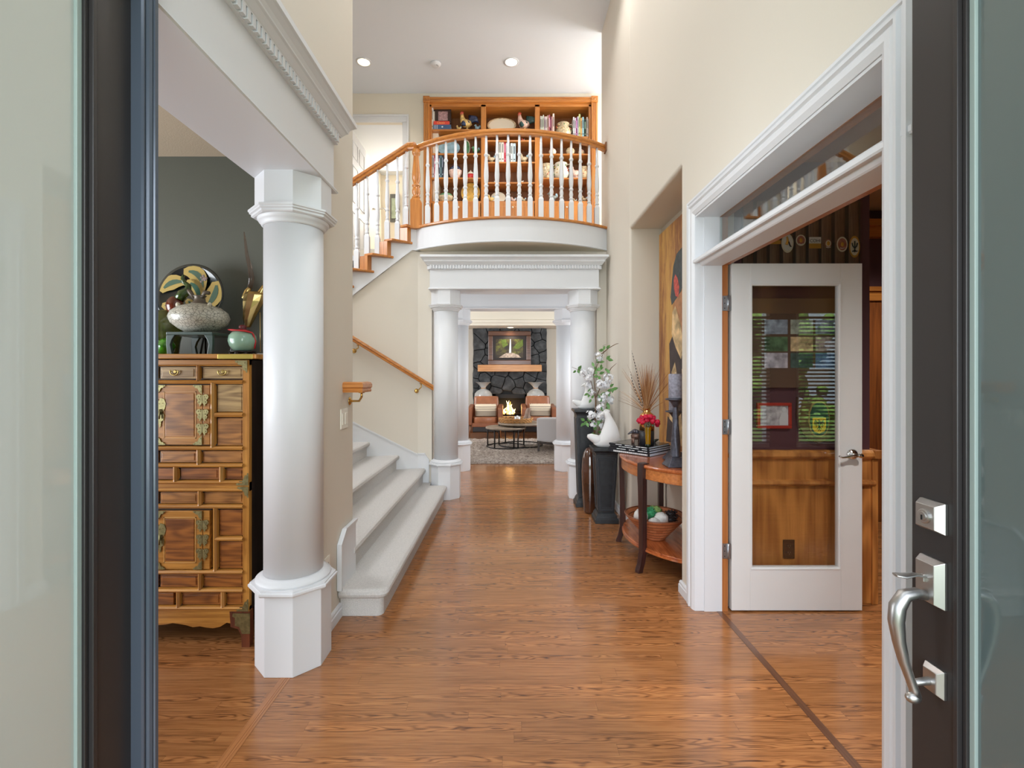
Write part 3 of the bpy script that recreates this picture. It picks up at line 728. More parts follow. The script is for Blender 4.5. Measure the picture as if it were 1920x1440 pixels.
for s, k in ((.80, 0), (.90, 0), (1.0, -1), (1.1, -1)):
    p_ = offpt(s, 0); z = zt[k]+.026; baluster(sr, p_[0], p_[1], z, round(rz(s)-z+.01, 2))
# ================================================================== entry doors, standing open toward the hall
FGL = glass_mat('obscure entry glass left', (210, 214, 212), 2.0, ((216, 219, 212), .9))
GASK = plain('pale glazing gasket', (150, 165, 160), .4)
def entry_leaf(name, label, xf, sgn, yedge, stile):
    """xf: plane of the outside face; sgn: +1 when the outside face looks toward +x"""
    t = thing(name, (xf, .7, 0), label, 'door', kind='structure')
    X = lambda d: xf-sgn*d   # d metres behind the face
    def bx(mb, d0, d1, y0, y1, z0, z1, m=0):
        a, c = sorted((X(d0), X(d1))); mb.box(a, c, y0, y1, z0, z1, m)
    b = MB()
    bx(b, 0, .045, yedge-stile, yedge, .012, 2.44); bx(b, 0, .045, .24, .24+stile, .012, 2.44)
    bx(b, 0, .045, .24+stile, yedge-stile, .012, .262); bx(b, 0, .045, .24+stile, yedge-stile, 2.33, 2.44)
    b.build('frame', CHAR, t, bevel=.002)
    y0, y1 = .24+stile, yedge-stile
    for (w0, w1, dd, nm, mt) in ((0, .011, -.004, 'glazing_bead', CHAR), (.012, .021, .006, 'glazing_bead', CHAR), (.021, .034, .012, 'gasket', GASK)):
        b = MB()
        bx(b, dd, .04, y1-w1, y1-w0, .262+w0, 2.33-w0); bx(b, dd, .04, y0+w0, y0+w1, .262+w0, 2.33-w0)
        bx(b, dd, .04, y0+w1, y1-w1, .262+w0, .262+w1); bx(b, dd, .04, y0+w1, y1-w1, 2.33-w1, 2.33-w0)
        b.build(nm, mt, t, bevel=.0015)
    b = MB(); bx(b, .019, .025, y0+.02, y1-.02, .28, 2.31); b.build('glass_pane', FGL if sgn > 0 else glass_mat('obscure entry glass right', (205, 212, 212), 2.0, ((132, 150, 150), .88)), t)  # two tones of one glass: brighter and dimmer reflections put into the colour
    return t, bx
dl, bxl = entry_leaf('door_1', 'charcoal entry door leaf with frosted glass at the left edge of the view', -.93, 1, 1.182, .105)
b = MB(); ya = 1.176   # astragal moulding on the meeting edge
b.extr([(-.945, ya), (-.905, ya), (-.901, ya+.004), (-.901, ya+.008), (-.905, ya+.011), (-.895, ya+.014), (-.892, ya+.020), (-.896, ya+.024), (-.890, ya+.027), (-.889, ya+.036), (-.895, ya+.040), (-.945, ya+.040)], 'z', .012, 2.44)
b.build('astragal', plain('grey blue door edge moulding', (78, 86, 98), .22, .2), dl)  # blue of the reflected sky put into the moulding's base colour
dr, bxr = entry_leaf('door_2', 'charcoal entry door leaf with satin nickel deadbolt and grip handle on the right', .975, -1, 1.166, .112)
def bev_plate(mb, y0, y1, z0, z1, x0, dx, ins):
    mb.loft([[(x0, y0, z0), (x0, y1, z0), (x0, y1, z1), (x0, y0, z1)], [(x0-.006, y0, z0), (x0-.006, y1, z0), (x0-.006, y1, z1), (x0-.006, y0, z1)],
             [(x0-dx, y0+ins, z0+ins), (x0-dx, y1-ins, z0+ins), (x0-dx, y1-ins, z1-ins), (x0-dx, y0+ins, z1-ins)]])
XF = .975
db = MB(); bev_plate(db, 1.069, 1.136, 1.040, 1.110, XF, .024, .009)
db = db.build('deadbolt', NICKEL, dr, bevel=.001)
def disc(mb, x, y, z, r, dx, seg=24, m=0):
    q = MB().lathe([(r, 0), (r, dx*.7), (r*.86, dx)], (0, 0, 0), seg); q.xform(Matrix.Translation((x, y, z)) @ Matrix.Rotation(-PI/2, 4, 'Y')); mb.add(q.v, q.f, m, False); return mb
b = disc(MB(), XF-.023, 1.102, 1.075, .0165, .006); b.build('cylinder_ring', NICKEL, db)
b = disc(MB(), XF-.028, 1.102, 1.075, .0105, .003); b.build('lock_cylinder', BRASS if False else NICKEL, db)
MB().box(XF-.0325, XF-.030, 1.1005, 1.1035, 1.067, 1.078).build('keyway', BLACKM, db)
hs = MB(); bev_plate(hs, 1.070, 1.136, .872, .978, XF, .024, .009); hs = hs.build('handle_set', NICKEL, dr, bevel=.001)
b = MB(); b.tube([(XF-.022, 1.103, .936), (XF-.045, 1.104, .940), (XF-.07, 1.106, .936), (XF-.088, 1.108, .938)], [.009, .010, .014, .010], 12, flat=.35)
b.box(XF-.03, XF-.02, 1.098, 1.108, .925, .942); b.build('thumb_latch', NICKEL, hs, bevel=.001)
b = MB(); b.tube([(XF-.022, 1.10, .893), (XF-.045, 1.10, .899), (XF-.072, 1.10, .893), (XF-.088, 1.10, .868), (XF-.091, 1.10, .835), (XF-.085, 1.10, .79), (XF-.074, 1.10, .745), (XF-.060, 1.10, .705), (XF-.050, 1.10, .678), (XF-.047, 1.10, .664)],
       [.0105, .0125, .0155, .017, .0165, .0135, .0115, .0098, .010, .012], 16)
b.ball((XF-.052, 1.10, .660), (.017, .013, .013), 14, 10); b.build('grip', NICKEL, hs)
b = MB(); bev_plate(b, 1.072, 1.122, .670, .733, XF, .018, .008); b.tube([(XF-.016, 1.10, .698), (XF-.048, 1.10, .694)], [.009, .0075], 12); b.build('lower_mount', NICKEL, hs, bevel=.001)

# ================================================================== den door
t = thing('door_3', (1.69, 2.845, .0), 'white den door with one tall clear glass pane, standing open', 'door', kind='structure')
D0, D1 = 2.828, 2.864
x0, x1, zt_, gx0, gx1, gz0, gz1 = 1.3036, 2.073, 2.054, 1.4135, 1.9475, .250, 1.937
DW = plain('white door paint', (222, 221, 219), .36, var=.02, vscale=4)
b = MB(); b.box(x0, gx0, D0, D1, .009, zt_); b.box(gx1, x1, D0, D1, .009, zt_); b.box(gx0, gx1, D0, D1, .009, gz0); b.box(gx0, gx1, D0, D1, gz1, zt_)
b.build('door_leaf', DW, t, bevel=.0015)
b = MB()
for (w0, w1, dy) in ((0, .006, -.003), (.006, .013, .003)):
    b.box(gx0+w0, gx0+w1, D0+dy, D1-dy, gz0+w0, gz1-w0); b.box(gx1-w1, gx1-w0, D0+dy, D1-dy, gz0+w0, gz1-w0)
    b.box(gx0+w1, gx1-w1, D0+dy, D1-dy, gz0+w0, gz0+w1); b.box(gx0+w1, gx1-w1, D0+dy, D1-dy, gz1-w1, gz1-w0)
b.build('glazing_bead', DW, t)
MB().box(gx0+.01, gx1-.01, 2.844, 2.848, gz0+.01, gz1-.01).build('glass_pane', glass_mat('den door glass', (250, 250, 248), 1.9), t)
for z in (1.82, 1.09, .357):
    b = MB(); b.box(1.253, 1.283, 2.8325, 2.836, z-.044, z+.044); b.box(1.286, 1.300, 2.8325, 2.8365, z-.044, z+.044)
    b.lathe([(.006, -.046), (.006, .046)], (1.284, 2.829, z), 12)
    for dz in (-.03, 0, .03): b.box(1.262, 1.267, 2.8315, 2.833, z+dz-.0025, z+dz+.0025, 1)
    b.build('hinge', [STEEL, BLACKM], t)
b = MB(); q = MB().lathe([(.032, 0), (.032, .006), (.024, .014), (.012, .017), (.011, .045)], (0, 0, 0), 28); q.xform(Matrix.Translation((2.013, D0, .929)) @ Matrix.Rotation(PI/2, 4, 'X')); b.add(q.v, q.f, 0, True)
b.tube([(2.013, D0-.042, .929), (1.985, D0-.046, .932), (1.955, D0-.048, .922), (1.925, D0-.046, .918), (1.908, D0-.044, .925)], [.011, .010, .0085, .008, .006], 12, flat=.75)
b.ball((2.03, D0-.044, .928), (.02, .012, .014), 12, 8); b.build('lever_handle', plain('polished chrome', (215, 213, 210), .1, 1), t)

# ================================================================== wall plates
def plate(label, cat, mat, loc, nrm, w, h, kind):
    """wall plate in the plane facing nrm ('x' = +x wall facing right, 'y' = facing the camera)"""
    x, y, z = loc; t = None
    b = MB(); b.box(-w/2, w/2, -.006, 0, -h/2, h/2)
    det = MB()
    if kind == 'rocker':
        for dx in (-.023, .023): det.box(dx-.017, dx+.017, -.009, -.005, -.034, .034)
    else:
        for dz in (-.02, .02): det.box(-.016, .016, -.0085, -.005, dz-.014, dz+.014)
    hol = MB()
    if kind == 'outlet':
        for dz in (.02,):
            hol.box(-.008, -.005, -.0092, -.008, dz-.002, dz+.007); hol.box(.005, .008, -.0092, -.008, dz-.002, dz+.007); hol.box(-.002, .002, -.0092, -.008, dz-.010, dz-.006)
    R = Matrix.Translation(loc) @ (Matrix.Rotation(PI/2, 4, 'Z') if nrm == 'x' else Matrix.Identity(4))
    for m_b in (b, det, hol): m_b.xform(R)
    o = b.build('light_switch' if kind == 'rocker' else 'wall_outlet', mat, None, bevel=.0015); tag(o, label, cat)
    det.build('rocker_pair' if kind == 'rocker' else 'socket_pair', mat, o, bevel=.0015)
    if hol.v:
        hol.build('slot_pattern', plain('grey slots', (120, 110, 100), .5), o)
        for q in (hol,): q.v = [(a, c, z-.04) for a, c, z in q.v]; q.build('slot_pattern', MC['grey slots'], o)
IV = plain('ivory plastic', (232, 228, 216), .35)
plate('ivory double rocker switch on the left wall below the handrail end', 'light switch', IV, (-.99, 2.85, 1.137), 'x', .117, .117, 'rocker')
plate('white outlet low on the left wall beside the column', 'outlet', IV, (-.99, 2.585, .36), 'x', .07, .115, 'outlet')
plate('dark brown outlet in the oak wainscot behind the den door', 'outlet', plain('dark brown plastic', (40, 26, 20), .4), ((1478-CX)*2.93/F, 2.928, .335), 'y', .07, .115, 'outlet')

# ================================================================== ceiling fittings
EM = plain('lit lamp', (255, 250, 240), .5, emit=((255, 248, 235), 14)); EMW = plain('warm lit lamp', (255, 240, 210), .5, emit=((255, 228, 180), 14))
def can(x, y, z, label, em, col, power, group):
    t = thing('recessed_light', (x, y, z-.004), label, 'ceiling light', group)
    MB().lathe([(.10, 0), (.10, -.006), (.078, -.008), (.074, 0)], (x, y, z), 32, caps=False).build('trim_ring', WHITE, t)
    MB().lathe([(.074, 0), (.072, -.003)], (x, y, z), 24).build('lamp_lens', em, t)
    l = bpy.data.lights.new('recessed lamp', 'SPOT'); l.energy = power; l.color = col; l.spot_size = 2.3; l.spot_blend = .8; l.shadow_soft_size = .07
    lo = bpy.data.objects.new('recessed lamp', l); C.objects.link(lo); lo.location = (x, y, z-.03)
G = 'recessed ceiling lights'
can(-.6, 4.4, ZC, 'recessed light in the high ceiling nearer the entry, left', EM, (1, .98, .95), 56, 'recessed ceiling lights')  # pair of ceiling spots added out of view to brighten the back hall
can(.6, 4.4, ZC, 'recessed light in the high ceiling nearer the entry, right', EM, (1, .98, .95), 56, 'recessed ceiling lights')
can(-1.934, 6.33, ZC, 'warm recessed light in the high ceiling above the stairs', EMW, (1, .93, .82), 50, G)
can(.014, 6.33, ZC, 'white recessed light in the high ceiling above the bookcase', EM, (1, .98, .94), 50, G)
can(1.9, 1.0, 2.97, 'recessed light in the den ceiling near the window', EM, (1, .98, .96), 210, 'recessed den lights')  # two den spots added out of view to light the open door and den
can(3.3, 3.5, 2.97, 'recessed light in the den ceiling at the back', EM, (1, .96, .9), 140, 'recessed den lights')
can(0.0, 11.75, 2.55, 'recessed light in the soffit above the waterfall picture', EMW, WARM, 24, G)
l = bpy.data.lights.new('foyer chandelier', 'POINT'); l.energy = 20; l.color = (1, .98, .95); l.shadow_soft_size = .35  # bare point light added high in the foyer, no fitting hangs there
lo = bpy.data.objects.new('foyer chandelier', l); C.objects.link(lo); lo.location = (0, 3.0, 4.7)
t = thing('smoke_detector', (-.99, 6.36, ZC-.04), 'white smoke detector on the high ceiling between the two recessed lights', 'smoke detector')
MB().lathe([(.07, 0), (.07, -.012), (.062, -.02), (.05, -.034), (.03, -.038)], (-.99, 6.36, ZC), 28).build('housing', WHITE, t)
b = MB(); b.tube([(-.99+.035*math.cos(a), 6.36-.035*math.sin(a), ZC-.036) for a in (0, .4, .8, 1.2)], .006); b.build('vent_slot', plain('grey vent', (150, 150, 150), .6), t)
# ================================================================== chest in the dining room
CD = 2.461; CK = CD/F
cx_ = lambda p: (p-CX)*CK
cz_ = lambda p: H-(p-CY)*CK
CC = -1.805                       # middle of the chest
def mir(x0, x1): return 2*CC-x1, 2*CC-x0
HON = wood('honey elm frame', (198, 140, 66), (140, 88, 34), 'x', 1.2, .3, .4)
HONZ = wood('honey elm upright', (198, 140, 66), (140, 88, 34), 'z', 1.2, .3, .4)
BURL = wood('figured elm panel', (176, 120, 62), (116, 74, 34), 'x', 2.2, .35, .3, figure=.26)
BURLR = wood('reddish figured elm panel', (160, 98, 44), (98, 54, 22), 'x', 2.2, .35, .3, figure=.26)
BURLP = wood('pale figured elm panel', (180, 150, 100), (124, 96, 58), 'x', 2.2, .35, .3, figure=.26)
DARKW = wood('dark chest side', (46, 34, 28), (24, 18, 16), 'z', 1, .4, .2)
ch = thing('wooden_chest', (CC, 2.68, 0), 'tall honey-coloured two-tier wooden chest with brass butterfly hinges behind the left column', 'chest')
xl, xr = 2*CC-cx_(468), cx_(468)
fy = CD
b = MB(); b.box(xl, xr, fy+.02, 2.93, cz_(1144), cz_(675)); b.build('carcass', DARKW, ch)
b = MB(); b.box(xl-.05, xr+.052, fy-.035, 2.945, cz_(673), cz_(664)); b.build('top_board', HON, ch, bevel=.004)
def hrail(mb, x0, x1, pa, pb, dep=.016):   # half-round horizontal moulding with pointed ends
    z0, z1 = cz_(pb), cz_(pa); zm = (z0+z1)/2; r = (z1-z0)/2
    pr = [(fy+.008, z0), (fy-dep*.55, z0+r*.3), (fy-dep, zm), (fy-dep*.55, z1-r*.3), (fy+.008, z1)]
    e = min(r, .014)
    mb.loft([[(x0+(e if abs(z-zm) > r*.9 else 0), y, z) for y, z in pr], [(x1-(e if abs(z-zm) > r*.9 else 0), y, z) for y, z in pr]])
def vrail(mb, pa, pb, xa, xb, dep=.016):
    z0, z1 = cz_(pb), cz_(pa); xm = (xa+xb)/2; r = (xb-xa)/2
    pr = [(xa, fy+.008), (xa+r*.3, fy-dep*.55), (xm, fy-dep), (xb-r*.3, fy-dep*.55), (xb, fy+.008)]
    e = min(r, .014)
    mb.loft([[(x, y, z0+(e if abs(x-xm) > r*.9 else -.004)) for x, y in pr], [(x, y, z1-(e if abs(x-xm) > r*.9 else -.004)) for x, y in pr]])
fh = MB(); fv = MB(); pan = []
fv.box(cx_(456), xr, fy-.004, fy+.02, cz_(1144), cz_(675)); fv.box(*mir(cx_(456), xr), fy-.004, fy+.02, cz_(1144), cz_(675))
fh.box(xl, xr, fy-.002, fy+.02, cz_(684), cz_(675)); fh.box(xl, xr, fy-.002, fy+.02, cz_(1146), cz_(1137)); fh.box(xl, xr, fy-.002, fy+.02, cz_(921), cz_(904))
X0, X1 = xl+.03, cx_(457)
for pa, pb in ((683.5, 687), (712, 720.5), (835.5, 845), (868, 877), (900, 908), (914, 922), (945, 954), (1067, 1077), (1102, 1111), (1135, 1143)): hrail(fh, X0, X1, pa, pb)
def both(f, xa, xb):
    f(xa, xb); a, c = mir(xa, xb); f(a, c)
def post(pa, pb, ua, ub): both(lambda a, c: vrail(fv, pa, pb, a, c), cx_(ua), cx_(ub))
post(686, 713, 369, 377); post(719, 837, 395, 405); post(844, 869, 369, 379); post(876, 901, 325, 336); post(876, 901, 411, 422)
post(921, 946, 371, 381); post(953, 1068, 400, 409.5); post(1076, 1103, 372, 380); post(1110, 1136, 331, 340); post(1110, 1136, 414, 424)
for pa, pb in ((772.5, 783), (1005, 1015)): both(lambda a, c: hrail(fh, a, c, pa, pb), cx_(404), cx_(457))
fh.build('front_rail', HON, ch); fv.build('front_post', HONZ, ch)
def panel(ua, ub, pa, pb, mt, name='panel', dep=0, mirror=True):
    for (a, c) in ([(cx_(ua), cx_(ub))] + ([mir(cx_(ua), cx_(ub))] if mirror else [])):
        b = MB(); b.box(a, c, fy+.003-dep, fy+.022, cz_(pb), cz_(pa))
        m = .010; b2 = [(a, a+m), (c-m, c)]
        b.box(a+m, c-m, fy+.0005-dep, fy+.004-dep, cz_(pb)+m, cz_(pa)-m)
        yield b.build(name, mt, ch, bevel=.002)
for o in panel(379, 455, 688, 710, BURLP, 'drawer'): pass
drw = list(panel(300, 367, 688, 710, BURLP, 'drawer', mirror=True))
for p in ((407, 456, 721, 772, BURLP), (407, 456, 784, 835, BURL), (380, 456, 846, 867, BURL), (300, 368, 846, 867, BURL), (338, 410, 878, 899, BURLR), (423, 456, 878, 899, BURLR),
          (382, 456, 923, 944, BURL), (300, 370, 923, 944, BURL), (411, 456, 956, 1004, BURLR), (411, 456, 1016, 1066, BURLR), (381, 456, 1078, 1101, BURLR), (300, 371, 1078, 1101, BURLR), (341, 413, 1112, 1134, BURLR), (425, 456, 1112, 1134, BURLR)):
    for o in panel(*p): pass
for p in ((878, 899), (1112, 1134)):
    b = MB(); b.box(2*CC-cx_(325), cx_(325), fy+.001, fy+.022, cz_(p[1]), cz_(p[0])); b.build('panel', BURLR, ch, bevel=.002)
# butterfly plate outline
BUT = [(0, .46), (.10, .40), (.16, .5), (.34, .46), (.42, .30), (.36, .12), (.26, .02), (.33, -.10), (.30, -.26), (.20, -.30), (.18, -.44), (.13, -.52), (.10, -.40), (.04, -.30), (0, -.2)]
def butterfly(parent, x, z, w, h, name='hinge_plate', side=0):
    for sg in ((1, -1) if side == 0 else (side,)):
        b = MB(); pts = [(x+sg*(px_*w+.0012), z+pz_*h) for px_, pz_ in BUT]
        b.loft([[(a, fy-.0125, c) for a, c in pts], [(a, fy-.0105, c) for a, c in pts]])
        for (qx, qz) in ((.12, .3), (.28, .32), (.2, .1), (.22, -.15)): b.ball((x+sg*qx*w, fy-.013, z+qz*h), .0022, 6, 4)
        b.build(name, OLDBRASS, parent)
def bracket_corner(parent, x, z, sx, sz, s, name='corner_plate'):
    pts = [(0, 0), (1, 0), (.98, -.16), (.8, -.2), (.72, -.36), (.5, -.36), (.4, -.52), (.3, -.8), (.12, -.86), (.1, -1), (0, -1)]
    b = MB(); q = [(x-sx*px_*s, z+sz*pz_*s) for px_, pz_ in pts]
    b.loft([[(a, fy-.0135, c) for a, c in q], [(a, fy-.011, c) for a, c in q]])
    for k in ((.8, -.1), (.12, -.7), (.2, -.2)): b.ball((x-sx*k[0]*s, fy-.014, z+sz*k[1]*s), .002, 6, 4)
    b.build(name, OLDBRASS, parent)
for (pa, pb, core, q) in ((722, 833.5, BURL, (736, 747)), (957, 1066, BURLR, (973, 980))):
    for side in (1, -1):
        xa, xb = (CC+.002, cx_(381.5)) if side > 0 else mir(CC+.002, cx_(381.5))
        b = MB(); b.box(xa, xb, fy-.008, fy+.02, cz_(pb), cz_(pa)); d = b.build('cupboard_door', HON, ch, bevel=.002)
        ins = .042
        b = MB(); b.box(xa+ins, xb-ins, fy-.0105, fy-.006, cz_(pb)+ins, cz_(pa)-ins); b.build('door_panel', core, d, bevel=.0015)
        b = MB()
        for w0 in (.032,):
            for r_ in ((xa+w0, xa+w0+.004, cz_(pb)+w0, cz_(pa)-w0), (xb-w0-.004, xb-w0, cz_(pb)+w0, cz_(pa)-w0), (xa+w0, xb-w0, cz_(pb)+w0, cz_(pb)+w0+.004), (xa+w0, xb-w0, cz_(pa)-w0-.004, cz_(pa)-w0)):
                b.box(r_[0], r_[1], fy-.0098, fy-.007, r_[2], r_[3])
        b.build('inlay', wood('pale inlay', (206, 160, 96), (170, 120, 62), 'x', 1, .4, .2), d)
        # strip on the hinge side
        sa, sb = (cx_(382.5), cx_(394.5)) if side > 0 else mir(cx_(382.5), cx_(394.5))
        b = MB(); b.box(sa, sb, fy-.007, fy+.02, cz_(pb), cz_(pa)); b.build('hinge_strip', HON, ch, bevel=.001)
        hx = cx_(382) if side > 0 else 2*CC-cx_(382)
        for f in ((.24, .49, .73)): butterfly(d, hx, cz_(pa)-(cz_(pa)-cz_(pb))*f-.004, .075, .062)
        for (zz, sz) in ((cz_(pa), 1), (cz_(pb), -1)):
            bracket_corner(d, hx-side*.002, zz, side, sz, .045); bracket_corner(d, CC+side*.004, zz, -side, sz, .04)
        butterfly(d, CC, cz_(pa)-(cz_(pa)-cz_(pb))*.46, .11, .15, 'lock_plate', side)
        b = MB(); b.ball((CC+side*.01, fy-.018, cz_((pa+pb)/2)+.01), (.009, .006, .009), 10, 8); b.tube([(CC+side*.02, fy-.018, cz_((pa+pb)/2)+.03), (CC+side*.02, fy-.022, cz_((pa+pb)/2)-.02)], .004); b.build('pull', OLDBRASS, d)
    # seam of the two doors is on the centre line
for u in (328.5, 418):   # drawer pulls
    for x in (cx_(u), 2*CC-cx_(u)):
        b = MB(); b.lathe([(.010, 0), (.010, .002), (.006, .003)], (0, 0, 0), 20); b.xform(Matrix.Translation((x, fy+.001, cz_(697))) @ Matrix.Rotation(PI/2, 4, 'X'))
        b.tube([(x+.021*math.cos(a), fy-.008, cz_(697)+.018*math.sin(a)) for a in [PI*.15-k*PI*1.3/12 for k in range(13)]], [.0015]+[.0032]*11+[.0015], 8)
        b.ball((x-.018, fy-.006, cz_(696)), .004, 8, 6); b.ball((x+.018, fy-.006, cz_(696)), .004, 8, 6)
        b.build('drawer_pull', plain('polished old brass', (182, 160, 96), .3, .9), ch)
for s_ in (1, -1):
    X = (lambda v: v) if s_ > 0 else (lambda v: 2*CC-v)
    bracket_corner(ch, X(cx_(466)), cz_(676), s_, 1, .062); bracket_corner(ch, X(cx_(468)), cz_(909), s_, -1, .062)
    bracket_corner(ch, X(cx_(468)), cz_(912), s_, 1, .055); bracket_corner(ch, X(cx_(468)), cz_(1144), s_, -1, .06)
    b = MB(); a, c = sorted((X(cx_(416)), X(cx_(481)))); b.box(a, c, fy-.038, fy-.034, cz_(673.5), cz_(664.5)); b.build('top_plate', plain('yellow brass plate', (186, 166, 84), .35, .8), ch, bevel=.003)
    # bracket foot with brass shoe
    b = MB(); a, c = sorted((X(cx_(468)), X(cx_(446)))); 
    pts = [(X(cx_(468)), 0), (X(cx_(468)), cz_(1146)), (X(cx_(430)), cz_(1146)), (X(cx_(432)), cz_(1176)), (X(cx_(446)), cz_(1180)), (X(cx_(452)), cz_(1192)), (X(cx_(453)), 0)]
    b.extr(pts, 'y', fy+.001, fy+.035); b.build('foot', wood('red brown chest foot', (112, 58, 34), (72, 34, 20), 'z', 1, .4, .2), ch)
    b = MB(); pts = [(X(cx_(469)), cz_(1188)), (X(cx_(469)), cz_(1150)), (X(cx_(437)), cz_(1150)), (X(cx_(436)), cz_(1156)), (X(cx_(441)), cz_(1158)), (X(cx_(441)), cz_(1173)), (X(cx_(449)), cz_(1175)), (X(cx_(454)), cz_(1188))]
    b.extr(pts, 'y', fy-.003, fy+.001); b.build('foot_plate', OLDBRASS, ch)
ap = [(xl+.05, cz_(1146))]
for k in range(25):
    u = k/24; ap.append((xl+.05+(xr-xl-.1)*u, cz_(1170+ (7 if .12 < u < .88 else 0) - (6 if .3 < u < .7 else 0)+2*math.sin(u*40))))
ap.append((xr-.05, cz_(1146)))
MB().extr(ap, 'y', fy+.004, fy+.03).build('apron', HON, ch)

# ================================================================== things standing on the chest
ZT = cz_(664)+.0005
# big charger
def pl_disc(prof, c, tilt, rz=0, seg=48, mats=None):
    b = MB().lathe(prof, (0, 0, 0), seg); b.xform(Matrix.Translation(c) @ Matrix.Rotation(rz, 4, 'Z') @ Matrix.Rotation(PI/2-tilt, 4, 'X')); return b
def M_charger():
    m, nt, p = base_mat('feather charger glaze'); v = coords(nt)
    w_ = N(nt, 'ShaderNodeTexWave'); w_.wave_type = 'RINGS'; w_.inputs['Scale'].default_value = 2.4; w_.inputs['Distortion'].default_value = 9; w_.inputs['Detail'].default_value = 1; w_.inputs['Detail Scale'].default_value = 1.4
    mp = coords(nt, (3.2, 3.2, 3.2)); nt.links.new(mp, w_.inputs['Vector'])
    col = ramp(nt, w_.outputs['Fac'], [(0, srgb(22, 30, 30)), (.44, srgb(30, 44, 42)), (.52, srgb(66, 92, 78)), (.60, srgb(176, 152, 84)), (.9, srgb(188, 164, 96)), (1, srgb(96, 116, 96))])
    nt.links.new(col, p.inputs['Base Color']); p.inputs['Roughness'].default_value = .18; p.inputs['Coat Weight'].default_value = .6
    return m
DKG = plain('dark green black glaze', (30, 38, 36), .15, coat=.6)
CHX, CHY, CHR = PX(357, 2.80), 2.80, .196
CHZ = 1.854
t = thing('charger_plate', (CHX, CHY, ZT), 'large round dark platter with yellow feather design leaning on the wall above the chest', 'plate')
cc = (CHX, CHY+.01, CHZ)
b = MB()
for d in (-.09, .09): b.tube([(CHX+d, CHY-.05, ZT+.004), (CHX+d*.8, CHY+.02, ZT+.16), (CHX+d*.4, CHY+.08, ZT+.33)], .006, 6); b.tube([(CHX+d*.8, CHY+.0, ZT+.15), (CHX+d*.8, CHY-.05, ZT+.155), (CHX+d*.8, CHY-.06, ZT+.175)], .005, 6); b.tube([(CHX+d*.5, CHY+.06, ZT+.26), (CHX+d*.3, CHY+.10, ZT+.004)], .006, 6)
b.build('plate_easel', BLACKM, t)
pl_disc([(.10, -.012), (.11, -.012), (CHR-.01, .006), (CHR, .012), (CHR-.003, .016), (CHR-.02, .010), (.12, -.004), (.05, -.006)], cc, .12, 0, 64).build('plate_body', DKG, t)
# painted feathers laid in the glaze
def feather(mb, pts, w, m):
    P = [Vector(p) for p in pts]; L = []; Rr = []; n = len(P)
    for i in range(n):
        d = (P[min(i+1, n-1)]-P[max(i-1, 0)]).normalized(); nn = Vector((-d.y, d.x)); ww = w*math.sin(PI*min(.97, .12+i/(n-1)*.85))
        L.append(P[i]+nn*ww); Rr.append(P[i]-nn*ww)
    ring = L+Rr[::-1]
    mb.loft([[(q.x, q.y, 0) for q in ring], [(q.x, q.y, .0012) for q in ring]], m)
def bez(a, b_, c, n=8): return [tuple((1-u)**2*Vector(a)[k]+2*u*(1-u)*Vector(b_)[k]+u*u*Vector(c)[k] for k in (0, 1)) for u in [i/n for i in range(n+1)]]
YF = plain('yellow ochre feather glaze', (190, 164, 92), .3, bumps=(160, .4, .002), coat=.4); GF = plain('sea green feather glaze', (70, 104, 88), .25, coat=.4); PK = plain('mauve blossom glaze', (158, 138, 136), .4, var=.3, vscale=90)
f = MB()
fe = [((-.175, .03), (-.12, .12), (-.02, .075), .046), ((-.05, .15), (.06, .165), (.075, .02), .046), ((-.03, .085), (.06, .07), (.05, -.07), .044), ((.14, .09), (.165, .0), (.07, -.09), .052), ((-.02, -.02), (.02, -.05), (.03, -.12), .028), ((-.16, -.05), (-.1, -.06), (-.05, -.1), .03)]
for a, b_, c, w_ in fe: feather(f, bez(a, b_, c), w_, 0)
f2 = MB()
for a, b_, c, w_ in fe: feather(f2, [(x+.004, y) for x, y in bez(a, b_, c)][1:-1], w_*.33, 0)
M4 = Matrix.Translation((cc[0], cc[1]-.0115, cc[2])) @ Matrix.Rotation(PI/2-.12, 4, 'X')
for q, mt, nm in ((f, YF, 'feather_design'), (f2, GF, 'feather_vein')):
    q.xform(M4); dz = -.0016 if nm == 'feather_vein' else 0
    q.v = [(x, y+dz, z) for x, y, z in q.v]; q.build(nm, mt, t)
q = MB()
for i in range(14):
    a = random.uniform(0, 6.28); r = random.uniform(0, .024); q.ball((.075+r*math.cos(a), .105+r*math.sin(a), .001), (.009, .009, .003), 7, 4)
q.xform(M4); q.build('blossom_design', PK, t)

# low dark table stand
sx0, sx1, sz1 = PX(311, 2.50), PX(398, 2.50), PZ(622, 2.50)
t = thing('display_stand', ((sx0+sx1)/2, 2.60, ZT), 'low dark green openwork stand holding the crackled vase', 'stand')
SG = plain('dark green lacquer', (66, 84, 78), .3, coat=.3)
b = MB(); b.box(sx0, sx1, 2.50, 2.72, sz1-.016, sz1); b.build('stand_top', SG, t, bevel=.003)
hh = sz1-.016-ZT
for (x, d) in ((sx0, 1), (sx1, -1)):
    for y in (2.502, 2.70):
        pts = [(x+d*.004, 0), (x+d*.030, 0), (x+d*.026, .02), (x+d*.020, hh*.5), (x+d*.028, hh*.75), (x+d*.045, hh), (x+d*.0, hh), (x+d*.0, hh*.5)]
        MB().extr([(a, c+ZT) for a, c in pts], 'y', y, y+.018).build('stand_leg', SG, t, bevel=.002)
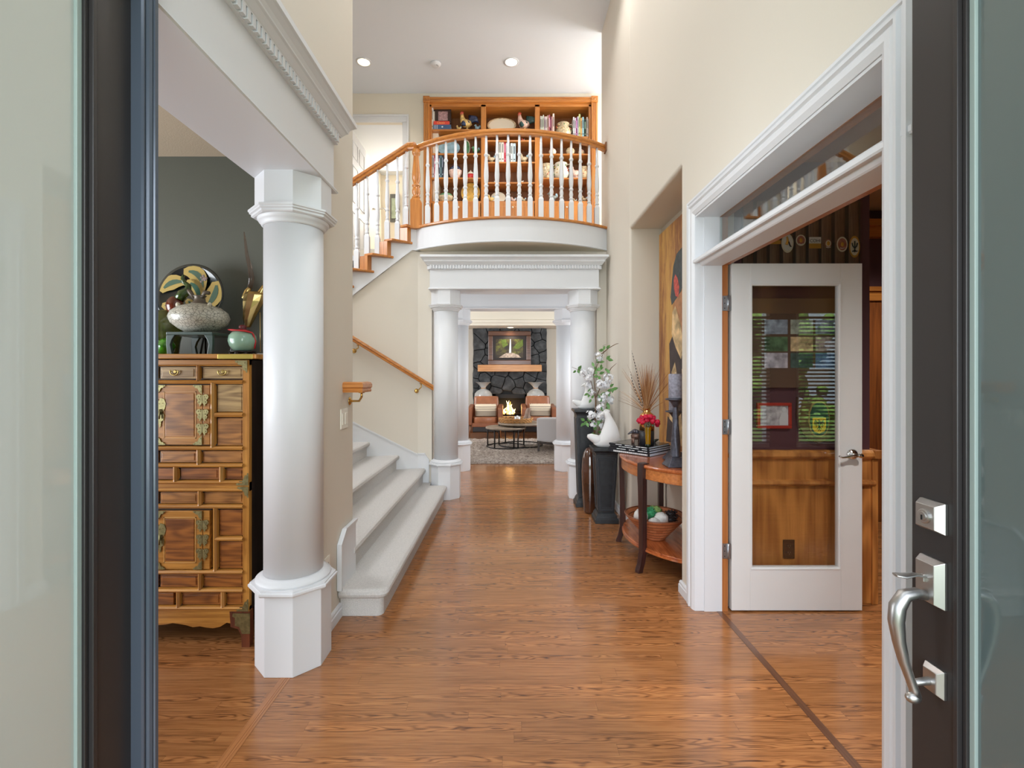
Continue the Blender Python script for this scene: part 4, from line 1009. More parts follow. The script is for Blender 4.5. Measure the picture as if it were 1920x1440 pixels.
# crackled egg vase
def M_crackle():
    m, nt, p = base_mat('crackled raku glaze'); v = coords(nt)
    vo = N(nt, 'ShaderNodeTexVoronoi'); vo.feature = 'DISTANCE_TO_EDGE'; vo.inputs['Scale'].default_value = 58; nt.links.new(v, vo.inputs['Vector'])
    col = ramp(nt, vo.outputs[0], [(0, srgb(110, 110, 100)), (.03, srgb(140, 138, 126)), (.07, srgb(206, 203, 190)), (1, srgb(216, 213, 202))])
    nt.links.new(col, p.inputs['Base Color']); p.inputs['Roughness'].default_value = .35; p.inputs['Coat Weight'].default_value = .3; return m
vx, vy = PX(374.5, 2.61), 2.61
t = thing('crackled_vase', (vx, vy, sz1), 'wide egg-shaped grey vase with crackled glaze on the dark stand', 'vase')
MB().lathe([(.05, .001), (.06, .003), (.10, .025), (.135, .055), (.146, .085), (.135, .115), (.10, .142), (.06, .155), (.045, .160)], (vx, vy, sz1), 40).build('body', M_crackle(), t)
PEW = plain('pewter brown glaze', (110, 100, 88), .4, .3)
MB().lathe([(.046, .156), (.040, .166), (.028, .176), (.026, .196), (.034, .205), (.028, .206)], (vx, vy, sz1), 20).build('neck', PEW, t)
b = MB(); b.tube([(vx-.02, vy-.01, sz1+.185), (vx-.045, vy-.012, sz1+.225), (vx-.058, vy-.012, sz1+.236)], [.008, .014, .006], 4); b.tube([(vx+.01, vy-.01, sz1+.185), (vx+.035, vy-.012, sz1+.222), (vx+.062, vy-.012, sz1+.217)], [.008, .014, .01], 4)
b.build('handle', PEW, t)
b = MB()
for d in (-1, 1): b.ball((vx+d*.085, vy-.05, sz1+.150), (.012, .010, .012), 8, 6, 0, .4)
b.build('lug', plain('pale bisque', (214, 206, 186), .6), t)
# olive gourd vessel with a red-brown bulb and curling green neck
gx, gy = PX(318, 2.74), 2.76
OLV = plain('olive green drip glaze', (96, 104, 52), .15, var=.35, vscale=18, coat=.6)
RB = plain('red brown glaze', (104, 48, 30), .15, var=.3, vscale=20, coat=.6)
t = thing('gourd_vessel', (gx, gy, ZT), 'glossy olive ceramic vessel with red-brown bulb and curling green stem', 'vessel')
MB().lathe([(.06, 0), (.075, .01), (.082, .08), (.095, .14), (.10, .19), (.085, .235), (.05, .26), (.02, .265)], (gx-.05, gy, ZT), 28).build('body', OLV, t)
b = MB(); b.ball((gx+.038, gy-.03, ZT+.285), (.045, .045, .055), 20, 14); b.build('bulb', RB, t)
b = MB(); b.tube([(gx+.06, gy-.03, ZT+.32), (gx+.075, gy-.02, ZT+.355), (gx+.10, gy-.01, ZT+.375), (gx+.095, gy, ZT+.405), (gx+.07, gy, ZT+.425), (gx+.06, gy, ZT+.45), (gx+.066, gy, ZT+.468)], [.026, .026, .020, .015, .012, .010, .006], 12); b.build('stem', plain('green glaze stem', (58, 84, 36), .12, var=.3, vscale=30, coat=.6), t)
b = MB()
for k in range(3): b.tube([(gx-.12+k*.035+.02*math.sin(j*1.3+k), gy-.11+.006*abs(j-3), ZT+.20-j*.028) for j in range(6)], .004, 6)
b.build('vine', plain('brown vine glaze', (92, 56, 36), .3), t)
gx2 = PX(301, 2.62)
t = tag(MB().ball((gx2, 2.66, ZT+.047), (.045, .045, .047), 20, 14, 0, .15, 9).build('green_bowl', plain('bright green mottled glaze', (72, 150, 34), .15, var=.5, vscale=40, coat=.7)), 'small bright green glazed jar beside the dark stand', 'jar')
# celadon jar
jx, jy = PX(455, 2.56), 2.56
t = thing('jar_base', (jx, jy, ZT), 'small black carved wooden stand under the celadon jar', 'stand')
b = MB(); b.lathe([(.058, .010), (.066, .014), (.066, .018), (.05, .020)], (jx, jy, ZT), 24)
for k in range(8): a = k*PI/4; b.ball((jx+.055*math.cos(a), jy+.055*math.sin(a), ZT+.007), (.012, .012, .007), 8, 6)
b.build('stand_ring', plain('black carved wood', (26, 22, 20), .35), t)
t = thing('celadon_jar', (jx, jy, ZT+.0205), 'round pale green celadon jar with a red bow at its neck', 'jar')
z0 = ZT+.0205
MB().lathe([(.040, .001), (.045, .003), (.062, .025), (.070, .052), (.066, .080), (.050, .100), (.034, .106)], (jx, jy, z0), 32).build('body', plain('celadon glaze', (140, 172, 150), .25, bumps=(60, .25, .004), coat=.5), t)
MB().lathe([(.036, .104), (.034, .112), (.016, .118), (.020, .126), (.016, .136), (.004, .140)], (jx, jy, z0), 20).build('lid', plain('dark red lid', (96, 22, 26), .4), t)
b = MB()
b.tube([(jx-.062, jy-.02, z0+.112), (jx-.03, jy-.045, z0+.108), (jx, jy-.052, z0+.106), (jx+.035, jy-.045, z0+.104), (jx+.062, jy-.02, z0+.096), (jx+.066, jy-.015, z0+.07)], [.006, .011, .007, .011, .007, .003], 8, flat=.5)
b.tube([(jx+.06, jy-.01, z0+.09), (jx+.068, jy, z0+.05), (jx+.064, jy, z0+.012)], [.006, .005, .004], 6); b.build('bow', plain('red ribbon', (190, 34, 40), .6), t)
# brass antelope head with glass horns
ax, ay = PX(477, 2.70), 2.72
t = thing('antelope_sculpture', (PX(484, 2.70), ay, ZT), 'gold antelope head sculpture with long clear glass horns on a thin rod', 'sculpture')
GOLD = plain('polished gold bronze', (196, 170, 112), .24, 1)
q = lambda px, py: (PX(px, 2.70), ay, PZ(py, 2.70))
b = MB()
def sec(px, py, rx, ry):
    x, y, z = q(px, py); return [(x+rx*math.cos(a), y+ry*math.sin(a), z) for a in [k*PI/5 for k in range(10)]]
b.loft([sec(461, 613, .014, .018), sec(463, 598, .030, .03), sec(468, 580, .044, .04), sec(472, 565, .058, .045), sec(475, 552, .062, .045), sec(472, 546, .040, .03)], 0, False)
b.tube([q(455, 560), q(460, 545), q(465, 538)], [.02, .017, .012], 8); b.tube([q(478, 556), q(487, 545), q(492, 534)], [.022, .018, .012], 8)
b.build('head', GOLD, t, bevel=.006)
b = MB(); b.tube([q(465, 540), q(468, 520), q(465, 500), q(459, 475), q(456, 450), q(454, 433)], [.013, .016, .013, .009, .0065, .003], 10)
b.tube([q(492, 535), q(498, 510), q(506, 480), q(510, 450)], [.012, .015, .010, .004], 10)
hg = glass_mat('horn glass', (226, 214, 206), 1.5, ((206, 190, 180), .05)); b.build('horn', hg, t)
b = MB(); b.tube([q(484, 585), q(485, 660)], .003, 6); b.build('rod', plain('pale brass rod', (190, 170, 120), .3, .8), t)
x, y, z = q(485, 0); b = MB().lathe([(.02, 0), (.02, .012), (.014, .014)], (x, y, ZT), 16); b.build('base', plain('white stone', (214, 206, 196), .5), t)
# ================================================================== niche: painting
def M_painting():
    m, nt, p = base_mat('painted gold and rust ground'); v = coords(nt, (1, 6, 1.3))
    f = noise_tex(nt, v, 3.0, 5, .65, .4); v2 = coords(nt, (1, 2.2, .35)); g = noise_tex(nt, v2, 2.2, 3)
    a = N(nt, 'ShaderNodeMath', operation='ADD'); nt.links.new(f, a.inputs[0]); nt.links.new(g, a.inputs[1])
    h = N(nt, 'ShaderNodeMath', operation='MULTIPLY'); h.inputs[1].default_value = .5; nt.links.new(a.outputs[0], h.inputs[0])
    nt.links.new(ramp(nt, h.outputs[0], [(.3, srgb(116, 66, 46)), (.43, srgb(150, 98, 56)), (.52, srgb(190, 140, 74)), (.64, srgb(206, 160, 84)), (.75, srgb(150, 116, 80))]), p.inputs['Base Color'])
    p.inputs['Roughness'].default_value = .55; bump(nt, p, f, .2, .004); return m
t = thing('painting', (1.375, 3.78, .79), 'tall gold-ground painting of a dark-haired dancer hanging in the niche', 'painting')
MB().box(1.352, 1.388, 3.18, 4.365, .79, 2.667).build('canvas', M_painting(), t, bevel=.003)
def paint_patch(name, pts, mt, dx=.0):   # pts (y, z) on the canvas face
    b = MB(); b.extr(pts, 'x', 1.3512-dx, 1.3522); b.build(name, mt, t)
PD = plain('paint near-black brown', (58, 46, 48), .6, var=.4, vscale=14); PC = plain('paint cream and ochre', (206, 176, 130), .6, var=.5, vscale=12); PR = plain('paint rose', (196, 84, 74), .6, var=.4, vscale=40); PSK = plain('paint skin', (176, 124, 84), .6, var=.25, vscale=18); PG = plain('paint grey green hair', (66, 72, 74), .6, var=.3, vscale=20)
paint_patch('painted_hair', [(3.98, 2.30), (3.90, 2.38), (3.78, 2.40), (3.68, 2.32), (3.70, 2.16), (3.80, 2.06), (3.90, 2.02), (4.02, 1.98), (4.05, 2.05), (4.02, 2.16)], PG, .0006)
paint_patch('painted_flower', [(3.97, 2.18), (3.93, 2.22), (3.88, 2.18), (3.84, 2.10), (3.86, 2.02), (3.92, 2.04), (3.96, 2.10)], PR, .0012)
paint_patch('painted_shoulder', [(3.95, 2.02), (3.90, 2.04), (3.70, 2.06), (3.60, 1.90), (3.62, 1.60), (3.80, 1.55), (3.92, 1.70), (3.98, 1.9)], PSK, .0003)
paint_patch('painted_sleeve', [(4.0, 1.92), (3.93, 1.96), (3.80, 1.78), (3.74, 1.60), (3.80, 1.52), (3.92, 1.62), (4.02, 1.74)], PC, .0016)
paint_patch('painted_bodice', [(4.08, 1.66), (4.0, 1.72), (3.86, 1.62), (3.70, 1.52), (3.60, 1.3), (3.62, 1.0), (3.95, .95), (4.10, 1.1), (4.06, 1.4)], PD, .0010)
paint_patch('painted_skirt', [(4.02, 1.42), (3.94, 1.50), (3.84, 1.30), (3.78, 1.0), (3.70, .84), (4.02, .82), (4.08, 1.0)], PC, .0018)
paint_patch('painted_skirt', [(3.78, 1.44), (3.66, 1.5), (3.58, 1.1), (3.50, .84), (3.66, .82), (3.74, 1.1)], PC, .0018)
paint_patch('painted_shade', [(4.12, 1.04), (4.0, 1.0), (3.9, .84), (4.16, .82)], PD, .0022)

# ================================================================== demilune console
TYC, AX_, AY_, TXC = 3.71, .505, .625, 1.365
CHERRY = wood('cherry console wood', (190, 106, 56), (140, 68, 32), 'y', 1.2, .22, .5, figure=.15)
CHERRYL = wood('light cherry apron', (202, 126, 64), (156, 86, 38), 'y', 1.2, .3, .4)
DLEG = wood('dark mahogany console leg', (66, 36, 32), (34, 20, 20), 'z', 1, .3, .4)
def demi(ax, ay, n=40): return [(TXC, TYC-ay)]+[(TXC-ax*math.cos(a), TYC+ay*math.sin(a)) for a in [-PI/2+PI*k/n for k in range(n+1)]][0:]+[(TXC, TYC+ay)]
def demi_loft(mb, layers, m=0):
    mb.loft([[(x, y, z) for x, y in demi(AX_+o, AY_+o)] for o, z in layers], m); return mb
ct = thing('console_table', (1.15, TYC, 0), 'half-round cherry console table with dark legs and a lower shelf in the niche', 'console table')
demi_loft(MB(), [(-.010, .735), (-.002, .742), (0, .752), (-.004, .760), (-.012, .763)]).build('table_top', CHERRY, ct)
demi_loft(MB(), [(-.022, .660), (-.016, .664), (-.018, .735)]).build('apron', CHERRYL, ct)
demi_loft(MB(), [(-.03, .142), (-.022, .147), (-.022, .158), (-.030, .162), (-.026, .168), (-.032, .172)]).build('lower_shelf', CHERRY, ct)
def cleg(a):
    ca, sa = math.cos(a), math.sin(a); nx_, ny_ = ca/AX_, sa/AY_; L = math.hypot(nx_, ny_); nx_, ny_ = -nx_/L, ny_/L
    px_, py_ = TXC-(AX_-.012)*ca, TYC+(AY_-.012)*sa; tx_, ty_ = -ny_, nx_
    b = MB(); rings = []
    for z, o, w_ in ((0, .040, .020), (.02, .038, .020), (.06, .022, .019), (.14, .006, .020), (.35, .006, .021), (.60, .010, .026), (.66, .012, .028), (.745, .012, .028), (.770, .010, .028)):
        rings.append([(px_+nx_*(o+dn)+tx_*w_*s_, py_+ny_*(o+dn)+ty_*w_*s_, z) for dn, s_ in ((.012, -1), (.012, 1), (-.030, 1), (-.030, -1))])
    b.loft(rings); b.obox((px_-nx_*.012, py_-ny_*.012, .768), (.012 if False else .05, .055, .008), math.atan2(ny_, nx_)); b.build('leg', DLEG, ct, bevel=.003)
cleg(math.asin(-.31/AY_)); cleg(math.asin(.31/AY_))
for y in (TYC-AY_+.05, TYC+AY_-.05):
    b = MB(); b.box(TXC-.045, TXC-.002, y-.02, y+.02, 0, .66); b.build('leg', DLEG, ct, bevel=.003)
ZTOP = .7635
# --- books
bc = [(1.071, 3.694), (.943, 4.05), (1.313, 3.914)]
ang = math.atan2(3.914-3.694, 1.313-1.071)
BKW = plain('printed white spine lettering', (226, 228, 230), .5); PAGE = plain('book page block', (206, 214, 226), .7, bumps=(400, .3, .001)); DKB = plain('black glossy book cover', (36, 38, 44), .25, coat=.3)
z = ZTOP
for k, (w_, l_, h_, da, lab) in enumerate(((.335, .385, .024, 0, 'thickest art book with bold white spine lettering at the bottom of the console stack'),
                                   (.325, .375, .017, .02, 'large dark art book second from the bottom of the console stack'),
                                   (.325, .37, .015, -.02, 'large dark art book third from the bottom of the console stack'),
                                   (.32, .37, .015, .03, 'large black-covered art book on top of the console stack'))):
    A = ang+da*.6; u = Vector((math.cos(A), math.sin(A))); v_ = Vector((-u.y, u.x)); o0 = Vector(bc[0])+u*(.004*k)+v_*(.004*k)
    cen = o0+u*w_/2+v_*l_/2
    t = thing('book', (cen.x, cen.y, z), lab, 'book', 'art books on the console table')
    b = MB(); b.obox((cen.x, cen.y, z+.0012), (w_, l_, .0024), A); b.obox((cen.x, cen.y, z+h_-.0012), (w_, l_, .0024), A)
    c2 = cen-u*(w_/2-.0015); b.obox((c2.x, c2.y, z+h_/2), (.003, l_, h_), A); b.build('cover', DKB, t)
    c3 = cen+u*.004; MB().obox((c3.x, c3.y, z+h_/2), (w_-.014, l_-.012, h_-.005), A).build('pages', PAGE, t)
    b = MB(); rnd = random.Random(k+3); p0 = .02
    while p0 < l_-.06:
        ln = rnd.uniform(.006, .016) if k == 0 else rnd.uniform(.02, .06)
        if p0+ln > l_-.03: break
        c4 = o0+v_*(p0+ln/2)-u*.0006; b.obox((c4.x, c4.y, z+h_/2), (.0012, ln, h_*(.5 if k == 0 else .32)), A); p0 += ln+(.004 if k == 0 else rnd.choice((.004, .03)))
    b.build('spine_lettering', BKW, t)
    z += h_+.0004
ZB = z
# --- tall gold and black vase with dried grass
vx, vy = PX(1214, 3.84), 3.86
t = thing('gold_vase', (vx, vy, ZB), 'tall gold vase with a black lower half holding dried grass on the book stack', 'vase')
MB().lathe([(.052, 0), (.057, .003), (.058, .115)], (vx, vy, ZB), 36).build('lower_body', plain('matte black lower vase', (30, 30, 36), .45), t)
MB().lathe([(.058, .115), (.059, .215), (.052, .243), (.034, .258), (.029, .262), (.029, .290), (.032, .292), (.027, .290), (.026, .262)], (vx, vy, ZB), 36).build('upper_body', plain('polished copper gold', (226, 176, 112), .22, 1), t)
gr = thing('dried_grass', (vx, vy, ZB+.27), 'dried brown ornamental grass with two barred feathers in the gold vase', 'dried flowers')
b = MB(); rnd = random.Random(11)
for i in range(190):
    a = rnd.uniform(0, 2*PI); sp = abs(rnd.gauss(0, .33)); L = rnd.uniform(.20, .42)*(1.0 if sp < .5 else .8); 
    dx, dy = math.cos(a)*sp, math.sin(a)*sp*.7; bend = rnd.uniform(.1, .5)
    P = [(vx+rnd.uniform(-.012, .012), vy+rnd.uniform(-.012, .012), ZB+.24)]
    for k in range(1, 5): u = k/4; P.append((vx+dx*L*u*(1+bend*u*.6), vy+dy*L*u*(1+bend*u*.6), ZB+.26+L*u*math.sqrt(max(.1, 1-sp*sp))*(1-.12*bend*u*u)))
    r0 = rnd.uniform(.0012, .0022); b.tube(P, [r0, r0, r0*.8, r0*.6, r0*.25], 4, rnd.randint(0, 2), False)
b.build('grass_blades', [plain('dry grass tan', (176, 122, 74), .8), plain('dry grass brown', (136, 84, 46), .8), plain('dry grass pale', (200, 156, 110), .8)], gr)['kind'] = 'stuff'
def M_feather():
    m, nt, p = base_mat('barred feather'); v = coords(nt, (0, 0, 1)); wv = N(nt, 'ShaderNodeTexWave'); wv.bands_direction = 'Z'; wv.inputs['Scale'].default_value = 13; nt.links.new(v, wv.inputs['Vector'])
    nt.links.new(ramp(nt, wv.outputs['Fac'], [(.4, srgb(46, 40, 42)), (.6, srgb(196, 184, 168))]), p.inputs['Base Color']); p.inputs['Roughness'].default_value = .8; return m
MF = M_feather()
for tip in (((1184, 657), (1196, 700), (1206, 765)), ((1181, 692), (1188, 735), (1206, 765))):
    pts = []
    for u in [k/10 for k in range(11)]:
        x = (1-u)**2*tip[2][0]+2*u*(1-u)*tip[1][0]+u*u*tip[0][0]; y = (1-u)**2*tip[2][1]+2*u*(1-u)*tip[1][1]+u*u*tip[0][1]
        pts.append((PX(x, 3.82), 3.82, PZ(y, 3.82)))
    b = MB(); b.tube(pts, [.004, .008, .010, .011, .011, .010, .010, .009, .008, .006, .001], 6, flat=.3); b.build('feather', MF, gr)
# --- red flowers in amber glass
rx, ry = PX(1217, 3.74), 3.77
t = thing('bud_vase', (rx, ry, ZB), 'small amber yellow glass bud vase in front of the gold vase', 'vase')
MB().lathe([(.018, 0), (.019, .004), (.020, .04), (.024, .14), (.026, .150)], (rx, ry, ZB), 20).build('body', glass_mat('amber glass', (236, 190, 30), 1.5, ((214, 168, 20), .55)), t)
MB().lathe([(.0205, 0), (.0215, .016), (.015, .018)], (rx, ry, ZB), 20).build('foot', plain('dark green glass foot', (40, 48, 26), .2), t)
t = thing('red_flowers', (rx, ry, ZB+.15), 'bunch of crimson red carnations in the amber bud vase', 'flowers')
rnd = random.Random(5); RED = plain('crimson petal', (196, 20, 58), .6, var=.45, vscale=70)
for (dx, dz) in ((-.070, .005), (-.045, .028), (-.018, .036), (.012, .038), (.038, .028), (-.05, -.002), (-.01, .008), (.03, .004), (.068, -.004), (.075, -.022)):
    c = (rx+dx, ry+rnd.uniform(-.025, .01), ZB+.195+dz); b = MB(); b.ball(c, .021, 12, 8, 0, .5, 9)
    for i in range(9):
        a = rnd.uniform(0, 6.28); e = rnd.uniform(-.5, 1.2); b.ball((c[0]+.015*math.cos(a)*math.cos(e), c[1]+.015*math.sin(a)*math.cos(e), c[2]+.015*math.sin(e)), (.008, .008, .006), 7, 5, 0, .4)
    b.build('carnation', RED, t)
b = MB()
for i in range(12): b.tube([(rx+rnd.uniform(-.01, .01), ry, ZB+.10), (rx+rnd.uniform(-.05, .05), ry+rnd.uniform(-.02, .02), ZB+.195)], .0018, 5)
for i in range(14): b.ball((rx+rnd.uniform(-.04, .04), ry+rnd.uniform(-.02, .01), ZB+.17+rnd.uniform(-.012, .012)), (.010, .006, .004), 6, 4)
b.build('stems', plain('grey green stem', (96, 112, 90), .6), t)
# --- small striped quadruped figurine (elephant-like tapir with long snout) on the books
ex, ey = PX(1193, 3.93), 3.93
def P3(px, py, dy=0): return (PX(px, 3.93), ey+dy, PZ(py, 3.93))
t = thing('elephant_figurine', (ex, ey, ZB), 'small striped wooden elephant figurine on the books left of the gold vase', 'figurine')
EL = plain('bronze striped figurine', (112, 84, 72), .35, .3, var=.6, vscale=60)
b = MB(); b.tube([(ex-.040, ey, ZB+.052), (ex-.028, ey, ZB+.058), (ex, ey, ZB+.060), (ex+.028, ey, ZB+.058), (ex+.045, ey, ZB+.048)], [.012, .026, .031, .028, .012], 14)
for dx in (-.026, .026):
    for dy in (-.016, .016): b.tube([(ex+dx, ey+dy, ZB+.045), (ex+dx*1.05, ey+dy, ZB+.02), (ex+dx*1.05, ey+dy, ZB+.0015)], [.013, .009, .011], 8)
b.build('body', EL, t)
b = MB(); b.ball((ex-.012, ey-.004, ZB+.098), (.026, .020, .020), 14, 10); b.tube([(ex-.022, ey-.004, ZB+.098), (ex-.045, ey-.006, ZB+.090), (ex-.066, ey-.006, ZB+.078), (ex-.072, ey-.006, ZB+.076)], [.014, .010, .006, .004], 10)
b.tube([(ex-.004, ey, ZB+.082), (ex-.006, ey, ZB+.098)], [.020, .016], 10); b.ball((ex+.004, ey-.02, ZB+.096), (.016, .004, .018), 10, 6); b.build('head', plain('dark pewter figurine head', (74, 70, 76), .3, .4, var=.4, vscale=60), t)
t = thing('dark_leaf_ornament', (PX(1229, 3.9), 3.95, ZB), 'tiny dark pointed bird ornament right of the gold vase', 'figurine')
b = MB(); bx_, bz_ = PX(1228, 3.95), ZB; b.tube([(bx_-.02, 3.95, bz_+.012), (bx_, 3.95, bz_+.018), (bx_+.02, 3.95, bz_+.026), (bx_+.034, 3.95, bz_+.030)], [.010, .013, .009, .002], 8); b.lathe([(.012, 0), (.008, .004), (.006, .012)], (bx_-.004, 3.95, bz_), 10); b.build('body', DKG, t)
# --- candlesticks
IRON = plain('dark carved iron', (80, 80, 90), .42, .55, var=.35, vscale=40, bumps=(60, .5, .004))
CAND = plain('grey textured candle wax', (136, 134, 146), .6, bumps=(120, .6, .004), var=.3, vscale=60)
def candlestick(x, y, h, label):
    t = thing('candlestick', (x, y, ZTOP), label, 'candlestick', 'candlesticks on the console')
    b = MB(); s2 = 1.0
    b.loft([[(x+i*r_, y+j*r_, ZTOP+z_) for i, j in ((-1, -1), (1, -1), (1, 1), (-1, 1))] for r_, z_ in ((.072, 0), (.074, .006), (.070, .012), (.045, .05), (.040, .056), (.042, .062), (.034, .066))])
    b.build('base', IRON, t, bevel=.003)
    b = MB(); n = 44; rings = []
    for k in range(n+1):
        u = k/n; z_ = ZTOP+.064+(h-.064-.06)*u; r_ = .034-.018*u; ph = u*9
        rings.append([(x+r_*(1+.08*math.sin(4*a+ph))*math.cos(a), y+r_*(1+.08*math.sin(4*a+ph))*math.sin(a), z_) for a in [2*PI*i/20 for i in range(20)]])
    b.loft(rings, 0, True); b.build('stem', IRON, t)
    MB().lathe([(.016, h-.062), (.020, h-.05), (.034, h-.028), (.048, h-.014), (.070, h-.010), (.071, h-.002), (.060, h)], (x, y, ZTOP), 28).build('cup', IRON, t)
    return t
def candle(x, y, z, r, h, label):
    t = thing('candle', (x, y, z), label, 'candle', 'pillar candles')
    MB().lathe([(r-.002, 0), (r, .004), (r, h-.004), (r-.005, h)], (x, y, z), 28).build('wax', CAND, t)
    MB().tube([(x, y, z+h-.001), (x+.001, y, z+h+.012)], .0018, 5).build('wick', plain('white wick', (220, 214, 204), .8), t)
cxn, cyn = 1.148, 3.335
candlestick(cxn, cyn, .470, 'tall dark carved candlestick at the near end of the console'); candle(cxn, cyn, ZTOP+.4705, .048, .170, 'tall grey pillar candle on the nearer candlestick')
cxf, cyf = 1.222, 3.56
candlestick(cxf, cyf, .367, 'shorter dark carved candlestick half hidden behind the tall one'); candle(cxf, cyf, ZTOP+.3675, .045, .15, 'shorter grey pillar candle on the farther candlestick')
# --- wooden segmented bowl on the lower shelf
bx0, by0, bz0 = 1.085, 3.60, .1725
def M_bowl():
    m, nt, p = base_mat('segmented bowl wood'); tc = N(nt, 'ShaderNodeTexCoord'); sp = N(nt, 'ShaderNodeSeparateXYZ'); nt.links.new(tc.outputs['Object'], sp.inputs[0])
    at = N(nt, 'ShaderNodeMath', operation='ARCTAN2'); nt.links.new(sp.outputs[1], at.inputs[0]); nt.links.new(sp.outputs[0], at.inputs[1])
    cb = N(nt, 'ShaderNodeCombineXYZ'); nt.links.new(at.outputs[0], cb.inputs[0]); nt.links.new(sp.outputs[2], cb.inputs[1])
    br = N(nt, 'ShaderNodeTexBrick'); br.inputs['Scale'].default_value = 1; br.inputs['Brick Width'].default_value = .30; br.inputs['Row Height'].default_value = .026; br.inputs['Mortar Size'].default_value = .0022
    br.inputs['Color1'].default_value = srgb(188, 118, 78); br.inputs['Color2'].default_value = srgb(160, 92, 56); br.inputs['Mortar'].default_value = srgb(84, 44, 28)
    nt.links.new(cb.outputs[0], br.inputs['Vector']); nt.links.new(br.outputs['Color'], p.inputs['Base Color']); p.inputs['Roughness'].default_value = .4; return m
t = thing('wooden_bowl', (bx0, by0, bz0), 'flared wooden segmented bowl on the console lower shelf', 'bowl')
MB().lathe([(.055, 0), (.070, .001), (.074, .01), (.22, .172), (.226, .180), (.222, .186), (.214, .180), (.07, .022), (.03, .016)], (bx0, by0, bz0), 56).build('bowl_body', M_bowl(), t)
rb = 'decorative balls in the wooden bowl'
WB = plain('white textured ball', (222, 218, 212), .8, bumps=(120, .6, .005))
def inbowl(o, label): tag(o, label, 'ornament', rb)
inbowl(MB().ball((bx0-.115, by0-.03, bz0+.175), .052, 20, 12, 0, .12, 8).build('ornament_ball', WB), 'white textured ball at the left side of the wooden bowl')
inbowl(MB().ball((bx0+.035, by0-.035, bz0+.150), .054, 20, 12, 0, .12, 8).build('ornament_ball', WB), 'white textured ball in the middle of the wooden bowl beside the pinecones')
inbowl(MB().ball((bx0-.03, by0-.075, bz0+.125), (.05, .045, .05), 20, 12, 0, .12, 8).build('ornament_ball', WB), 'white textured ball low at the front of the wooden bowl')
GRN = plain('green moss', (58, 140, 92), .8, var=.5, vscale=60); b = MB(); rnd = random.Random(2)
for i in range(110):
    d = Vector((rnd.gauss(0, 1), rnd.gauss(0, 1), rnd.gauss(0, 1))).normalized(); c = Vector((bx0-.035, by0+.02, bz0+.185)); b.tube([c+d*.03, c+d*rnd.uniform(.045, .056)], [.007, .002], 5)
b.ball((bx0-.035, by0+.02, bz0+.185), .042, 16, 10); inbowl(b.build('moss_ball', GRN), 'spiky green moss ball in the wooden bowl')
b = MB(); b.ball((bx0+.02, by0+.08, bz0+.185), (.05, .045, .035), 14, 9, 0, .4, 8); inbowl(b.build('moss_clump', plain('yellow green moss', (140, 170, 96), .9, var=.4, vscale=60)), 'pale green moss clump at the back of the wooden bowl')
PCN = plain('dark pinecone', (44, 36, 36), .5, var=.4, vscale=60)
for k, (dx, dy, dz, lab) in enumerate(((.105, -.04, .150, 'dark pinecone at the front right of the wooden bowl'), (.135, .045, .168, 'dark pinecone behind at the right of the wooden bowl'))):
    b = MB(); c = Vector((bx0+dx, by0+dy, bz0+dz)); b.ball(tuple(c), (.038, .026, .024), 12, 8)
    for i in range(42):
        u = i/41*2-1; a = i*2.4; r = .030*math.sqrt(max(0, 1-u*u*.8)); p0 = c+Vector((u*.045, r*.7*math.cos(a), r*.7*math.sin(a))); d = Vector((.35, math.cos(a), math.sin(a)))
        b.tube([p0, p0+d*.014], [.008, .003], 5, flat=.45)
    inbowl(b.build('pinecone', PCN), lab)

# ================================================================== pedestals, white birds, brown floor vase with blossom branches
def pedestal(x, y, h, w_, label):
    t = thing('pedestal', (x, y, 0), label, 'pedestal', 'black pedestals')
    f = w_/.24; b = MB()
    def sq(r_, z_): return [(x+i*r_, y+j*r_, z_) for i, j in ((-1, -1), (1, -1), (1, 1), (-1, 1))]
    b.loft([sq(.112*f, 0), sq(.112*f, .035), sq(.106*f, .045), sq(.100*f, .048), (sq(.098*f, .066)), sq(.086*f, .088), sq(.080*f, .094)]); b.build('base', BLACKP, t, bevel=.003)
    b = MB(); r0, r1, zt2 = .076*f, .104*f, h-.062; b.loft([sq(r0, .09), sq(r1, zt2)])
    # raised panel mouldings on each face
    for k in range(4):
        R = Matrix.Translation((x, y, 0)) @ Matrix.Rotation(k*PI/2, 4, 'Z')
        q = MB()
        def pt(u, z_, o): rr = r0+(r1-r0)*(z_-.09)/(zt2-.09); return (u*(rr-.018), -rr-o, z_)
        for ins, o, wd in ((0, .004, .010), (.020, .003, .005)):
            a0, a1 = .12+ins, zt2-.03-ins; k1 = 1-ins*9
            for (ua, za, ub, zb2) in ((-1, a0, -1, a1), (1, a0, 1, a1), (-1, a0, 1, a0), (-1, a1, 1, a1)):
                pa, pb = Vector(pt(ua*k1, za, 0)), Vector(pt(ub*k1, zb2, 0)); q.tube([pa, pb], wd*.5, 4)
        q.xform(R); b.add(q.v, q.f, 1)
    b.build('body', [BLACKP, plain('worn black moulding', (64, 67, 72), .4)], t)  # panel mouldings a little paler than the body
    b = MB(); b.loft([sq(.100*f, h-.066), sq(.106*f, h-.058), sq(.108*f, h-.048), sq(.118*f, h-.036), sq(.126*f, h-.028), sq(.132*f, h-.024), sq(.132*f, h-.004), sq(.128*f, h)]); b.build('top', BLACKP, t, bevel=.002)
    return t
P2 = (.905, 4.60); P1 = (.80, 5.16)
pedestal(P2[0], P2[1], .708, .235, 'shorter black pedestal beside the console table')
pedestal(P1[0], P1[1], 1.03, .235, 'taller black pedestal in front of the right portal column')
STONE = plain('white stoneware', (226, 226, 226), .6, bumps=(90, .25, .004))
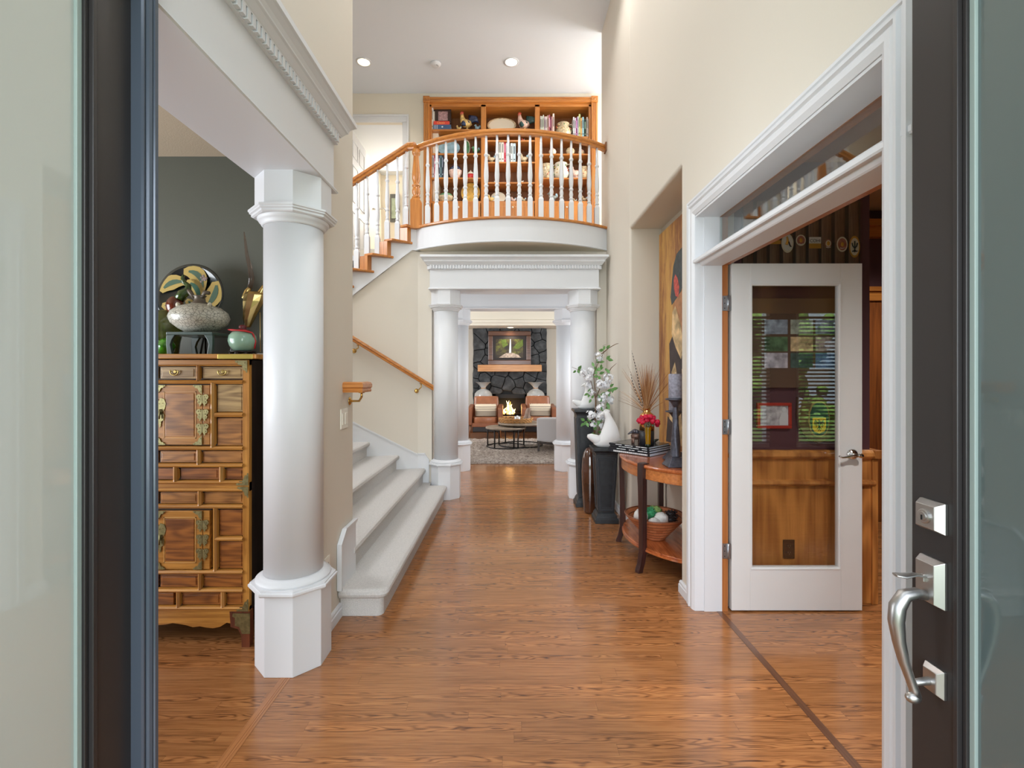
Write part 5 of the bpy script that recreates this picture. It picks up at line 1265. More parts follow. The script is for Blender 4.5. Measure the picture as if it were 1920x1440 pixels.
def bird(x, y, z, s, label):
    t = thing('bird_sculpture', (x, y, z), label, 'sculpture', 'white bird sculptures')
    b = MB()
    def ov(cx2, cz2, rx2, ry2, tilt=0): return [(x+s*(cx2+rx2*math.cos(a)*math.cos(tilt)), y+s*ry2*math.sin(a), z+s*(cz2+rx2*math.cos(a)*math.sin(tilt))) for a in [2*PI*i/24 for i in range(24)]]
    b.loft([ov(.01, .002, .085, .05), ov(.015, .03, .128, .07), ov(.035, .07, .118, .078), ov(.045, .12, .092, .072), ov(.048, .18, .072, .06), ov(.045, .235, .050, .045), ov(.035, .275, .036, .034), ov(.022, .30, .034, .030), ov(.010, .325, .034, .028), ov(.0, .342, .02, .018)], 0, True)
    b.tube([(x+s*-.03, y, z+s*.05), (x+s*-.09, y, z+s*.072), (x+s*-.145, y, z+s*.100), (x+s*-.17, y, z+s*.105)], [s*.055, s*.045, s*.030, s*.014], 16)
    b.build('body', STONE, t)
    b = MB(); b.tube([(x+s*-.01, y, z+s*.322), (x+s*-.035, y, z+s*.312), (x+s*-.055, y, z+s*.302)], [s*.022, s*.013, s*.004], 12); b.build('beak', STONE, t)
    b = MB()
    for k in range(4): b.ball((x+s*(-.005+k*.013), y, z+s*(.348-.004*abs(k-1))), s*.012, 8, 6)
    b.build('comb', STONE, t)
bird(P2[0], P2[1]-.02, .7085, 1.0, 'white stone bird sculpture on the shorter black pedestal')
bird(P1[0]+.0, P1[1]-.02, 1.0305, .80, 'white stone bird sculpture on the taller black pedestal behind the blossoms')
fx, fyy = .805, 4.86
t = thing('floor_vase', (fx, fyy, 0), 'tall glossy brown ceramic floor vase between the two black pedestals', 'vase')
MB().lathe([(.045, 0), (.060, .004), (.066, .03), (.078, .25), (.084, .42), (.078, .54), (.062, .61), (.040, .648), (.030, .655), (.024, .648), (.02, .60)], (fx, fyy, 0), 40).build('body', plain('glossy brown glaze', (74, 44, 30), .12, var=.45, vscale=5, coat=.8), t)
br = thing('blossom_branches', (fx, fyy, .63), 'branches of white blossoms and green leaves in the brown floor vase', 'flowers')
def Q(px, py, dy=0): return (PX(px, fyy+dy), fyy+dy, PZ(py, fyy+dy))
rnd = random.Random(21)
stems = [[Q(1114, 845), Q(1117, 790), Q(1116, 735, -.02), Q(1113, 700, -.02), Q(1122, 680, 0), Q(1132, 662), Q(1131, 648), Q(1136, 646)],
         [Q(1114, 850), Q(1122, 810), Q(1130, 780, .02), Q(1142, 752, .04), Q(1146, 725, .06), Q(1148, 705, .06)],
         [Q(1113, 850), Q(1114, 800), Q(1118, 755, -.04), Q(1108, 715, -.05), Q(1088, 695, -.06), Q(1072, 688, -.06)],
         [Q(1116, 860), Q(1126, 825, -.03), Q(1130, 800, -.05), Q(1138, 770, -.05)],
         [Q(1128, 664), Q(1142, 652, .02), Q(1155, 645, .03), Q(1167, 642, .03)],
         [Q(1140, 700, .03), Q(1146, 690, .03), Q(1156, 681, .03)],
         [Q(1116, 800), Q(1106, 790, -.03), Q(1098, 792, -.04)],
         [Q(1118, 745, -.02), Q(1126, 725, -.04), Q(1134, 712, -.05), Q(1142, 706, -.05)]]
b = MB()
for s_ in stems: b.tube(s_, [.0055-.0040*k/(len(s_)-1) for k in range(len(s_))], 6)
b.build('stem', plain('brown twig', (104, 78, 54), .8), br)
lf = plain('green leaf', (104, 150, 84), .55, var=.35, vscale=20)
def leaf(mb, c, d, s_, m=0):
    d = Vector(d).normalized(); u = d.cross(Vector((0, 1, .3))).normalized(); n = d.cross(u)
    L = [(0, 0), (.25, .30), (.55, .36), (.85, .2), (1.1, 0), (.85, -.2), (.55, -.36), (.25, -.30)]
    c = Vector(c); mb.loft([[c+d*a*s_+u*w_*s_*.85+n*(.12*s_*a*a) for a, w_ in L], [c+d*a*s_+u*w_*s_*.85+n*(.12*s_*a*a+.0008) for a, w_ in L]], m)
for (px, py, n) in ((1083, 693, 4), (1134, 654, 3), (1137, 672, 2), (1126, 678, 4), (1116, 690, 4), (1124, 690, 3), (1136, 690, 2), (1104, 738, 3), (1111, 748, 2), (1122, 703, 4), (1146, 728, 3), (1098, 792, 4), (1111, 790, 4), (1124, 794, 4), (1118, 808, 2), (1110, 815, 2), (1138, 735, 3), (1140, 760, 3), (1126, 752, 3), (1132, 770, 2)):
    b = MB()
    for k in range(n):
        a = rnd.uniform(0, 6.28); leaf(b, Q(px+rnd.uniform(-3, 3), py+rnd.uniform(-3, 3), rnd.uniform(-.04, .03)), (math.cos(a), rnd.uniform(-.5, .5), math.sin(a)), rnd.uniform(.040, .058))
    b.build('leaf_spray', lf, br)
PET = plain('white petal', (236, 236, 240), .7); CEN = plain('pale green blossom centre', (150, 160, 120), .7)
for (px, py, dy, n) in ((1122, 669, 0, 22), (1141, 709, -.04, 26), (1125, 722, -.05, 26), (1135, 722, -.03, 20), (1128, 748, -.03, 20), (1144, 750, .03, 16), (1126, 764, -.05, 18), (1108, 778, -.05, 22), (1125, 780, -.05, 20), (1136, 785, -.02, 14), (1103, 708, -.05, 18), (1094, 700, -.06, 12), (1106, 722, -.04, 12), (1108, 695, -.03, 12), (1110, 735, -.03, 12), (1130, 800, -.02, 14), (1138, 742, -.04, 18), (1112, 795, -.06, 10)):
    b = MB(); c0 = Vector(Q(px, py, dy)); R_ = .026+.0011*n
    for i in range(int(n*1.3)):
        d = Vector((rnd.gauss(0, 1), rnd.gauss(0, 1), rnd.gauss(0, 1))).normalized(); c = c0+d*R_*rnd.uniform(.6, 1)
        t1 = d.orthogonal().normalized(); t2 = d.cross(t1)
        for k in range(5):
            a = k*2*PI/5; e = t1*math.cos(a)+t2*math.sin(a); f_ = t1*-math.sin(a)+t2*math.cos(a)
            b.add([c, c+e*.009+f_*.008+d*.001, c+e*.020+d*.004, c+e*.009-f_*.008+d*.001], [(0, 1, 2, 3)], 0)
        b.ball(tuple(c+d*.001), .0018, 5, 4, 1)
    b.build('blossom', [PET, CEN], br)
# ================================================================== living room
FW = 12.0
def lx(px, d): return (px-CX)*d/F
def M_stone():
    m, nt, p = base_mat('dark rough lava stone'); v = coords(nt)
    f = noise_tex(nt, v, 7, 6, .65); g = noise_tex(nt, v, 1.7, 2)
    nt.links.new(ramp(nt, f, [(.3, srgb(30, 31, 33)), (.5, srgb(50, 52, 54)), (.72, srgb(84, 86, 88))]), p.inputs['Base Color']); p.inputs['Roughness'].default_value = .7; bump(nt, p, f, .7, .03); return m
fp = thing('fireplace', (0, 12.0, 0), 'tall dark stone fireplace with raised hearth in the living room', 'fireplace')
SX0, SX1 = -.925, .90
STN = M_stone()
# face built of irregular stones: jittered cells, each a chamfered block
FB = (-.42, .41, .36, .905)
rnd = random.Random(3)
b = MB(); b.box(SX0, FB[0], 12.02, LB-.002, .36, 2.55); b.box(FB[1], SX1, 12.02, LB-.002, .36, 2.55); b.box(FB[0], FB[1], 12.02, LB-.002, FB[3], 2.55)
b.box(FB[0], FB[1], 12.17, LB-.002, .36, FB[3])
b.build('backing', plain('black mortar', (22, 23, 24), .9), fp)
# irregular stones: a relaxed Voronoi pattern cut by half-planes, each cell a chamfered block
rnd = random.Random(12); seeds = []
while len(seeds) < 62:
    c = (rnd.uniform(SX0, SX1), rnd.uniform(.36, 2.55))
    if min([99]+[math.hypot((c[0]-q[0])*.85, c[1]-q[1]) for q in seeds]) > .17: seeds.append(c)
def clip(poly, nx_, nz_, d):
    out = []
    for i in range(len(poly)):
        p, q = poly[i], poly[(i+1) % len(poly)]; a = p[0]*nx_+p[1]*nz_-d; c = q[0]*nx_+q[1]*nz_-d
        if a <= 0: out.append(p)
        if (a < 0 < c) or (c < 0 < a): u = a/(a-c); out.append((p[0]+(q[0]-p[0])*u, p[1]+(q[1]-p[1])*u))
    return out
b = MB()
for i, s_ in enumerate(seeds):
    cell = [(SX0-.01, .362), (SX1+.01, .362), (SX1+.01, 2.551), (SX0-.01, 2.551)]
    for j, q in enumerate(seeds):
        if i != j and cell:
            nx_, nz_ = q[0]-s_[0], q[1]-s_[1]; cell = clip(cell, nx_, nz_, nx_*(q[0]+s_[0])/2+nz_*(q[1]+s_[1])/2)
    if FB[0] < s_[0] < FB[1] and s_[1] < FB[3]: cell = []
    elif cell and min(p[1] for p in cell) < FB[3] and max(p[0] for p in cell) > FB[0] and min(p[0] for p in cell) < FB[1]:
        cell = clip(cell, 0, -1, -FB[3]) if s_[1] > FB[3] else (clip(cell, 1, 0, FB[0]) if s_[0] < FB[0] else clip(cell, -1, 0, -FB[1]))
    if len(cell) < 3: continue
    mx_, mz = sum(p[0] for p in cell)/len(cell), sum(p[1] for p in cell)/len(cell); dd = rnd.uniform(0, .03)
    pts = []
    for k in range(len(cell)):
        p, q = cell[k], cell[(k+1) % len(cell)]
        for u in (0, .33, .67): x, z = p[0]+(q[0]-p[0])*u, p[1]+(q[1]-p[1])*u; pts.append((x+noise.noise(Vector((x*9, z*9, 1)))*.022, z+noise.noise(Vector((x*9, z*9, 7)))*.018))
    ins = lambda k: [(mx_+(a-mx_)*k, mz+(c-mz)*k) for a, c in pts]
    b.loft([[(a, 12.03, c) for a, c in ins(1.0)], [(a, 12.0-dd*.4, c) for a, c in ins(.985)], [(a, 11.978-dd, c) for a, c in ins(.90)]])
b.build('stone_facing', STN, fp)
b = MB(); b.box(-1.5, 1.5, 11.62, 12.0, 0, .36); b.build('hearth', plain('dark hearth slate', (58, 58, 60), .5, bumps=(20, .5, .01)), fp, bevel=.02)
b = MB(); b.box(FB[0], FB[1], 11.99, 12.02, FB[3]-.10, FB[3]); b.box(FB[0], FB[0]+.05, 11.99, 12.02, .36, FB[3]); b.box(FB[1]-.05, FB[1], 11.99, 12.02, .36, FB[3]); b.build('firebox_frame', BLACKM, fp)
b = MB(); b.tube([(-.30, 12.09, .40), (.28, 12.08, .41)], .035, 8); b.tube([(-.22, 12.05, .40), (.20, 12.12, .47)], .03, 8); b.build('log', plain('charred log', (54, 40, 30), .9, var=.4, vscale=30), fp)
fl = MB(); rnd = random.Random(9)
for i in range(16):
    x = rnd.uniform(-.24, .12); h = rnd.uniform(.14, .36)*(1-abs(x+.05)*1.4); y = 12.08+rnd.uniform(-.03, .03)
    fl.tube([(x, y, .40), (x+rnd.uniform(-.02, .02), y, .40+h*.3), (x+rnd.uniform(-.03, .03), y, .40+h*.65), (x+rnd.uniform(-.05, .05), y, .40+h)], [.03, .032, .018, .002], 8, i % 2)
fl.build('flame', [plain('flame orange', (255, 170, 70), .5, emit=((255, 170, 80), 5)), plain('flame yellow', (255, 226, 150), .5, emit=((255, 226, 160), 7))], fp)
l = bpy.data.lights.new('fire glow', 'POINT'); l.energy = 6; l.color = (1, .55, .2); l.shadow_soft_size = .1
lo = bpy.data.objects.new('fire glow', l); C.objects.link(lo); lo.location = (-.02, 11.85, .62)
tag(MB().box(-.80, .768, 11.74, 11.985, 1.47, 1.635).build('mantel_shelf', wood('pale fir beam', (214, 158, 104), (170, 112, 66), 'x', 1, .45, .2), bevel=.008), 'thick pale wood mantel beam on the stone fireplace', 'mantel')
# picture over the mantel
t = thing('waterfall_picture', (-.02, 11.93, 1.636), 'framed waterfall photograph in a wide dark wood frame above the mantel', 'picture')
PY = 11.90; X0_, X1_, Z0_, Z1_ = -.55, .51, 1.637, 2.475
FRM = wood('dark walnut frame', (104, 66, 46), (62, 36, 26), 'x', 1, .3, .4)
b = MB(); fw = .115
for q in ((X0_, X1_, Z0_, Z0_+fw), (X0_, X1_, Z1_-fw, Z1_), (X0_, X0_+fw, Z0_+fw, Z1_-fw), (X1_-fw, X1_, Z0_+fw, Z1_-fw)): b.box(q[0], q[1], PY, PY+.05, q[2], q[3])
b.build('frame', FRM, t, bevel=.012)
MB().box(X0_+fw, X1_-fw, PY+.02, PY+.03, Z0_+fw, Z1_-fw).build('mat_board', plain('black mat board', (38, 32, 32), .6), t)
A0, A1, C0, C1 = -.365, .315, 1.815, 2.275
def M_forest():
    m, nt, p = base_mat('forest waterfall print'); v = coords(nt, (1, 1, 1)); f = noise_tex(nt, v, 9, 6, .7, .8); g = noise_tex(nt, v, 3.2, 2)
    a = N(nt, 'ShaderNodeMath', operation='MULTIPLY'); nt.links.new(f, a.inputs[0]); nt.links.new(g, a.inputs[1])
    nt.links.new(ramp(nt, a.outputs[0], [(.12, srgb(20, 18, 12)), (.24, srgb(56, 44, 24)), (.33, srgb(92, 92, 34)), (.42, srgb(140, 156, 56)), (.55, srgb(190, 200, 110))]), p.inputs['Base Color']); p.inputs['Roughness'].default_value = .35; return m
MB().box(A0, A1, PY+.015, PY+.0205, C0, C1).build('print', M_forest(), t)
b = MB(); b.extr([(-.035, C0+.12), (.02, C0+.12), (.012, C1-.06), (.008, C1), (-.008, C1), (-.012, C1-.06)], 'y', PY+.0135, PY+.0155); b.build('painted_waterfall', plain('print white water', (210, 214, 226), .4), t)
b = MB(); b.extr([(A0+.08, C0), (A1-.05, C0), (A1-.12, C0+.07), (.06, C0+.12), (-.1, C0+.115), (A0+.16, C0+.06)], 'y', PY+.0137, PY+.0155); b.build('painted_pool', plain('print pool', (176, 160, 146), .4, var=.5, vscale=24), t)
b = MB(); b.extr([(.06, C1-.22), (.16, C1-.10), (A1, C1), (A1, C1-.16), (.2, C1-.24)], 'y', PY+.0137, PY+.0155); b.extr([(-.18, C1-.22), (-.24, C1-.02), (-.12, C1), (-.06, C1-.14)], 'y', PY+.0137, PY+.0155); b.build('painted_fern', plain('print lime fern', (82, 100, 34), .5, var=.4, vscale=30), t)

# big hearth vases
GV = plain('mottled grey glaze', (176, 176, 174), .25, var=.22, vscale=5, coat=.5)
def bigvase(x, lab):
    t = thing('hearth_vase', (x, 11.80, .3605), lab, 'vase', 'large grey vases on the hearth')
    MB().lathe([(.10, 0), (.12, .004), (.18, .16), (.215, .36), (.226, .48), (.212, .57), (.16, .635), (.09, .672), (.060, .69), (.058, .715), (.085, .755), (.15, .815), (.195, .845), (.205, .85), (.19, .848), (.08, .76), (.05, .70)], (x, 11.80, .3605), 36).build('body', GV, t)
    MB().lathe([(.062, .690), (.066, .702), (.061, .714)], (x, 11.80, .3605), 24).build('neck_band', plain('copper band', (190, 150, 116), .3, .6), t)
bigvase(-.665, 'large grey bottle-necked vase on the hearth behind the left leather chair')
bigvase(.62, 'large grey bottle-necked vase on the hearth behind the right leather chair')

# rug
def M_rug():
    m, nt, p = base_mat('shaggy mottled rug pile'); v = coords(nt); f = noise_tex(nt, v, 22, 6, .85)
    nt.links.new(ramp(nt, f, [(.34, srgb(112, 94, 86)), (.44, srgb(172, 154, 142)), (.54, srgb(212, 198, 186)), (.66, srgb(238, 230, 220))]), p.inputs['Base Color']); p.inputs['Roughness'].default_value = 1; bump(nt, p, f, 1, .05); return m
b = MB(); nx2, ny2 = 120, 90; vs = []; R_ = random.Random(4)
for j in range(ny2+1):
    for i in range(nx2+1):
        x = -1.5+3.4*i/nx2; y = 7.49+2.75*j/ny2; e = min(i, nx2-i, j, ny2-j)
        vs.append((x+R_.uniform(-.01, .01), y+R_.uniform(-.012, .012), (.004 if e == 0 else .022+R_.uniform(0, .022))))
b.add(vs, [(j*(nx2+1)+i, j*(nx2+1)+i+1, (j+1)*(nx2+1)+i+1, (j+1)*(nx2+1)+i) for j in range(ny2) for i in range(nx2)], 0, False)
tag(b.build('shag_rug', M_rug()), 'mottled beige and brown shag rug under the round coffee tables', 'rug')

# leather armchairs
LEA = plain('cognac leather', (150, 92, 60), .38, var=.22, vscale=6, coat=.15, bumps=(60, .15, .003)); LEAD = plain('dark cognac leather', (132, 78, 50), .42, var=.2, vscale=6)
LEGW = wood('walnut chair leg', (140, 90, 54), (96, 56, 30), 'z', 1, .4, .2)
def cushion(x0, x1, y0, y1, z0, z1, puff=.03, n=8):
    b = MB(); rings = []
    def sup(u): return math.copysign(abs(u)**.42, u)
    for k in range(n+1):
        a = -PI/2+PI*k/n; zz = (z0+z1)/2+(z1-z0)/2*sup(math.sin(a)); s_ = max(.02, abs(math.cos(a))**.35)
        s_ = .86+.14*s_ if abs(math.sin(a)) < .98 else .80
        rings.append([((x0+x1)/2+(x1-x0)/2*s_*sup(math.cos(t_)), (y0+y1)/2+(y1-y0)/2*s_*sup(math.sin(t_)), zz) for t_ in [2*PI*i/28+.01 for i in range(28)]])
    b.loft(rings, 0, True); return b
def armchair(x, y, lab):
    t = thing('leather_armchair', (x, y, 0), lab, 'armchair', 'cognac leather armchairs')
    W2, D2 = .38, .36   # faces the camera (towards -y)
    cushion(x-W2+.10, x+W2-.10, y-D2+.02, y+D2-.12, .33, .475).build('seat', LEA, t)
    b = cushion(x-W2+.10, x+W2-.10, -.07, .07, -.24, .24); b.xform(Matrix.Translation((0, y+D2-.13, .66)) @ Matrix.Rotation(-.22, 4, 'X')); b.build('backrest', LEA, t)
    for sx_ in (-1, 1):
        xa, xb = sorted((x+sx_*W2, x+sx_*(W2-.10)))
        b = MB(); b.extr([(y-D2, .30), (y+D2-.06, .30), (y+D2, .70), (y+D2-.05, .72), (y-D2+.03, .675), (y-D2, .65)], 'x', xa, xb); b.build('armrest', LEAD, t, bevel=.018, segs=3)
        for sy_ in (-1, 1):
            b = MB(); xx, yy = x+sx_*(W2-.06), y+sy_*(D2-.05); b.tube([(xx, yy, .30), (xx+sx_*.02, yy+sy_*.015, .047)], [.020, .013], 10); b.build('leg', LEGW, t)
    MB().box(x-W2+.09, x+W2-.09, y-D2+.02, y+D2-.06, .26, .345).build('seat_frame', LEAD, t, bevel=.01)
    return t
armchair(-.55, 10.72, 'cognac leather armchair to the left of the fire with a striped pillow')
armchair(.63, 10.86, 'cognac leather armchair to the right of the fire with a striped pillow')
def M_stripe():
    m, nt, p = base_mat('striped woven pillow'); tc = N(nt, 'ShaderNodeTexCoord'); sp = N(nt, 'ShaderNodeSeparateXYZ'); nt.links.new(tc.outputs['Object'], sp.inputs[0])
    mr = N(nt, 'ShaderNodeMapRange'); mr.inputs['From Min'].default_value = 0; mr.inputs['From Max'].default_value = .29; nt.links.new(sp.outputs[2], mr.inputs['Value'])
    r = N(nt, 'ShaderNodeValToRGB'); r.color_ramp.interpolation = 'CONSTANT'; e = r.color_ramp.elements; A, B_, D_ = srgb(222, 206, 182), srgb(70, 58, 52), srgb(146, 132, 116)
    e[0].position = 0; e[0].color = D_; e[1].position = .5; e[1].color = A
    for p_, c in ((.56, B_), (.60, A), (.66, B_), (.69, A), (.76, B_), (.80, A)): q = e.new(p_); q.color = c
    nt.links.new(mr.outputs[0], r.inputs['Fac']); nt.links.new(r.outputs['Color'], p.inputs['Base Color']); p.inputs['Roughness'].default_value = .95; return m
MS = M_stripe()
def pillow(x, y, z, lab, rz):
    b = cushion(-.235, .235, -.055, .055, 0, .27); b.xform(Matrix.Translation((x, y, z)) @ Matrix.Rotation(rz, 4, 'Z') @ Matrix.Rotation(-.3, 4, 'X'))
    t = tag(b.build('striped_pillow', MS), lab, 'pillow', 'striped pillows on the leather chairs')
    f = MB(); R2 = random.Random(1)
    for i in range(26): f.tube([(-.23+i*.0184, 0, .255), (-.235+i*.0184+R2.uniform(-.008, .008), -.02, .285)], .005, 4)
    f.xform(Matrix.Translation((x, y, z)) @ Matrix.Rotation(rz, 4, 'Z') @ Matrix.Rotation(-.3, 4, 'X')); f.build('fringe', plain('cream fringe', (216, 202, 180), .9), t)
pillow(-.54, 10.50, .474, 'striped fringed pillow on the left leather chair', .05)
pillow(.66, 10.62, .474, 'striped fringed pillow on the right leather chair', -.05)

# nesting round tables
TOPW = plain('weathered grey wood top', (140, 124, 108), .55, var=.2, vscale=10); TRIM = plain('black iron', (34, 32, 31), .5, .5)
def round_table(x, y, r, h, n, ph, lab):
    t = thing('round_coffee_table', (x, y, .03), lab, 'coffee table', 'round nesting coffee tables')
    MB().lathe([(r-.012, h-.035), (r, h-.03), (r, h-.004), (r-.004, h)], (x, y, 0), 56).build('table_top', TOPW, t)
    b = MB(); P = [(x+(r-.02)*math.cos(a), y+(r-.02)*math.sin(a), .045) for a in [2*PI*k/48 for k in range(49)]]; b.tube(P, .011, 6); b.build('base_ring', TRIM, t)
    for k in range(n):
        a = ph+2*PI*k/n; MB().tube([(x+(r-.02)*math.cos(a), y+(r-.02)*math.sin(a), .04), (x+(r-.02)*math.cos(a), y+(r-.02)*math.sin(a), h-.03)], .013, 8).build('leg', TRIM, t)
round_table(-.085, 9.10, .385, .412, 5, .35, 'lower round coffee table with thin black legs on the left')
round_table(.20, 9.28, .44, .475, 5, -1.9, 'higher round coffee table holding the woven tray')
ZC_ = .4755
bx_, by_ = .105, 9.26
b = MB(); R2 = random.Random(6)
for lay in range(4):
    P = [(bx_+(.30+.008*lay)*math.cos(a), by_+(.25+.006*lay)*math.sin(a), ZC_+.014+lay*.021+.005*math.sin(a*22+lay*PI)) for a in [2*PI*k/120 for k in range(121)]]; b.tube(P, .0125, 6)
t = thing('woven_tray', (bx_, by_, ZC_), 'round woven seagrass tray on the higher coffee table', 'tray')
b.build('rim', plain('seagrass weave', (176, 128, 76), .85, var=.35, vscale=40), t); MB().lathe([(.25, .001), (.28, .004), (.28, .012), (.1, .010)], (bx_, by_, ZC_), 36, sy=.84).build('tray_base', plain('seagrass base', (150, 106, 62), .85), t)
t = thing('candle_jar', (PX(970, 9.2), 9.2, ZC_+.0125), 'white candle jar standing in the woven tray', 'candle')
b = MB().lathe([(.055, 0), (.058, .003), (.058, .105), (.052, .108)], (PX(970, 9.2), 9.2, ZC_+.0125), 24); b.build('jar', plain('white opal glass', (214, 214, 212), .25, coat=.5), t)
MB().lathe([(.02, .106), (.02, .118), (.008, .124)], (PX(970, 9.2), 9.2, ZC_+.0125), 14).build('lid_knob', WHITE, t)
b = MB(); c0 = Vector((PX(986, 9.3), 9.33, ZC_+.012)); rings = []
for k in range(9):
    u = k/8; r = .10*(1-u*.55)*(1+.15*math.sin(u*9)); z = c0.z+.26*u; cx2 = c0.x+.06*u
    rings.append([(cx2+r*.75*math.cos(a)*(1+.22*math.sin(3*a+u*7)), c0.y+r*.6*math.sin(a)*(1+.2*math.sin(5*a)), z) for a in [2*PI*i/24 for i in range(24)]])
b.loft(rings, 0, True); tag(b.build('draped_cloth', plain('taupe knotted cloth', (150, 128, 114), .95, bumps=(120, .5, .004), var=.2, vscale=20)), 'taupe knotted cloth standing in the woven tray beside the candle jar', 'cloth')

# grey upholstered chair seen from behind at the right
GF_ = plain('light grey upholstery', (190, 188, 190), .9, bumps=(200, .4, .003))
t = thing('grey_armchair', (.92, 8.62, 0), 'light grey upholstered chair on the right edge of the rug, seen from behind', 'armchair')
b = MB(); b.hexa([(.465, 8.50, .215), (1.30, 8.20, .165), (1.36, 8.36, .165), (.53, 8.66, .215), (.455, 8.47, .63), (1.30, 8.17, .66), (1.36, 8.33, .66), (.52, 8.63, .63)]); b.build('backrest', GF_, t, bevel=.03, segs=3)
b = MB(); b.hexa([(.53, 8.64, .20), (1.35, 8.34, .20), (1.60, 9.02, .20), (.78, 9.32, .20), (.53, 8.64, .42), (1.35, 8.34, .42), (1.60, 9.02, .42), (.78, 9.32, .42)]); b.build('seat', GF_, t, bevel=.03, segs=3)
for (x, y) in ((.50, 8.52), (1.30, 8.24), (1.52, 8.98), (.78, 9.26)): MB().box(x-.018, x+.018, y-.018, y+.018, .04, .21).build('leg', plain('dark brown chair leg', (62, 50, 44), .5), t)
b = MB(); b.tube([(.50, 8.52, .19), (1.30, 8.24, .15)], .02, 4); b.build('base_rail', plain('dark brown chair leg', (62, 50, 44), .5), t)
t = thing('small_side_table', (.98, 11.2, 0), 'small dark side table with red brown box beside the right chair', 'side table')
b = MB(); b.box(1.02, 1.42, 11.0, 11.4, .62, .66); b.box(1.04, 1.08, 11.02, 11.06, 0, .62); b.box(1.36, 1.40, 11.02, 11.06, 0, .62); b.box(1.04, 1.08, 11.34, 11.38, 0, .62); b.box(1.36, 1.40, 11.34, 11.38, 0, .62); b.build('frame', DLEG, t)
# ================================================================== upstairs built-in bookcase
BD = 7.03
X = lambda p: (p-CX)*BD/F
Zy = lambda p: H-(p-CY)*BD/F
bc_ = thing('bookcase', (0, 7.2, 3.09), 'golden oak built-in bookcase with three bays of shelves behind the balcony railing', 'bookcase')
yF, yB = 7.03, 7.36
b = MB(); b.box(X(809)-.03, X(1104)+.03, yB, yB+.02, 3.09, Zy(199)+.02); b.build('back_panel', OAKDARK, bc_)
ZTP = Zy(199.8)
for k, (a, c) in enumerate(((800, 809.3), (901.9, 910.9), (1003, 1011.9), (1104, 1112))): MB().box(X(a), X(c), yF, yB, 3.09, ZTP+.03).build('upright', OAKZ, bc_, bevel=.002)
b = MB(); b.box(X(800), X(1112), yF, yB, ZTP, ZTP+.07); b.build('head_board', OAK, bc_)
# fluted casing with rosette corner blocks
CS = OAKZ
for (a, c) in ((795, 806), (1108, 1119.5)):
    b = MB(); b.box(X(a), X(c), yF-.04, yF, 3.09, Zy(193.5)); 
    for k in range(3): xx = X(a)+(X(c)-X(a))*(.22+.28*k); b.box(xx-.008, xx+.008, yF-.048, yF-.04, 3.2, Zy(196))
    b.build('casing', CS, bc_, bevel=.002)
b = MB(); b.box(X(806), X(1108), yF-.04, yF, Zy(194), Zy(184.5)); 
for k in range(2): zz = Zy(194)+(Zy(184.5)-Zy(194))*(.3+.4*k); b.box(X(806), X(1108), yF-.048, yF-.04, zz-.008, zz+.008)
b.build('head_casing', OAK, bc_, bevel=.002)
for (a, c) in ((794.5, 806.5), (1107.5, 1120)):
    b = MB(); b.box(X(a), X(c), yF-.055, yF, Zy(194.5), Zy(183.5)); q = MB().lathe([(.034, 0), (.034, .006), (.026, .003), (.018, .003), (.012, .009)], (0, 0, 0), 20); q.xform(Matrix.Translation(((X(a)+X(c))/2, yF-.055, (Zy(194.5)+Zy(183.5))/2)) @ Matrix.Rotation(PI/2, 4, 'X')); b.add(q.v, q.f, 0, True); b.build('corner_block', OAK, bc_, bevel=.002)
BAY = ((809.3, 901.9), (910.9, 1003), (1011.9, 1104))
SH = ((241.3, 286.5, 332.0), (242.5, 261.8, 302.7, 340.7), (254.8, 287.3, 332.5))
CNT = 376.7
SZ = {}
for k in range(3):
    for j, py in enumerate(SH[k]):
        z = Zy(py); SZ[k, j] = z+.0005; MB().box(X(BAY[k][0])+.001, X(BAY[k][1])-.001, yF+.012, yB-.001, z-.022, z).build('shelf', OAK, bc_, bevel=.002)
    z = Zy(CNT); SZ[k, 9] = z+.0005; MB().box(X(BAY[k][0])+.001, X(BAY[k][1])-.001, yF+.004, yB-.001, z-.03, z).build('counter_shelf', OAK, bc_, bevel=.002)
    z0, z1 = 3.12, Zy(380.5); xm = (X(BAY[k][0])+X(BAY[k][1]))/2
    for (a, c, s_) in ((X(BAY[k][0])+.012, xm-.003, 1), (xm+.003, X(BAY[k][1])-.012, -1)):
        b = MB(); b.box(a, c, yF-.012, yF+.01, z0, z1); d = b.build('cupboard_door', OAKZ, bc_, bevel=.003)
        MB().box(a+.055, c-.055, yF-.016, yF-.010, z0+.055, z1-.055).build('raised_panel', OAKZ, d, bevel=.008)
        kx = (c-.03) if s_ > 0 else (a+.03); MB().ball((kx, yF-.025, z1-.07), .014, 10, 8).build('knob', plain('porcelain knob', (232, 222, 206), .2), d)
YI = 7.115
def ZI(py, d=None): return H-(py-CY)*((d or YI)+.0)/F
def put(px): return X(px)*(YI/BD)
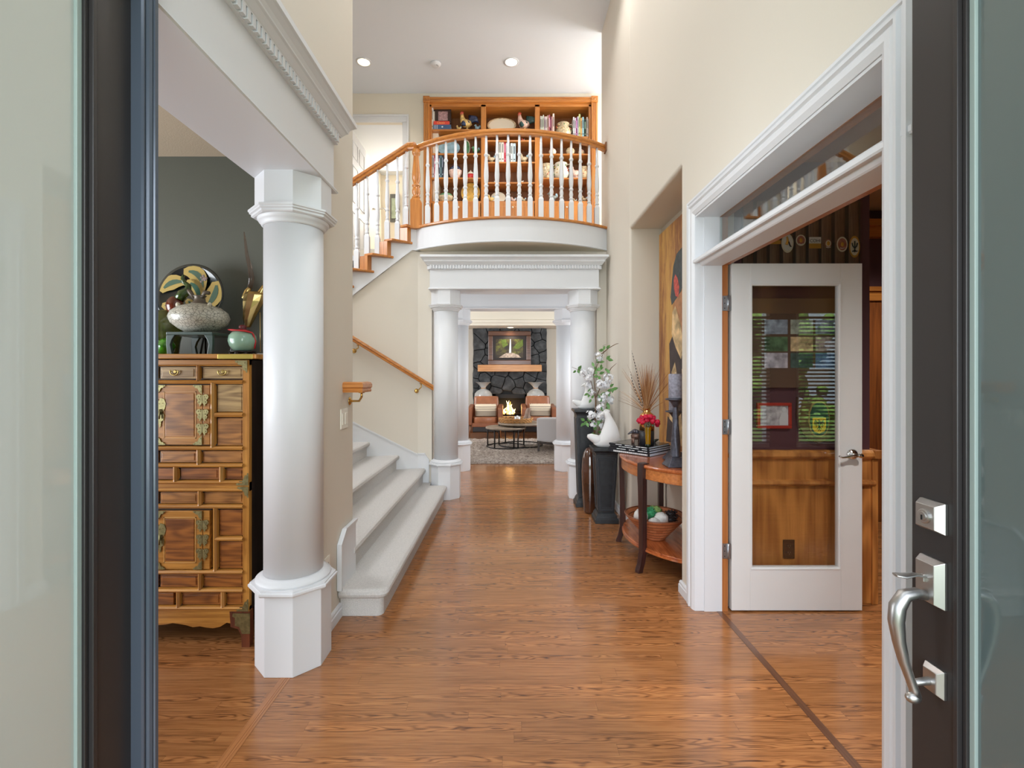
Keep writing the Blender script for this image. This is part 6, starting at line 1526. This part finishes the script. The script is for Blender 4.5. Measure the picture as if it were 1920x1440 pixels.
# ---- books
def books(k, j, items, group, where):
    z = SZ[k, j]
    for i, (p0, p1, ptop, col, lab) in enumerate(items):
        xa, xb = put(p0), put(p1); hh = ZI(ptop)-z; xm = (xa+xb)/2
        t = thing('book', (xm, YI, z), lab+' '+where, 'book', group)
        mt = plain('book cover %d %d %d' % col, col, .5)
        b = MB(); w_ = xb-xa-.002; b.box(xm-w_/2, xm-w_/2+.0025, YI-.05, YI+.10, z, z+hh); b.box(xm+w_/2-.0025, xm+w_/2, YI-.05, YI+.10, z, z+hh)
        b.box(xm-w_/2+.0015, xm+w_/2-.0015, YI-.053, YI-.049, z, z+hh); b.build('cover', mt, t)
        MB().box(xm-w_/2+.003, xm+w_/2-.003, YI-.048, YI+.095, z+.002, z+hh-.004).build('pages', plain('cream book pages', (226, 216, 196), .8), t)
        sh = tuple(int(v*.55) if sum(col) > 380 else min(255, int(v*1.6)+70) for v in col)
        b = MB(); b.box(xm-w_*.25, xm+w_*.25, YI-.0545, YI-.0528, z+hh*.45, z+hh*.85); b.box(xm-w_*.3, xm+w_*.3, YI-.0545, YI-.0528, z+hh*.12, z+hh*.18); b.build('spine_print', plain('spine print %d %d %d' % sh, sh, .6), t)
books(0, 0, [(809.8, 813.2, 204.5, (226, 224, 220), 'tall white book at the left end')], 'books in the left bay', 'of the top left shelf')
books(1, 2, [(935.5, 940, 266.5, (216, 214, 204), 'pale grey book at the left end of the row'), (936+4.2, 945, 267, (232, 226, 216), 'ivory book second in the row'), (945.2, 948.6, 267.5, (190, 40, 60), 'crimson red book'), (948.8, 953, 271, (214, 218, 224), 'pale silver book right of the red one'),
              (953.2, 957, 272, (30, 32, 36), 'black book in the middle'), (957.2, 961.5, 271.5, (216, 222, 220), 'light grey book with dark band'), (961.7, 967, 272, (188, 206, 214), 'pale blue book at the right end')], 'books on the middle bay shelf', 'of the middle bay')
books(2, 0, [(1012.3, 1014.6, 221, (206, 206, 196), 'grey cream book at the left end'), (1014.8, 1017, 221.5, (218, 226, 214), 'pale mint book'), (1017.2, 1019.8, 219, (212, 214, 196), 'taller sage book'), (1020, 1022, 222, (206, 176, 190), 'thin pink book'), (1022.2, 1025, 222, (232, 222, 216), 'white book right of the pink one'),
             (1025.2, 1028, 220, (196, 160, 148), 'rose beige book'), (1028.2, 1031, 218.5, (168, 84, 96), 'deep rose book'), (1031.2, 1033.2, 221.5, (90, 40, 60), 'thin plum book'), (1033.4, 1035.4, 222.5, (206, 150, 150), 'salmon book'), (1035.6, 1039, 216.5, (236, 214, 204), 'tallest cream pink book')], 'books in the left group of the right bay', 'in the left group of the top right shelf')
books(2, 0, [(1073.5, 1076.5, 223, (206, 210, 214), 'pale grey book at the left end'), (1076.7, 1079, 224.5, (222, 206, 222), 'lilac white book'), (1079.2, 1081.6, 224, (120, 60, 100), 'purple book'), (1081.8, 1084, 222, (206, 204, 224), 'lavender book'), (1084.2, 1087.4, 217.5, (196, 204, 140), 'tall yellow green book'),
             (1087.6, 1090.4, 224.5, (226, 176, 110), 'orange cream book'), (1090.6, 1094, 223, (160, 206, 222), 'sky blue book'), (1094.2, 1098.4, 227, (34, 52, 40), 'thick black green book'), (1098.6, 1101, 223, (224, 210, 200), 'slim cream book'), (1101.2, 1103.4, 226.5, (200, 206, 206), 'slim silver book at the right end')], 'books in the right group of the right bay', 'in the right group of the top right shelf')
books(0, 2, [(809.8, 812.4, 291, (206, 210, 220), 'pale blue grey book at the left end'), (812.6, 815, 292, (228, 222, 226), 'white book'), (815.2, 817, 293, (190, 60, 80), 'thin red book'), (817.2, 820.8, 291.5, (214, 206, 196), 'wide cream book'), (821, 823.4, 294, (130, 70, 80), 'maroon book'), (823.6, 826, 293.5, (86, 96, 110), 'slate grey book'), (826.2, 829, 292, (110, 140, 150), 'teal grey book'), (829.2, 832.2, 292, (52, 60, 72), 'dark navy book at the right end')],
      'books on the third left shelf', 'on the left bay shelf above the counter')
# stacked books with framed photo, left top shelf
z = SZ[0, 0]
def flat(p0, p1, h_, col, lab, z):
    xa, xb = put(p0), put(p1); t = thing('book', ((xa+xb)/2, YI, z), lab, 'book', 'flat books in the left bay')
    mt = plain('book cover %d %d %d' % col, col, .5)
    b = MB(); b.box(xa, xb, YI-.06, YI+.09, z, z+.004); b.box(xa, xb, YI-.06, YI+.09, z+h_-.004, z+h_); b.box(xa, xb, YI-.064, YI-.058, z, z+h_); b.build('cover', mt, t)
    MB().box(xa+.003, xb-.004, YI-.057, YI+.086, z+.004, z+h_-.004).build('pages', plain('cream book pages', (226, 216, 196), .8), t); return t
t = flat(813.8, 846.5, .07, (64, 92, 128), 'thick navy blue book lying flat under the red one on the top left shelf', z)
b = MB(); 
for q in (815.2, 818, 820.6): b.box(put(q), put(q)+.007, YI-.0655, YI-.0635, z+.006, z+.064)
b.ball((put(830.5), YI-.0645, z+.038), (.013, .002, .013), 10, 6); b.build('spine_print', plain('pale spine print', (196, 206, 214), .6), t)
t = flat(814.5, 843.5, .052, (214, 70, 54), 'red book with gold lettering lying flat on the navy book', z+.0705)
text_mesh('Classic', .042, plain('gold spine lettering', (240, 176, 100), .5), t, (put(828), YI-.0645, z+.0705+.026), (PI/2, 0, 0), 'spine_lettering')
zf = z+.1235
t = thing('photo_frame', (put(830), YI, zf), 'small dark framed photograph standing on the stacked red and navy books', 'picture frame')
fx0, fx1, fz1 = put(815.5), put(846), ZI(203.5)
b = MB(); 
for q in ((fx0, fx1, zf, zf+.035), (fx0, fx1, fz1-.045, fz1), (fx0, fx0+.05, zf+.035, fz1-.045), (fx1-.05, fx1, zf+.035, fz1-.045)): b.box(q[0], q[1], YI-.01, YI+.015, q[2], q[3])
b.build('frame', plain('dark brown frame', (52, 32, 24), .4), t, bevel=.003); MB().box(fx0+.05, fx1-.05, YI, YI+.008, zf+.035, fz1-.045).build('photograph', plain('mauve photograph print', (176, 140, 140), .5, var=.6, vscale=50), t)

# ---- ceramics
CERW = plain('cream glazed ceramic', (224, 214, 194), .25, coat=.4); CERF = plain('floral glazed ceramic', (196, 176, 142), .25, var=.45, vscale=38, coat=.4)
CBL = plain('blue black glaze', (34, 50, 84), .2, var=.5, vscale=40, coat=.4); CRD = plain('red comb glaze', (190, 66, 52), .3, coat=.3); CYL = plain('yellow cream glaze', (222, 186, 116), .25, var=.3, vscale=26, coat=.4); CGR = plain('green glaze', (84, 134, 88), .2, var=.3, vscale=30, coat=.4)
CPK = plain('pink white glaze', (224, 190, 176), .3, var=.25, vscale=30, coat=.3); CBLU = plain('pale blue glaze', (150, 182, 196), .2, var=.3, vscale=16, coat=.5); CYP = plain('golden yellow plate glaze', (224, 176, 84), .3, var=.25, vscale=20, coat=.3)
def rooster(x, y, z, h, body, tail, lab, face=-1, group=None):
    t = thing('rooster_figurine', (x, y, z), lab, 'figurine', group)
    s = h; f = face
    b = MB(); b.tube([(x+f*-.20*s, y, z+.42*s), (x+f*-.05*s, y, z+.36*s), (x+f*.12*s, y, z+.40*s), (x+f*.20*s, y, z+.52*s), (x+f*.24*s, y, z+.68*s), (x+f*.25*s, y, z+.82*s)], [.10*s, .19*s, .20*s, .15*s, .10*s, .075*s], 14)
    b.build('body', body, t)
    b = MB(); b.tube([(x+f*.235*s, y, z+.66*s), (x+f*.25*s, y, z+.80*s)], [.098*s, .080*s], 12); b.ball((x+f*.26*s, y, z+.85*s), .082*s, 12, 8); b.build('head', plain('coral red head glaze', (206, 104, 84), .3, var=.2, vscale=20), t)
    b = MB(); b.ball((x+f*.14*s, y-.12*s, z+.34*s), (.13*s, .09*s, .14*s), 12, 8, 0, .3); b.build('breast', tail, t)
    b = MB(); b.lathe([(.17*s, 0), (.18*s, .03*s), (.12*s, .08*s)], (x, y, z), 16)
    for d in (-.05, .05): b.tube([(x, y+d*s, z+.05*s), (x+.01*s, y+d*s, z+.25*s)], .03*s, 7)
    b.build('base', CYL, t)
    b = MB()
    for k in range(6): a = .3+k*.26; b.tube([(x+f*-.14*s, y, z+.42*s), (x+f*(-.14-.22*math.cos(a))*s, y+.01*(k-3)*s, z+(.45+.24*math.sin(a)*1.2)*s), (x+f*(-.16-.34*math.cos(a*.75))*s, y+.015*(k-3)*s, z+(.42+.28*math.sin(a*1.15))*s), (x+f*(-.20-.36*math.cos(a*.6))*s, y, z+(.34+.20*math.sin(a))*s)], [.07*s, .10*s, .085*s, .03*s], 8)
    b.ball((x+f*.02*s, y-.13*s, z+.38*s), (.16*s, .06*s, .10*s), 12, 8); b.build('tail_feathers', tail, t)
    b = MB()
    for k in range(4): b.ball((x+f*(.30-.035*k)*s, y, z+(.92+.02*math.sin(k*1.2))*s), (.03*s, .012*s, .045*s), 8, 6)
    b.ball((x+f*.30*s, y, z+.77*s), (.02*s, .02*s, .045*s), 8, 6); b.tube([(x+f*.31*s, y, z+.85*s), (x+f*.37*s, y, z+.84*s)], [.02*s, .004*s], 7); b.build('comb', CRD, t)
    return t
def hh(k, j, ptop): return ZI(ptop)-SZ[k, j]
rooster(put(876), YI, SZ[0, 0], hh(0, 0, 208), CYL, CBL, 'large rooster figurine with blue black tail on the top left shelf', -1)
rooster(put(984), YI, SZ[1, 0], hh(1, 0, 209.5), CPK, plain('dark teal glaze', (40, 72, 70), .2, var=.4, vscale=30), 'large cream rooster figurine with teal tail on the top middle shelf', -1)
def chick(x, z, s, mt, lab, grp='small bird figurines'):
    t = thing('chick_figurine', (x, YI-.02, z), lab, 'figurine', grp); y = YI-.02
    b = MB(); b.lathe([(.10*s*2, 0), (.16*s*2, .02*s), (.12*s*2, .10*s)], (x, y, z), 14); b.tube([(x+.35*s, y, z+.55*s), (x, y, z+.38*s), (x-.22*s, y, z+.45*s), (x-.30*s, y, z+.70*s)], [.08*s, .27*s, .22*s, .14*s], 12); b.ball((x-.32*s, y, z+.80*s), .16*s, 10, 8); b.build('body', mt, t)
    b = MB(); b.ball((x+.30*s, y, z+.62*s), (.12*s, .06*s, .22*s), 8, 6); b.tube([(x-.46*s, y, z+.80*s), (x-.58*s, y, z+.77*s)], [.05*s, .01*s], 6); b.build('tail', CBLU, t)
chick(put(861), SZ[0, 0], .085, CYL, 'small blue and cream bird figurine left of the large rooster')
chick(put(896), SZ[0, 0], .10, CBLU, 'small pale blue bird figurine right of the large rooster')
chick(put(893), SZ[0, 1], .13, CGR, 'small pale green bird figurine at the right end of the second left shelf')
chick(put(981), SZ[1, 1], .05, CRD, 'tiny red bird figurine on the narrow middle shelf')
chick(put(983), SZ[1, 2], .15, CERF, 'cream bird figurine right of the books in the middle bay')
chick(put(922), SZ[1, 2], .14, CERF, 'cream bird figurine left of the books in the middle bay')
chick(put(979), SZ[1, 3], .055, CERW, 'white shell-like bird ornament on the lower middle shelf')
chick(put(929), SZ[1, 3], .04, CERW, 'tiny white bird ornament at the left of the lower middle shelf')
chick(put(963), SZ[1, 9], .085, CPK, 'small pink bird figurine on the middle counter')
chick(put(982), SZ[1, 9], .085, CERF, 'small patterned bird figurine at the right of the middle counter')
chick(put(921), SZ[1, 9], .12, CYL, 'yellow bird figurine left of the white dish on the middle counter')
chick(put(1037), SZ[2, 9], .16, plain('black white glaze', (120, 128, 124), .3, var=.9, vscale=30), 'black and white goat-like figurine on the right counter')
chick(put(1078), SZ[2, 9], .06, CERF, 'small cream bird figurine in the middle of the right counter')
chick(put(1096), SZ[2, 9], .10, CERF, 'brown bird figurine at the right end of the right counter')
chick(put(1079.5), SZ[2, 2], .20, CPK, 'tall pink white bird figurine between the pitchers on the right bay shelf')
def standplate(k, j, p0, p1, ptop, mt, rim, lab, ov=1.0):
    z = SZ[k, j]; x = (put(p0)+put(p1))/2; rx2 = (put(p1)-put(p0))/2; rz2 = (ZI(ptop, 7.16)-z)/2
    t = thing('display_plate', (x, 7.16, z), lab, 'plate', 'display plates in the bookcase')
    def disc_(pr, nm, m_):
        b = MB().lathe(pr, (0, 0, 0), 36); b.xform(Matrix.Translation((x, 7.16, z+rz2)) @ Matrix.Rotation(PI/2-.16, 4, 'X') @ Matrix.Diagonal((rx2, rz2, 1, 1))); b.build(nm, m_, t)
    disc_([(.80, -.004), (.96, .006), (1.0, .012), (.97, .016), (.84, .010)], 'plate_rim', rim); disc_([(.86, .012), (.8, .004), (.2, .003)], 'plate_well', mt)
standplate(0, 1, 820, 862, 263, CBLU, CBLU, 'wide pale blue fish-shaped platter on the second left shelf')
standplate(0, 1, 868, 881, 262, CGR, CERW, 'small green and white plate right of the blue platter')
standplate(1, 0, 913, 968, 220.5, CERW, CERF, 'wide scalloped cream platter with fruit rim on the top middle shelf')
standplate(0, 9, 864, 900, 342, CYP, CYP, 'round golden yellow plate on the left counter')
standplate(1, 9, 920, 948, 360, CERW, CERW, 'white lacy oval dish on the middle counter')
def pitcher(k, j, px, ptop, mt, lab, w_=.5, group='floral pitchers in the right bay'):
    z = SZ[k, j]; s = ZI(ptop)-z; x = put(px); t = thing('pitcher', (x, YI, z), lab, 'pitcher', group)
    MB().lathe([(.26*s*w_*2, 0), (.30*s*w_*2, .03*s), (.42*s*w_*2, .3*s), (.38*s*w_*2, .6*s), (.26*s*w_*2, .78*s), (.34*s*w_*2, .95*s), (.30*s*w_*2, .95*s), (.2*s, .7*s)], (x, YI, z), 24).build('body', mt, t)
    b = MB(); b.tube([(x+.28*s*w_*2, YI, z+.88*s), (x+.56*s, YI, z+.96*s), (x+.66*s, YI, z+.72*s), (x+.54*s, YI, z+.42*s), (x+.38*s, YI, z+.34*s)], [.03*s]*5, 8); b.build('handle', CERW, t)
    b = MB(); R2 = random.Random(int(px)); 
    for i in range(12): a = R2.uniform(2.2, 7.2); u = R2.uniform(.2, .8); b.ball((x+.40*s*w_*2*math.cos(a), YI-abs(.40*s*w_*2*math.sin(a)), z+u*s), .045*s, 7, 5, i % 3)
    b.build('floral_relief', [CRD, CGR, CYL], t)
pitcher(2, 2, 1025, 308, CERF, 'tan floral pitcher at the left of the right bay shelf')
pitcher(2, 2, 1052, 306, CERW, 'white pitcher with red applied fruit in the right bay', .56)
pitcher(2, 2, 1094, 314, CERF, 'small patterned jug at the right end of the right bay shelf', .6)
pitcher(2, 0, 1056, 232, CERF, 'basket-like cream pitcher with a looping white handle between the book groups', .62)
def bowl(k, j, p0, p1, ptop, mt, lid, lab):
    z = SZ[k, j]; x = (put(p0)+put(p1))/2; r = (put(p1)-put(p0))/2; s = ZI(ptop)-z
    t = thing('tureen', (x, YI, z), lab, 'covered dish', 'covered dishes in the bookcase')
    MB().lathe([(.5*r, 0), (.6*r, .04*s), (.95*r, .35*s), (r, .52*s), (.96*r, .54*s)], (x, YI, z), 28, sy=.7).build('bowl', mt, t)
    MB().lathe([(.97*r, .53*s), (.75*r, .72*s), (.35*r, .84*s), (.12*r, .88*s), (.16*r, .95*s), (.04*r, s)], (x, YI, z), 28, sy=.7).build('lid', lid, t)
bowl(0, 2, 841, 866, 306, CPK, CBL, 'rooster-topped covered tureen with dark blue lid in the left bay')
bowl(0, 2, 876, 889, 319, plain('bright red glaze', (206, 34, 34), .2, coat=.4), CERW, 'small red bowl with a cream lid on the left bay shelf')
bowl(0, 9, 822, 850, 358, CERF, CGR, 'green-topped vegetable tureen on the left counter')
bowl(2, 1, 1061, 1078, 274, CERF, CERF, 'round patterned teapot in the middle of the second right shelf')
bowl(2, 1, 1029, 1043, 276, CERW, CPK, 'small white covered dish at the left of the second right shelf')
bowl(2, 1, 1084, 1096, 279, CERF, CPK, 'small patterned covered dish at the right of the second right shelf')

# ================================================================== bathroom fittings seen through the upstairs doorway
t = thing('vanity_light', (-1.9, 9.33, 4.55), 'chrome vanity light bar with three glass shades in the upstairs bathroom', 'wall light')
vx0, vx1 = (722-CX)*9.3/F, (765-CX)*9.3/F; vz = H-(316-CY)*9.3/F
MB().box(vx0-.1, vx1, 9.34, 9.38, vz-.03, vz+.02).build('bar', plain('polished chrome', (215, 213, 210), .1, 1), t)
for px in (727, 743, 758):
    x = (px-CX)*9.3/F; MB().lathe([(.03, .02), (.06, .10), (.075, .16), (.07, .16), (.025, .03)], (x, 9.26, vz), 18).build('shade', plain('lit white glass shade', (255, 248, 236), .4, emit=((255, 244, 226), 3)), t)
t = thing('bathroom_picture', (-2.2, 9.36, 3.6), 'dark framed green picture in the upstairs bathroom', 'picture')
px0, px1 = (733-CX)*9.3/F, (745-CX)*9.3/F; b = MB(); b.box(px0-.03, px1+.03, 9.35, 9.37, H-(415-CY)*9.3/F, H-(362-CY)*9.3/F); b.build('frame', plain('dark grey frame', (96, 96, 92), .4), t); MB().box(px0, px1, 9.343, 9.352, H-(408-CY)*9.3/F, H-(370-CY)*9.3/F).build('print', plain('pale green print', (160, 172, 150), .5, var=.3, vscale=9), t)
t = thing('towel_ring', (-2.5, 8.6, 4.2), 'brushed towel holder arm on the upstairs bathroom wall', 'towel holder')
x, y = (710-CX)*8.8/F, 8.8; zz = H-(392-CY)*8.8/F; b = MB(); b.tube([(-2.515, y, zz), (x, y, zz), (x+.10, y, zz+.01), (x+.15, y, zz-.06)], .012, 8); b.lathe([(.03, 0), (.03, .02)], (-2.50, y, zz-.01), 12); b.build('arm', NICKEL, t)
# ================================================================== pictures in the den
DD = 2.935
dx_ = lambda p, d=DD: (p-CX)*d/F
dz_ = lambda p, d=DD: H-(p-CY)*d/F
t = thing('cigar_print', ((dx_(1392)+dx_(1611))/2, 2.925, 2.04), 'acrylic print of a row of banded cigars hanging high on the burgundy den wall', 'picture')
cx0, cx1, cz0, cz1 = dx_(1391), dx_(1611.5), 2.045, dz_(378)
MB().box(cx0, cx1, 2.928, 2.939, cz0, cz1).build('print_ground', plain('cigar print brown ground', (66, 54, 44), .5), t)
cig = wood('cigar leaf', (136, 104, 78), (92, 66, 48), 'z', 2.2, .6, .0)
LAB = MB(); px0 = 1381+12
cxs = [1402, 1427, 1451, 1476, 1500, 1524, 1548, 1573, 1599]
cg = MB()
for p in cxs:
    r = dx_(1010)-dx_(1000); x = dx_(p); r = .031
    if x+r > cx1-.004: x = cx1-.004-r
    cg.loft([[(x+r*math.cos(a), 2.930-.010*math.sin(a), zz) for a in [PI*k/12 for k in range(13)]] for zz in (cz0, cz1-.002)])
cg.build('printed_cigars', cig, t)
CRM = plain('band cream', (222, 212, 186), .5); BRN = plain('band red brown', (170, 104, 84), .5, var=.3, vscale=60); GLD = plain('band gold', (206, 152, 62), .4, .3); BLK = plain('band black ink', (28, 26, 26), .6); WHT = plain('band white', (226, 222, 214), .5)
def oval(mb, x, z, rx, rz2, y, m=0, n=24): mb.loft([[(x+rx*math.cos(2*PI*k/n), y, z+rz2*math.sin(2*PI*k/n)) for k in range(n)], [(x+rx*math.cos(2*PI*k/n), y+.0012, z+rz2*math.sin(2*PI*k/n)) for k in range(n)]], m)
def band_oval(p, py, rx, rz2, m0, m1, fig):
    x, z = dx_(p), dz_(py); b = MB(); oval(b, x, z, rx, rz2, 2.9175, 0); oval(b, x, z, rx*.80, rz2*.80, 2.9168, 1)
    if fig == 'fleur':
        for sg in (-1, 1): b.tube([(x, 2.9163, z-.01), (x+sg*.012, 2.9163, z+.004), (x+sg*.016, 2.9163, z+.022)], .0035, 5, 2); b.tube([(x, 2.9163, z-.02), (x+sg*.01, 2.9163, z-.03), (x+sg*.016, 2.9163, z-.026)], .0035, 5, 2)
        b.tube([(x, 2.9163, z-.035), (x, 2.9163, z+.034)], .004, 5, 2)
    elif fig == 'lady': b.tube([(x-.004, 2.9163, z+.04), (x+.0, 2.9163, z+.015), (x-.006, 2.9163, z-.01)], [.005, .007, .009], 6, 3); b.tube([(x+.006, 2.9163, z+.01), (x+.014, 2.9163, z-.014), (x+.022, 2.9163, z-.022)], .004, 5, 2)
    elif fig == 'crest': b.ball((x, 2.9163, z), (.010, .0015, .014), 10, 6, 3); b.tube([(x-.014, 2.9163, z-.022), (x, 2.9163, z-.026), (x+.014, 2.9163, z-.022)], .002, 5, 4)
    b.build('cigar_band', [m0, m1, BLK, GLD, WHT], t)
band_oval(1473.5, 457.5, .037, .058, CRM, WHT, 'lady'); band_oval(1498.5, 452, .030, .034, CRM, BRN, 'crest'); band_oval(1549.5, 458, .020, .025, BRN, CRM, 'crest'); band_oval(1575.5, 459.5, .033, .046, CRM, BRN, 'crest'); band_oval(1598.5, 464, .033, .066, GLD, CRM, 'fleur')
b = MB(); xa, xb = dx_(1514), dx_(1536); b.box(xa, xb, 2.9172, 2.9195, dz_(459), dz_(446), 0); b.box(xa, xb, 2.9165, 2.9195, dz_(467), dz_(458), 1); b.build('cigar_band', [WHT, GLD], t)
text_mesh('COHI', .026, BLK, t, ((xa+xb)/2, 2.9165, dz_(453.2)), (PI/2, 0, 0), 'band_lettering')
b = MB(); b.box(dx_(1440), dx_(1461), 2.9172, 2.9195, dz_(459), dz_(452)); b.build('cigar_band', [GLD], t)
MB().box(cx0, cx1, 2.9125, 2.916, cz0, cz1).build('acrylic_sheet', glass_mat('acrylic', (250, 250, 250), 1.45), t)
# collage frame with nine photographs
t = thing('collage_frame', (dx_(1500), 2.93, 1.32), 'large brown photo collage frame seen through the den door glass', 'picture frame')
MB().box(dx_(1395), dx_(1612), 2.915, 2.938, dz_(727), dz_(560)).build('frame_board', plain('brown collage board', (96, 72, 56), .55), t, bevel=.003)
cols = ((1430, 1473), (1478.5, 1520), (1525, 1573)); rws = ((600, 627), (632, 659), (662, 690))
pc = [(150, 160, 176), (170, 176, 164), (140, 150, 168), (86, 116, 84), (206, 180, 140), (176, 160, 160), (190, 184, 196), (70, 90, 84), (90, 120, 160)]
for i, (a, c) in enumerate(cols):
    for j, (e, f) in enumerate(rws):
        MB().box(dx_(a), dx_(c), 2.9125, 2.916, dz_(f), dz_(e)).build('photograph', plain('photo print %d' % (i*3+j), pc[j*3+i], .4, var=.55, vscale=22+5*i), t)
# red framed photograph
t = thing('red_photo_frame', (dx_(1450), 2.93, dz_(803)), 'red framed black and white photograph behind the den door glass', 'picture frame')
a, c, e, f = dx_(1418), dx_(1482), dz_(803), dz_(755); b = MB()
for q in ((a, c, e, e+.018), (a, c, f-.018, f), (a, a+.018, e+.018, f-.018), (c-.018, c, e+.018, f-.018)): b.box(q[0], q[1], 2.918, 2.939, q[2], q[3])
b.build('frame', plain('red lacquer frame', (170, 50, 36), .35), t, bevel=.003)
MB().box(a+.018, c-.018, 2.928, 2.934, e+.018, f-.018).build('photograph', plain('grey photograph', (176, 172, 176), .5, var=.5, vscale=26), t)
b = MB(); xx = dx_(1469); b.ball((xx, 2.9275, dz_(768)), (.014, .001, .017), 12, 8); b.extr([(xx-.028, dz_(797)), (xx+.032, dz_(797)), (xx+.03, dz_(780)), (xx+.012, dz_(773)), (xx-.016, dz_(774)), (xx-.03, dz_(786))], 'y', 2.9268, 2.9282); b.build('photo_figure', plain('pale photo figure', (206, 206, 210), .6), t)
# shield plaque
sx = dx_(1532); sh = [(0, 744), (-22, 752), (-39, 744), (-40, 775), (-36, 800), (-24, 818), (0, 832)]
pts = [(dx_(1532+u), dz_(v)) for u, v in sh]+[(dx_(1532-u), dz_(v)) for u, v in sh[::-1][1:-1]]
t = thing('shield_plaque', (sx, 2.93, dz_(832)), 'wooden shield plaque with a yellow eagle crest behind the den door glass', 'plaque')
b = MB(); b.extr(pts, 'y', 2.915, 2.939); b.build('plaque_board', wood('walnut plaque', (104, 78, 56), (72, 50, 36), 'z', 1, .4, .2), t, bevel=.004)
b = MB(); ov = [(dx_(1531)+.064*math.copysign(abs(math.cos(a))**.75, math.cos(a))*(1+.03*math.sin(a*12)), dz_(785)+.108*math.sin(a)) for a in [2*PI*k/48 for k in range(48)]]
b.extr(ov, 'y', 2.9095, 2.9155); b.build('badge_rim', plain('badge gold rim', (196, 160, 110), .3, .7), t)
b = MB(); b.extr([(dx_(1531)+(x_-dx_(1531))*.88, dz_(785)+(z_-dz_(785))*.92) for x_, z_ in ov], 'y', 2.908, 2.910); b.build('badge_field', plain('badge dark green', (44, 74, 66), .3, var=.2, vscale=30), t)
ex_, ez_ = dx_(1530.5), dz_(797)
b = MB(); b.extr([(ex_-.040, ez_+.048), (ex_+.040, ez_+.048), (ex_+.040, ez_-.018), (ex_+.030, ez_-.036), (ex_, ez_-.048), (ex_-.030, ez_-.036), (ex_-.040, ez_-.018)], 'y', 2.906, 2.9085); b.build('crest_shield', plain('crest yellow', (226, 190, 50), .4), t)
b = MB(); b.tube([(ex_, 2.9055, ez_+.032), (ex_, 2.9055, ez_+.01), (ex_, 2.9055, ez_-.018)], [.005, .009, .004], 6); b.tube([(ex_, 2.9055, ez_+.032), (ex_-.010, 2.9055, ez_+.036)], [.005, .002], 5)
for sg in (-1, 1):
    b.tube([(ex_+sg*.005, 2.9055, ez_+.014), (ex_+sg*.018, 2.9055, ez_+.024), (ex_+sg*.026, 2.9055, ez_+.036)], [.005, .004, .002], 5)
    for k in range(4): b.tube([(ex_+sg*(.012+.005*k), 2.9055, ez_+.016+.004*k), (ex_+sg*(.018+.0045*k), 2.9055, ez_-.012+.006*k)], [.0025, .0015], 4)
    b.tube([(ex_+sg*.003, 2.9055, ez_-.008), (ex_+sg*.016, 2.9055, ez_-.024)], [.003, .0015], 5); b.tube([(ex_, 2.9055, ez_-.014), (ex_+sg*.007, 2.9055, ez_-.034)], [.003, .0015], 5)
b.build('crest_eagle', BLK, t)

# ================================================================== garden beyond the den windows
struct('ground', MB().box(-14, 16, -16, -.2, -.2, -.1), plain('lawn', (84, 108, 56), .95, var=.4, vscale=3), 'green front lawn outside', 'ground')
HM = plain('hedge leaves', (96, 128, 60), .8, var=.6, vscale=14)
b = MB(); rnd = random.Random(8)
for i in range(420):
    x = rnd.uniform(0.5, 9); z = rnd.uniform(0, 3.4); c = Vector((x, -8.2+rnd.uniform(-.6, .6), z)); r = rnd.uniform(.12, .32)
    b.ball(tuple(c), r, 7, 5, 0, .5, 4)
tag(b.build('hedge', HM), 'tall leafy hedge across the front garden', 'hedge', kind='stuff')
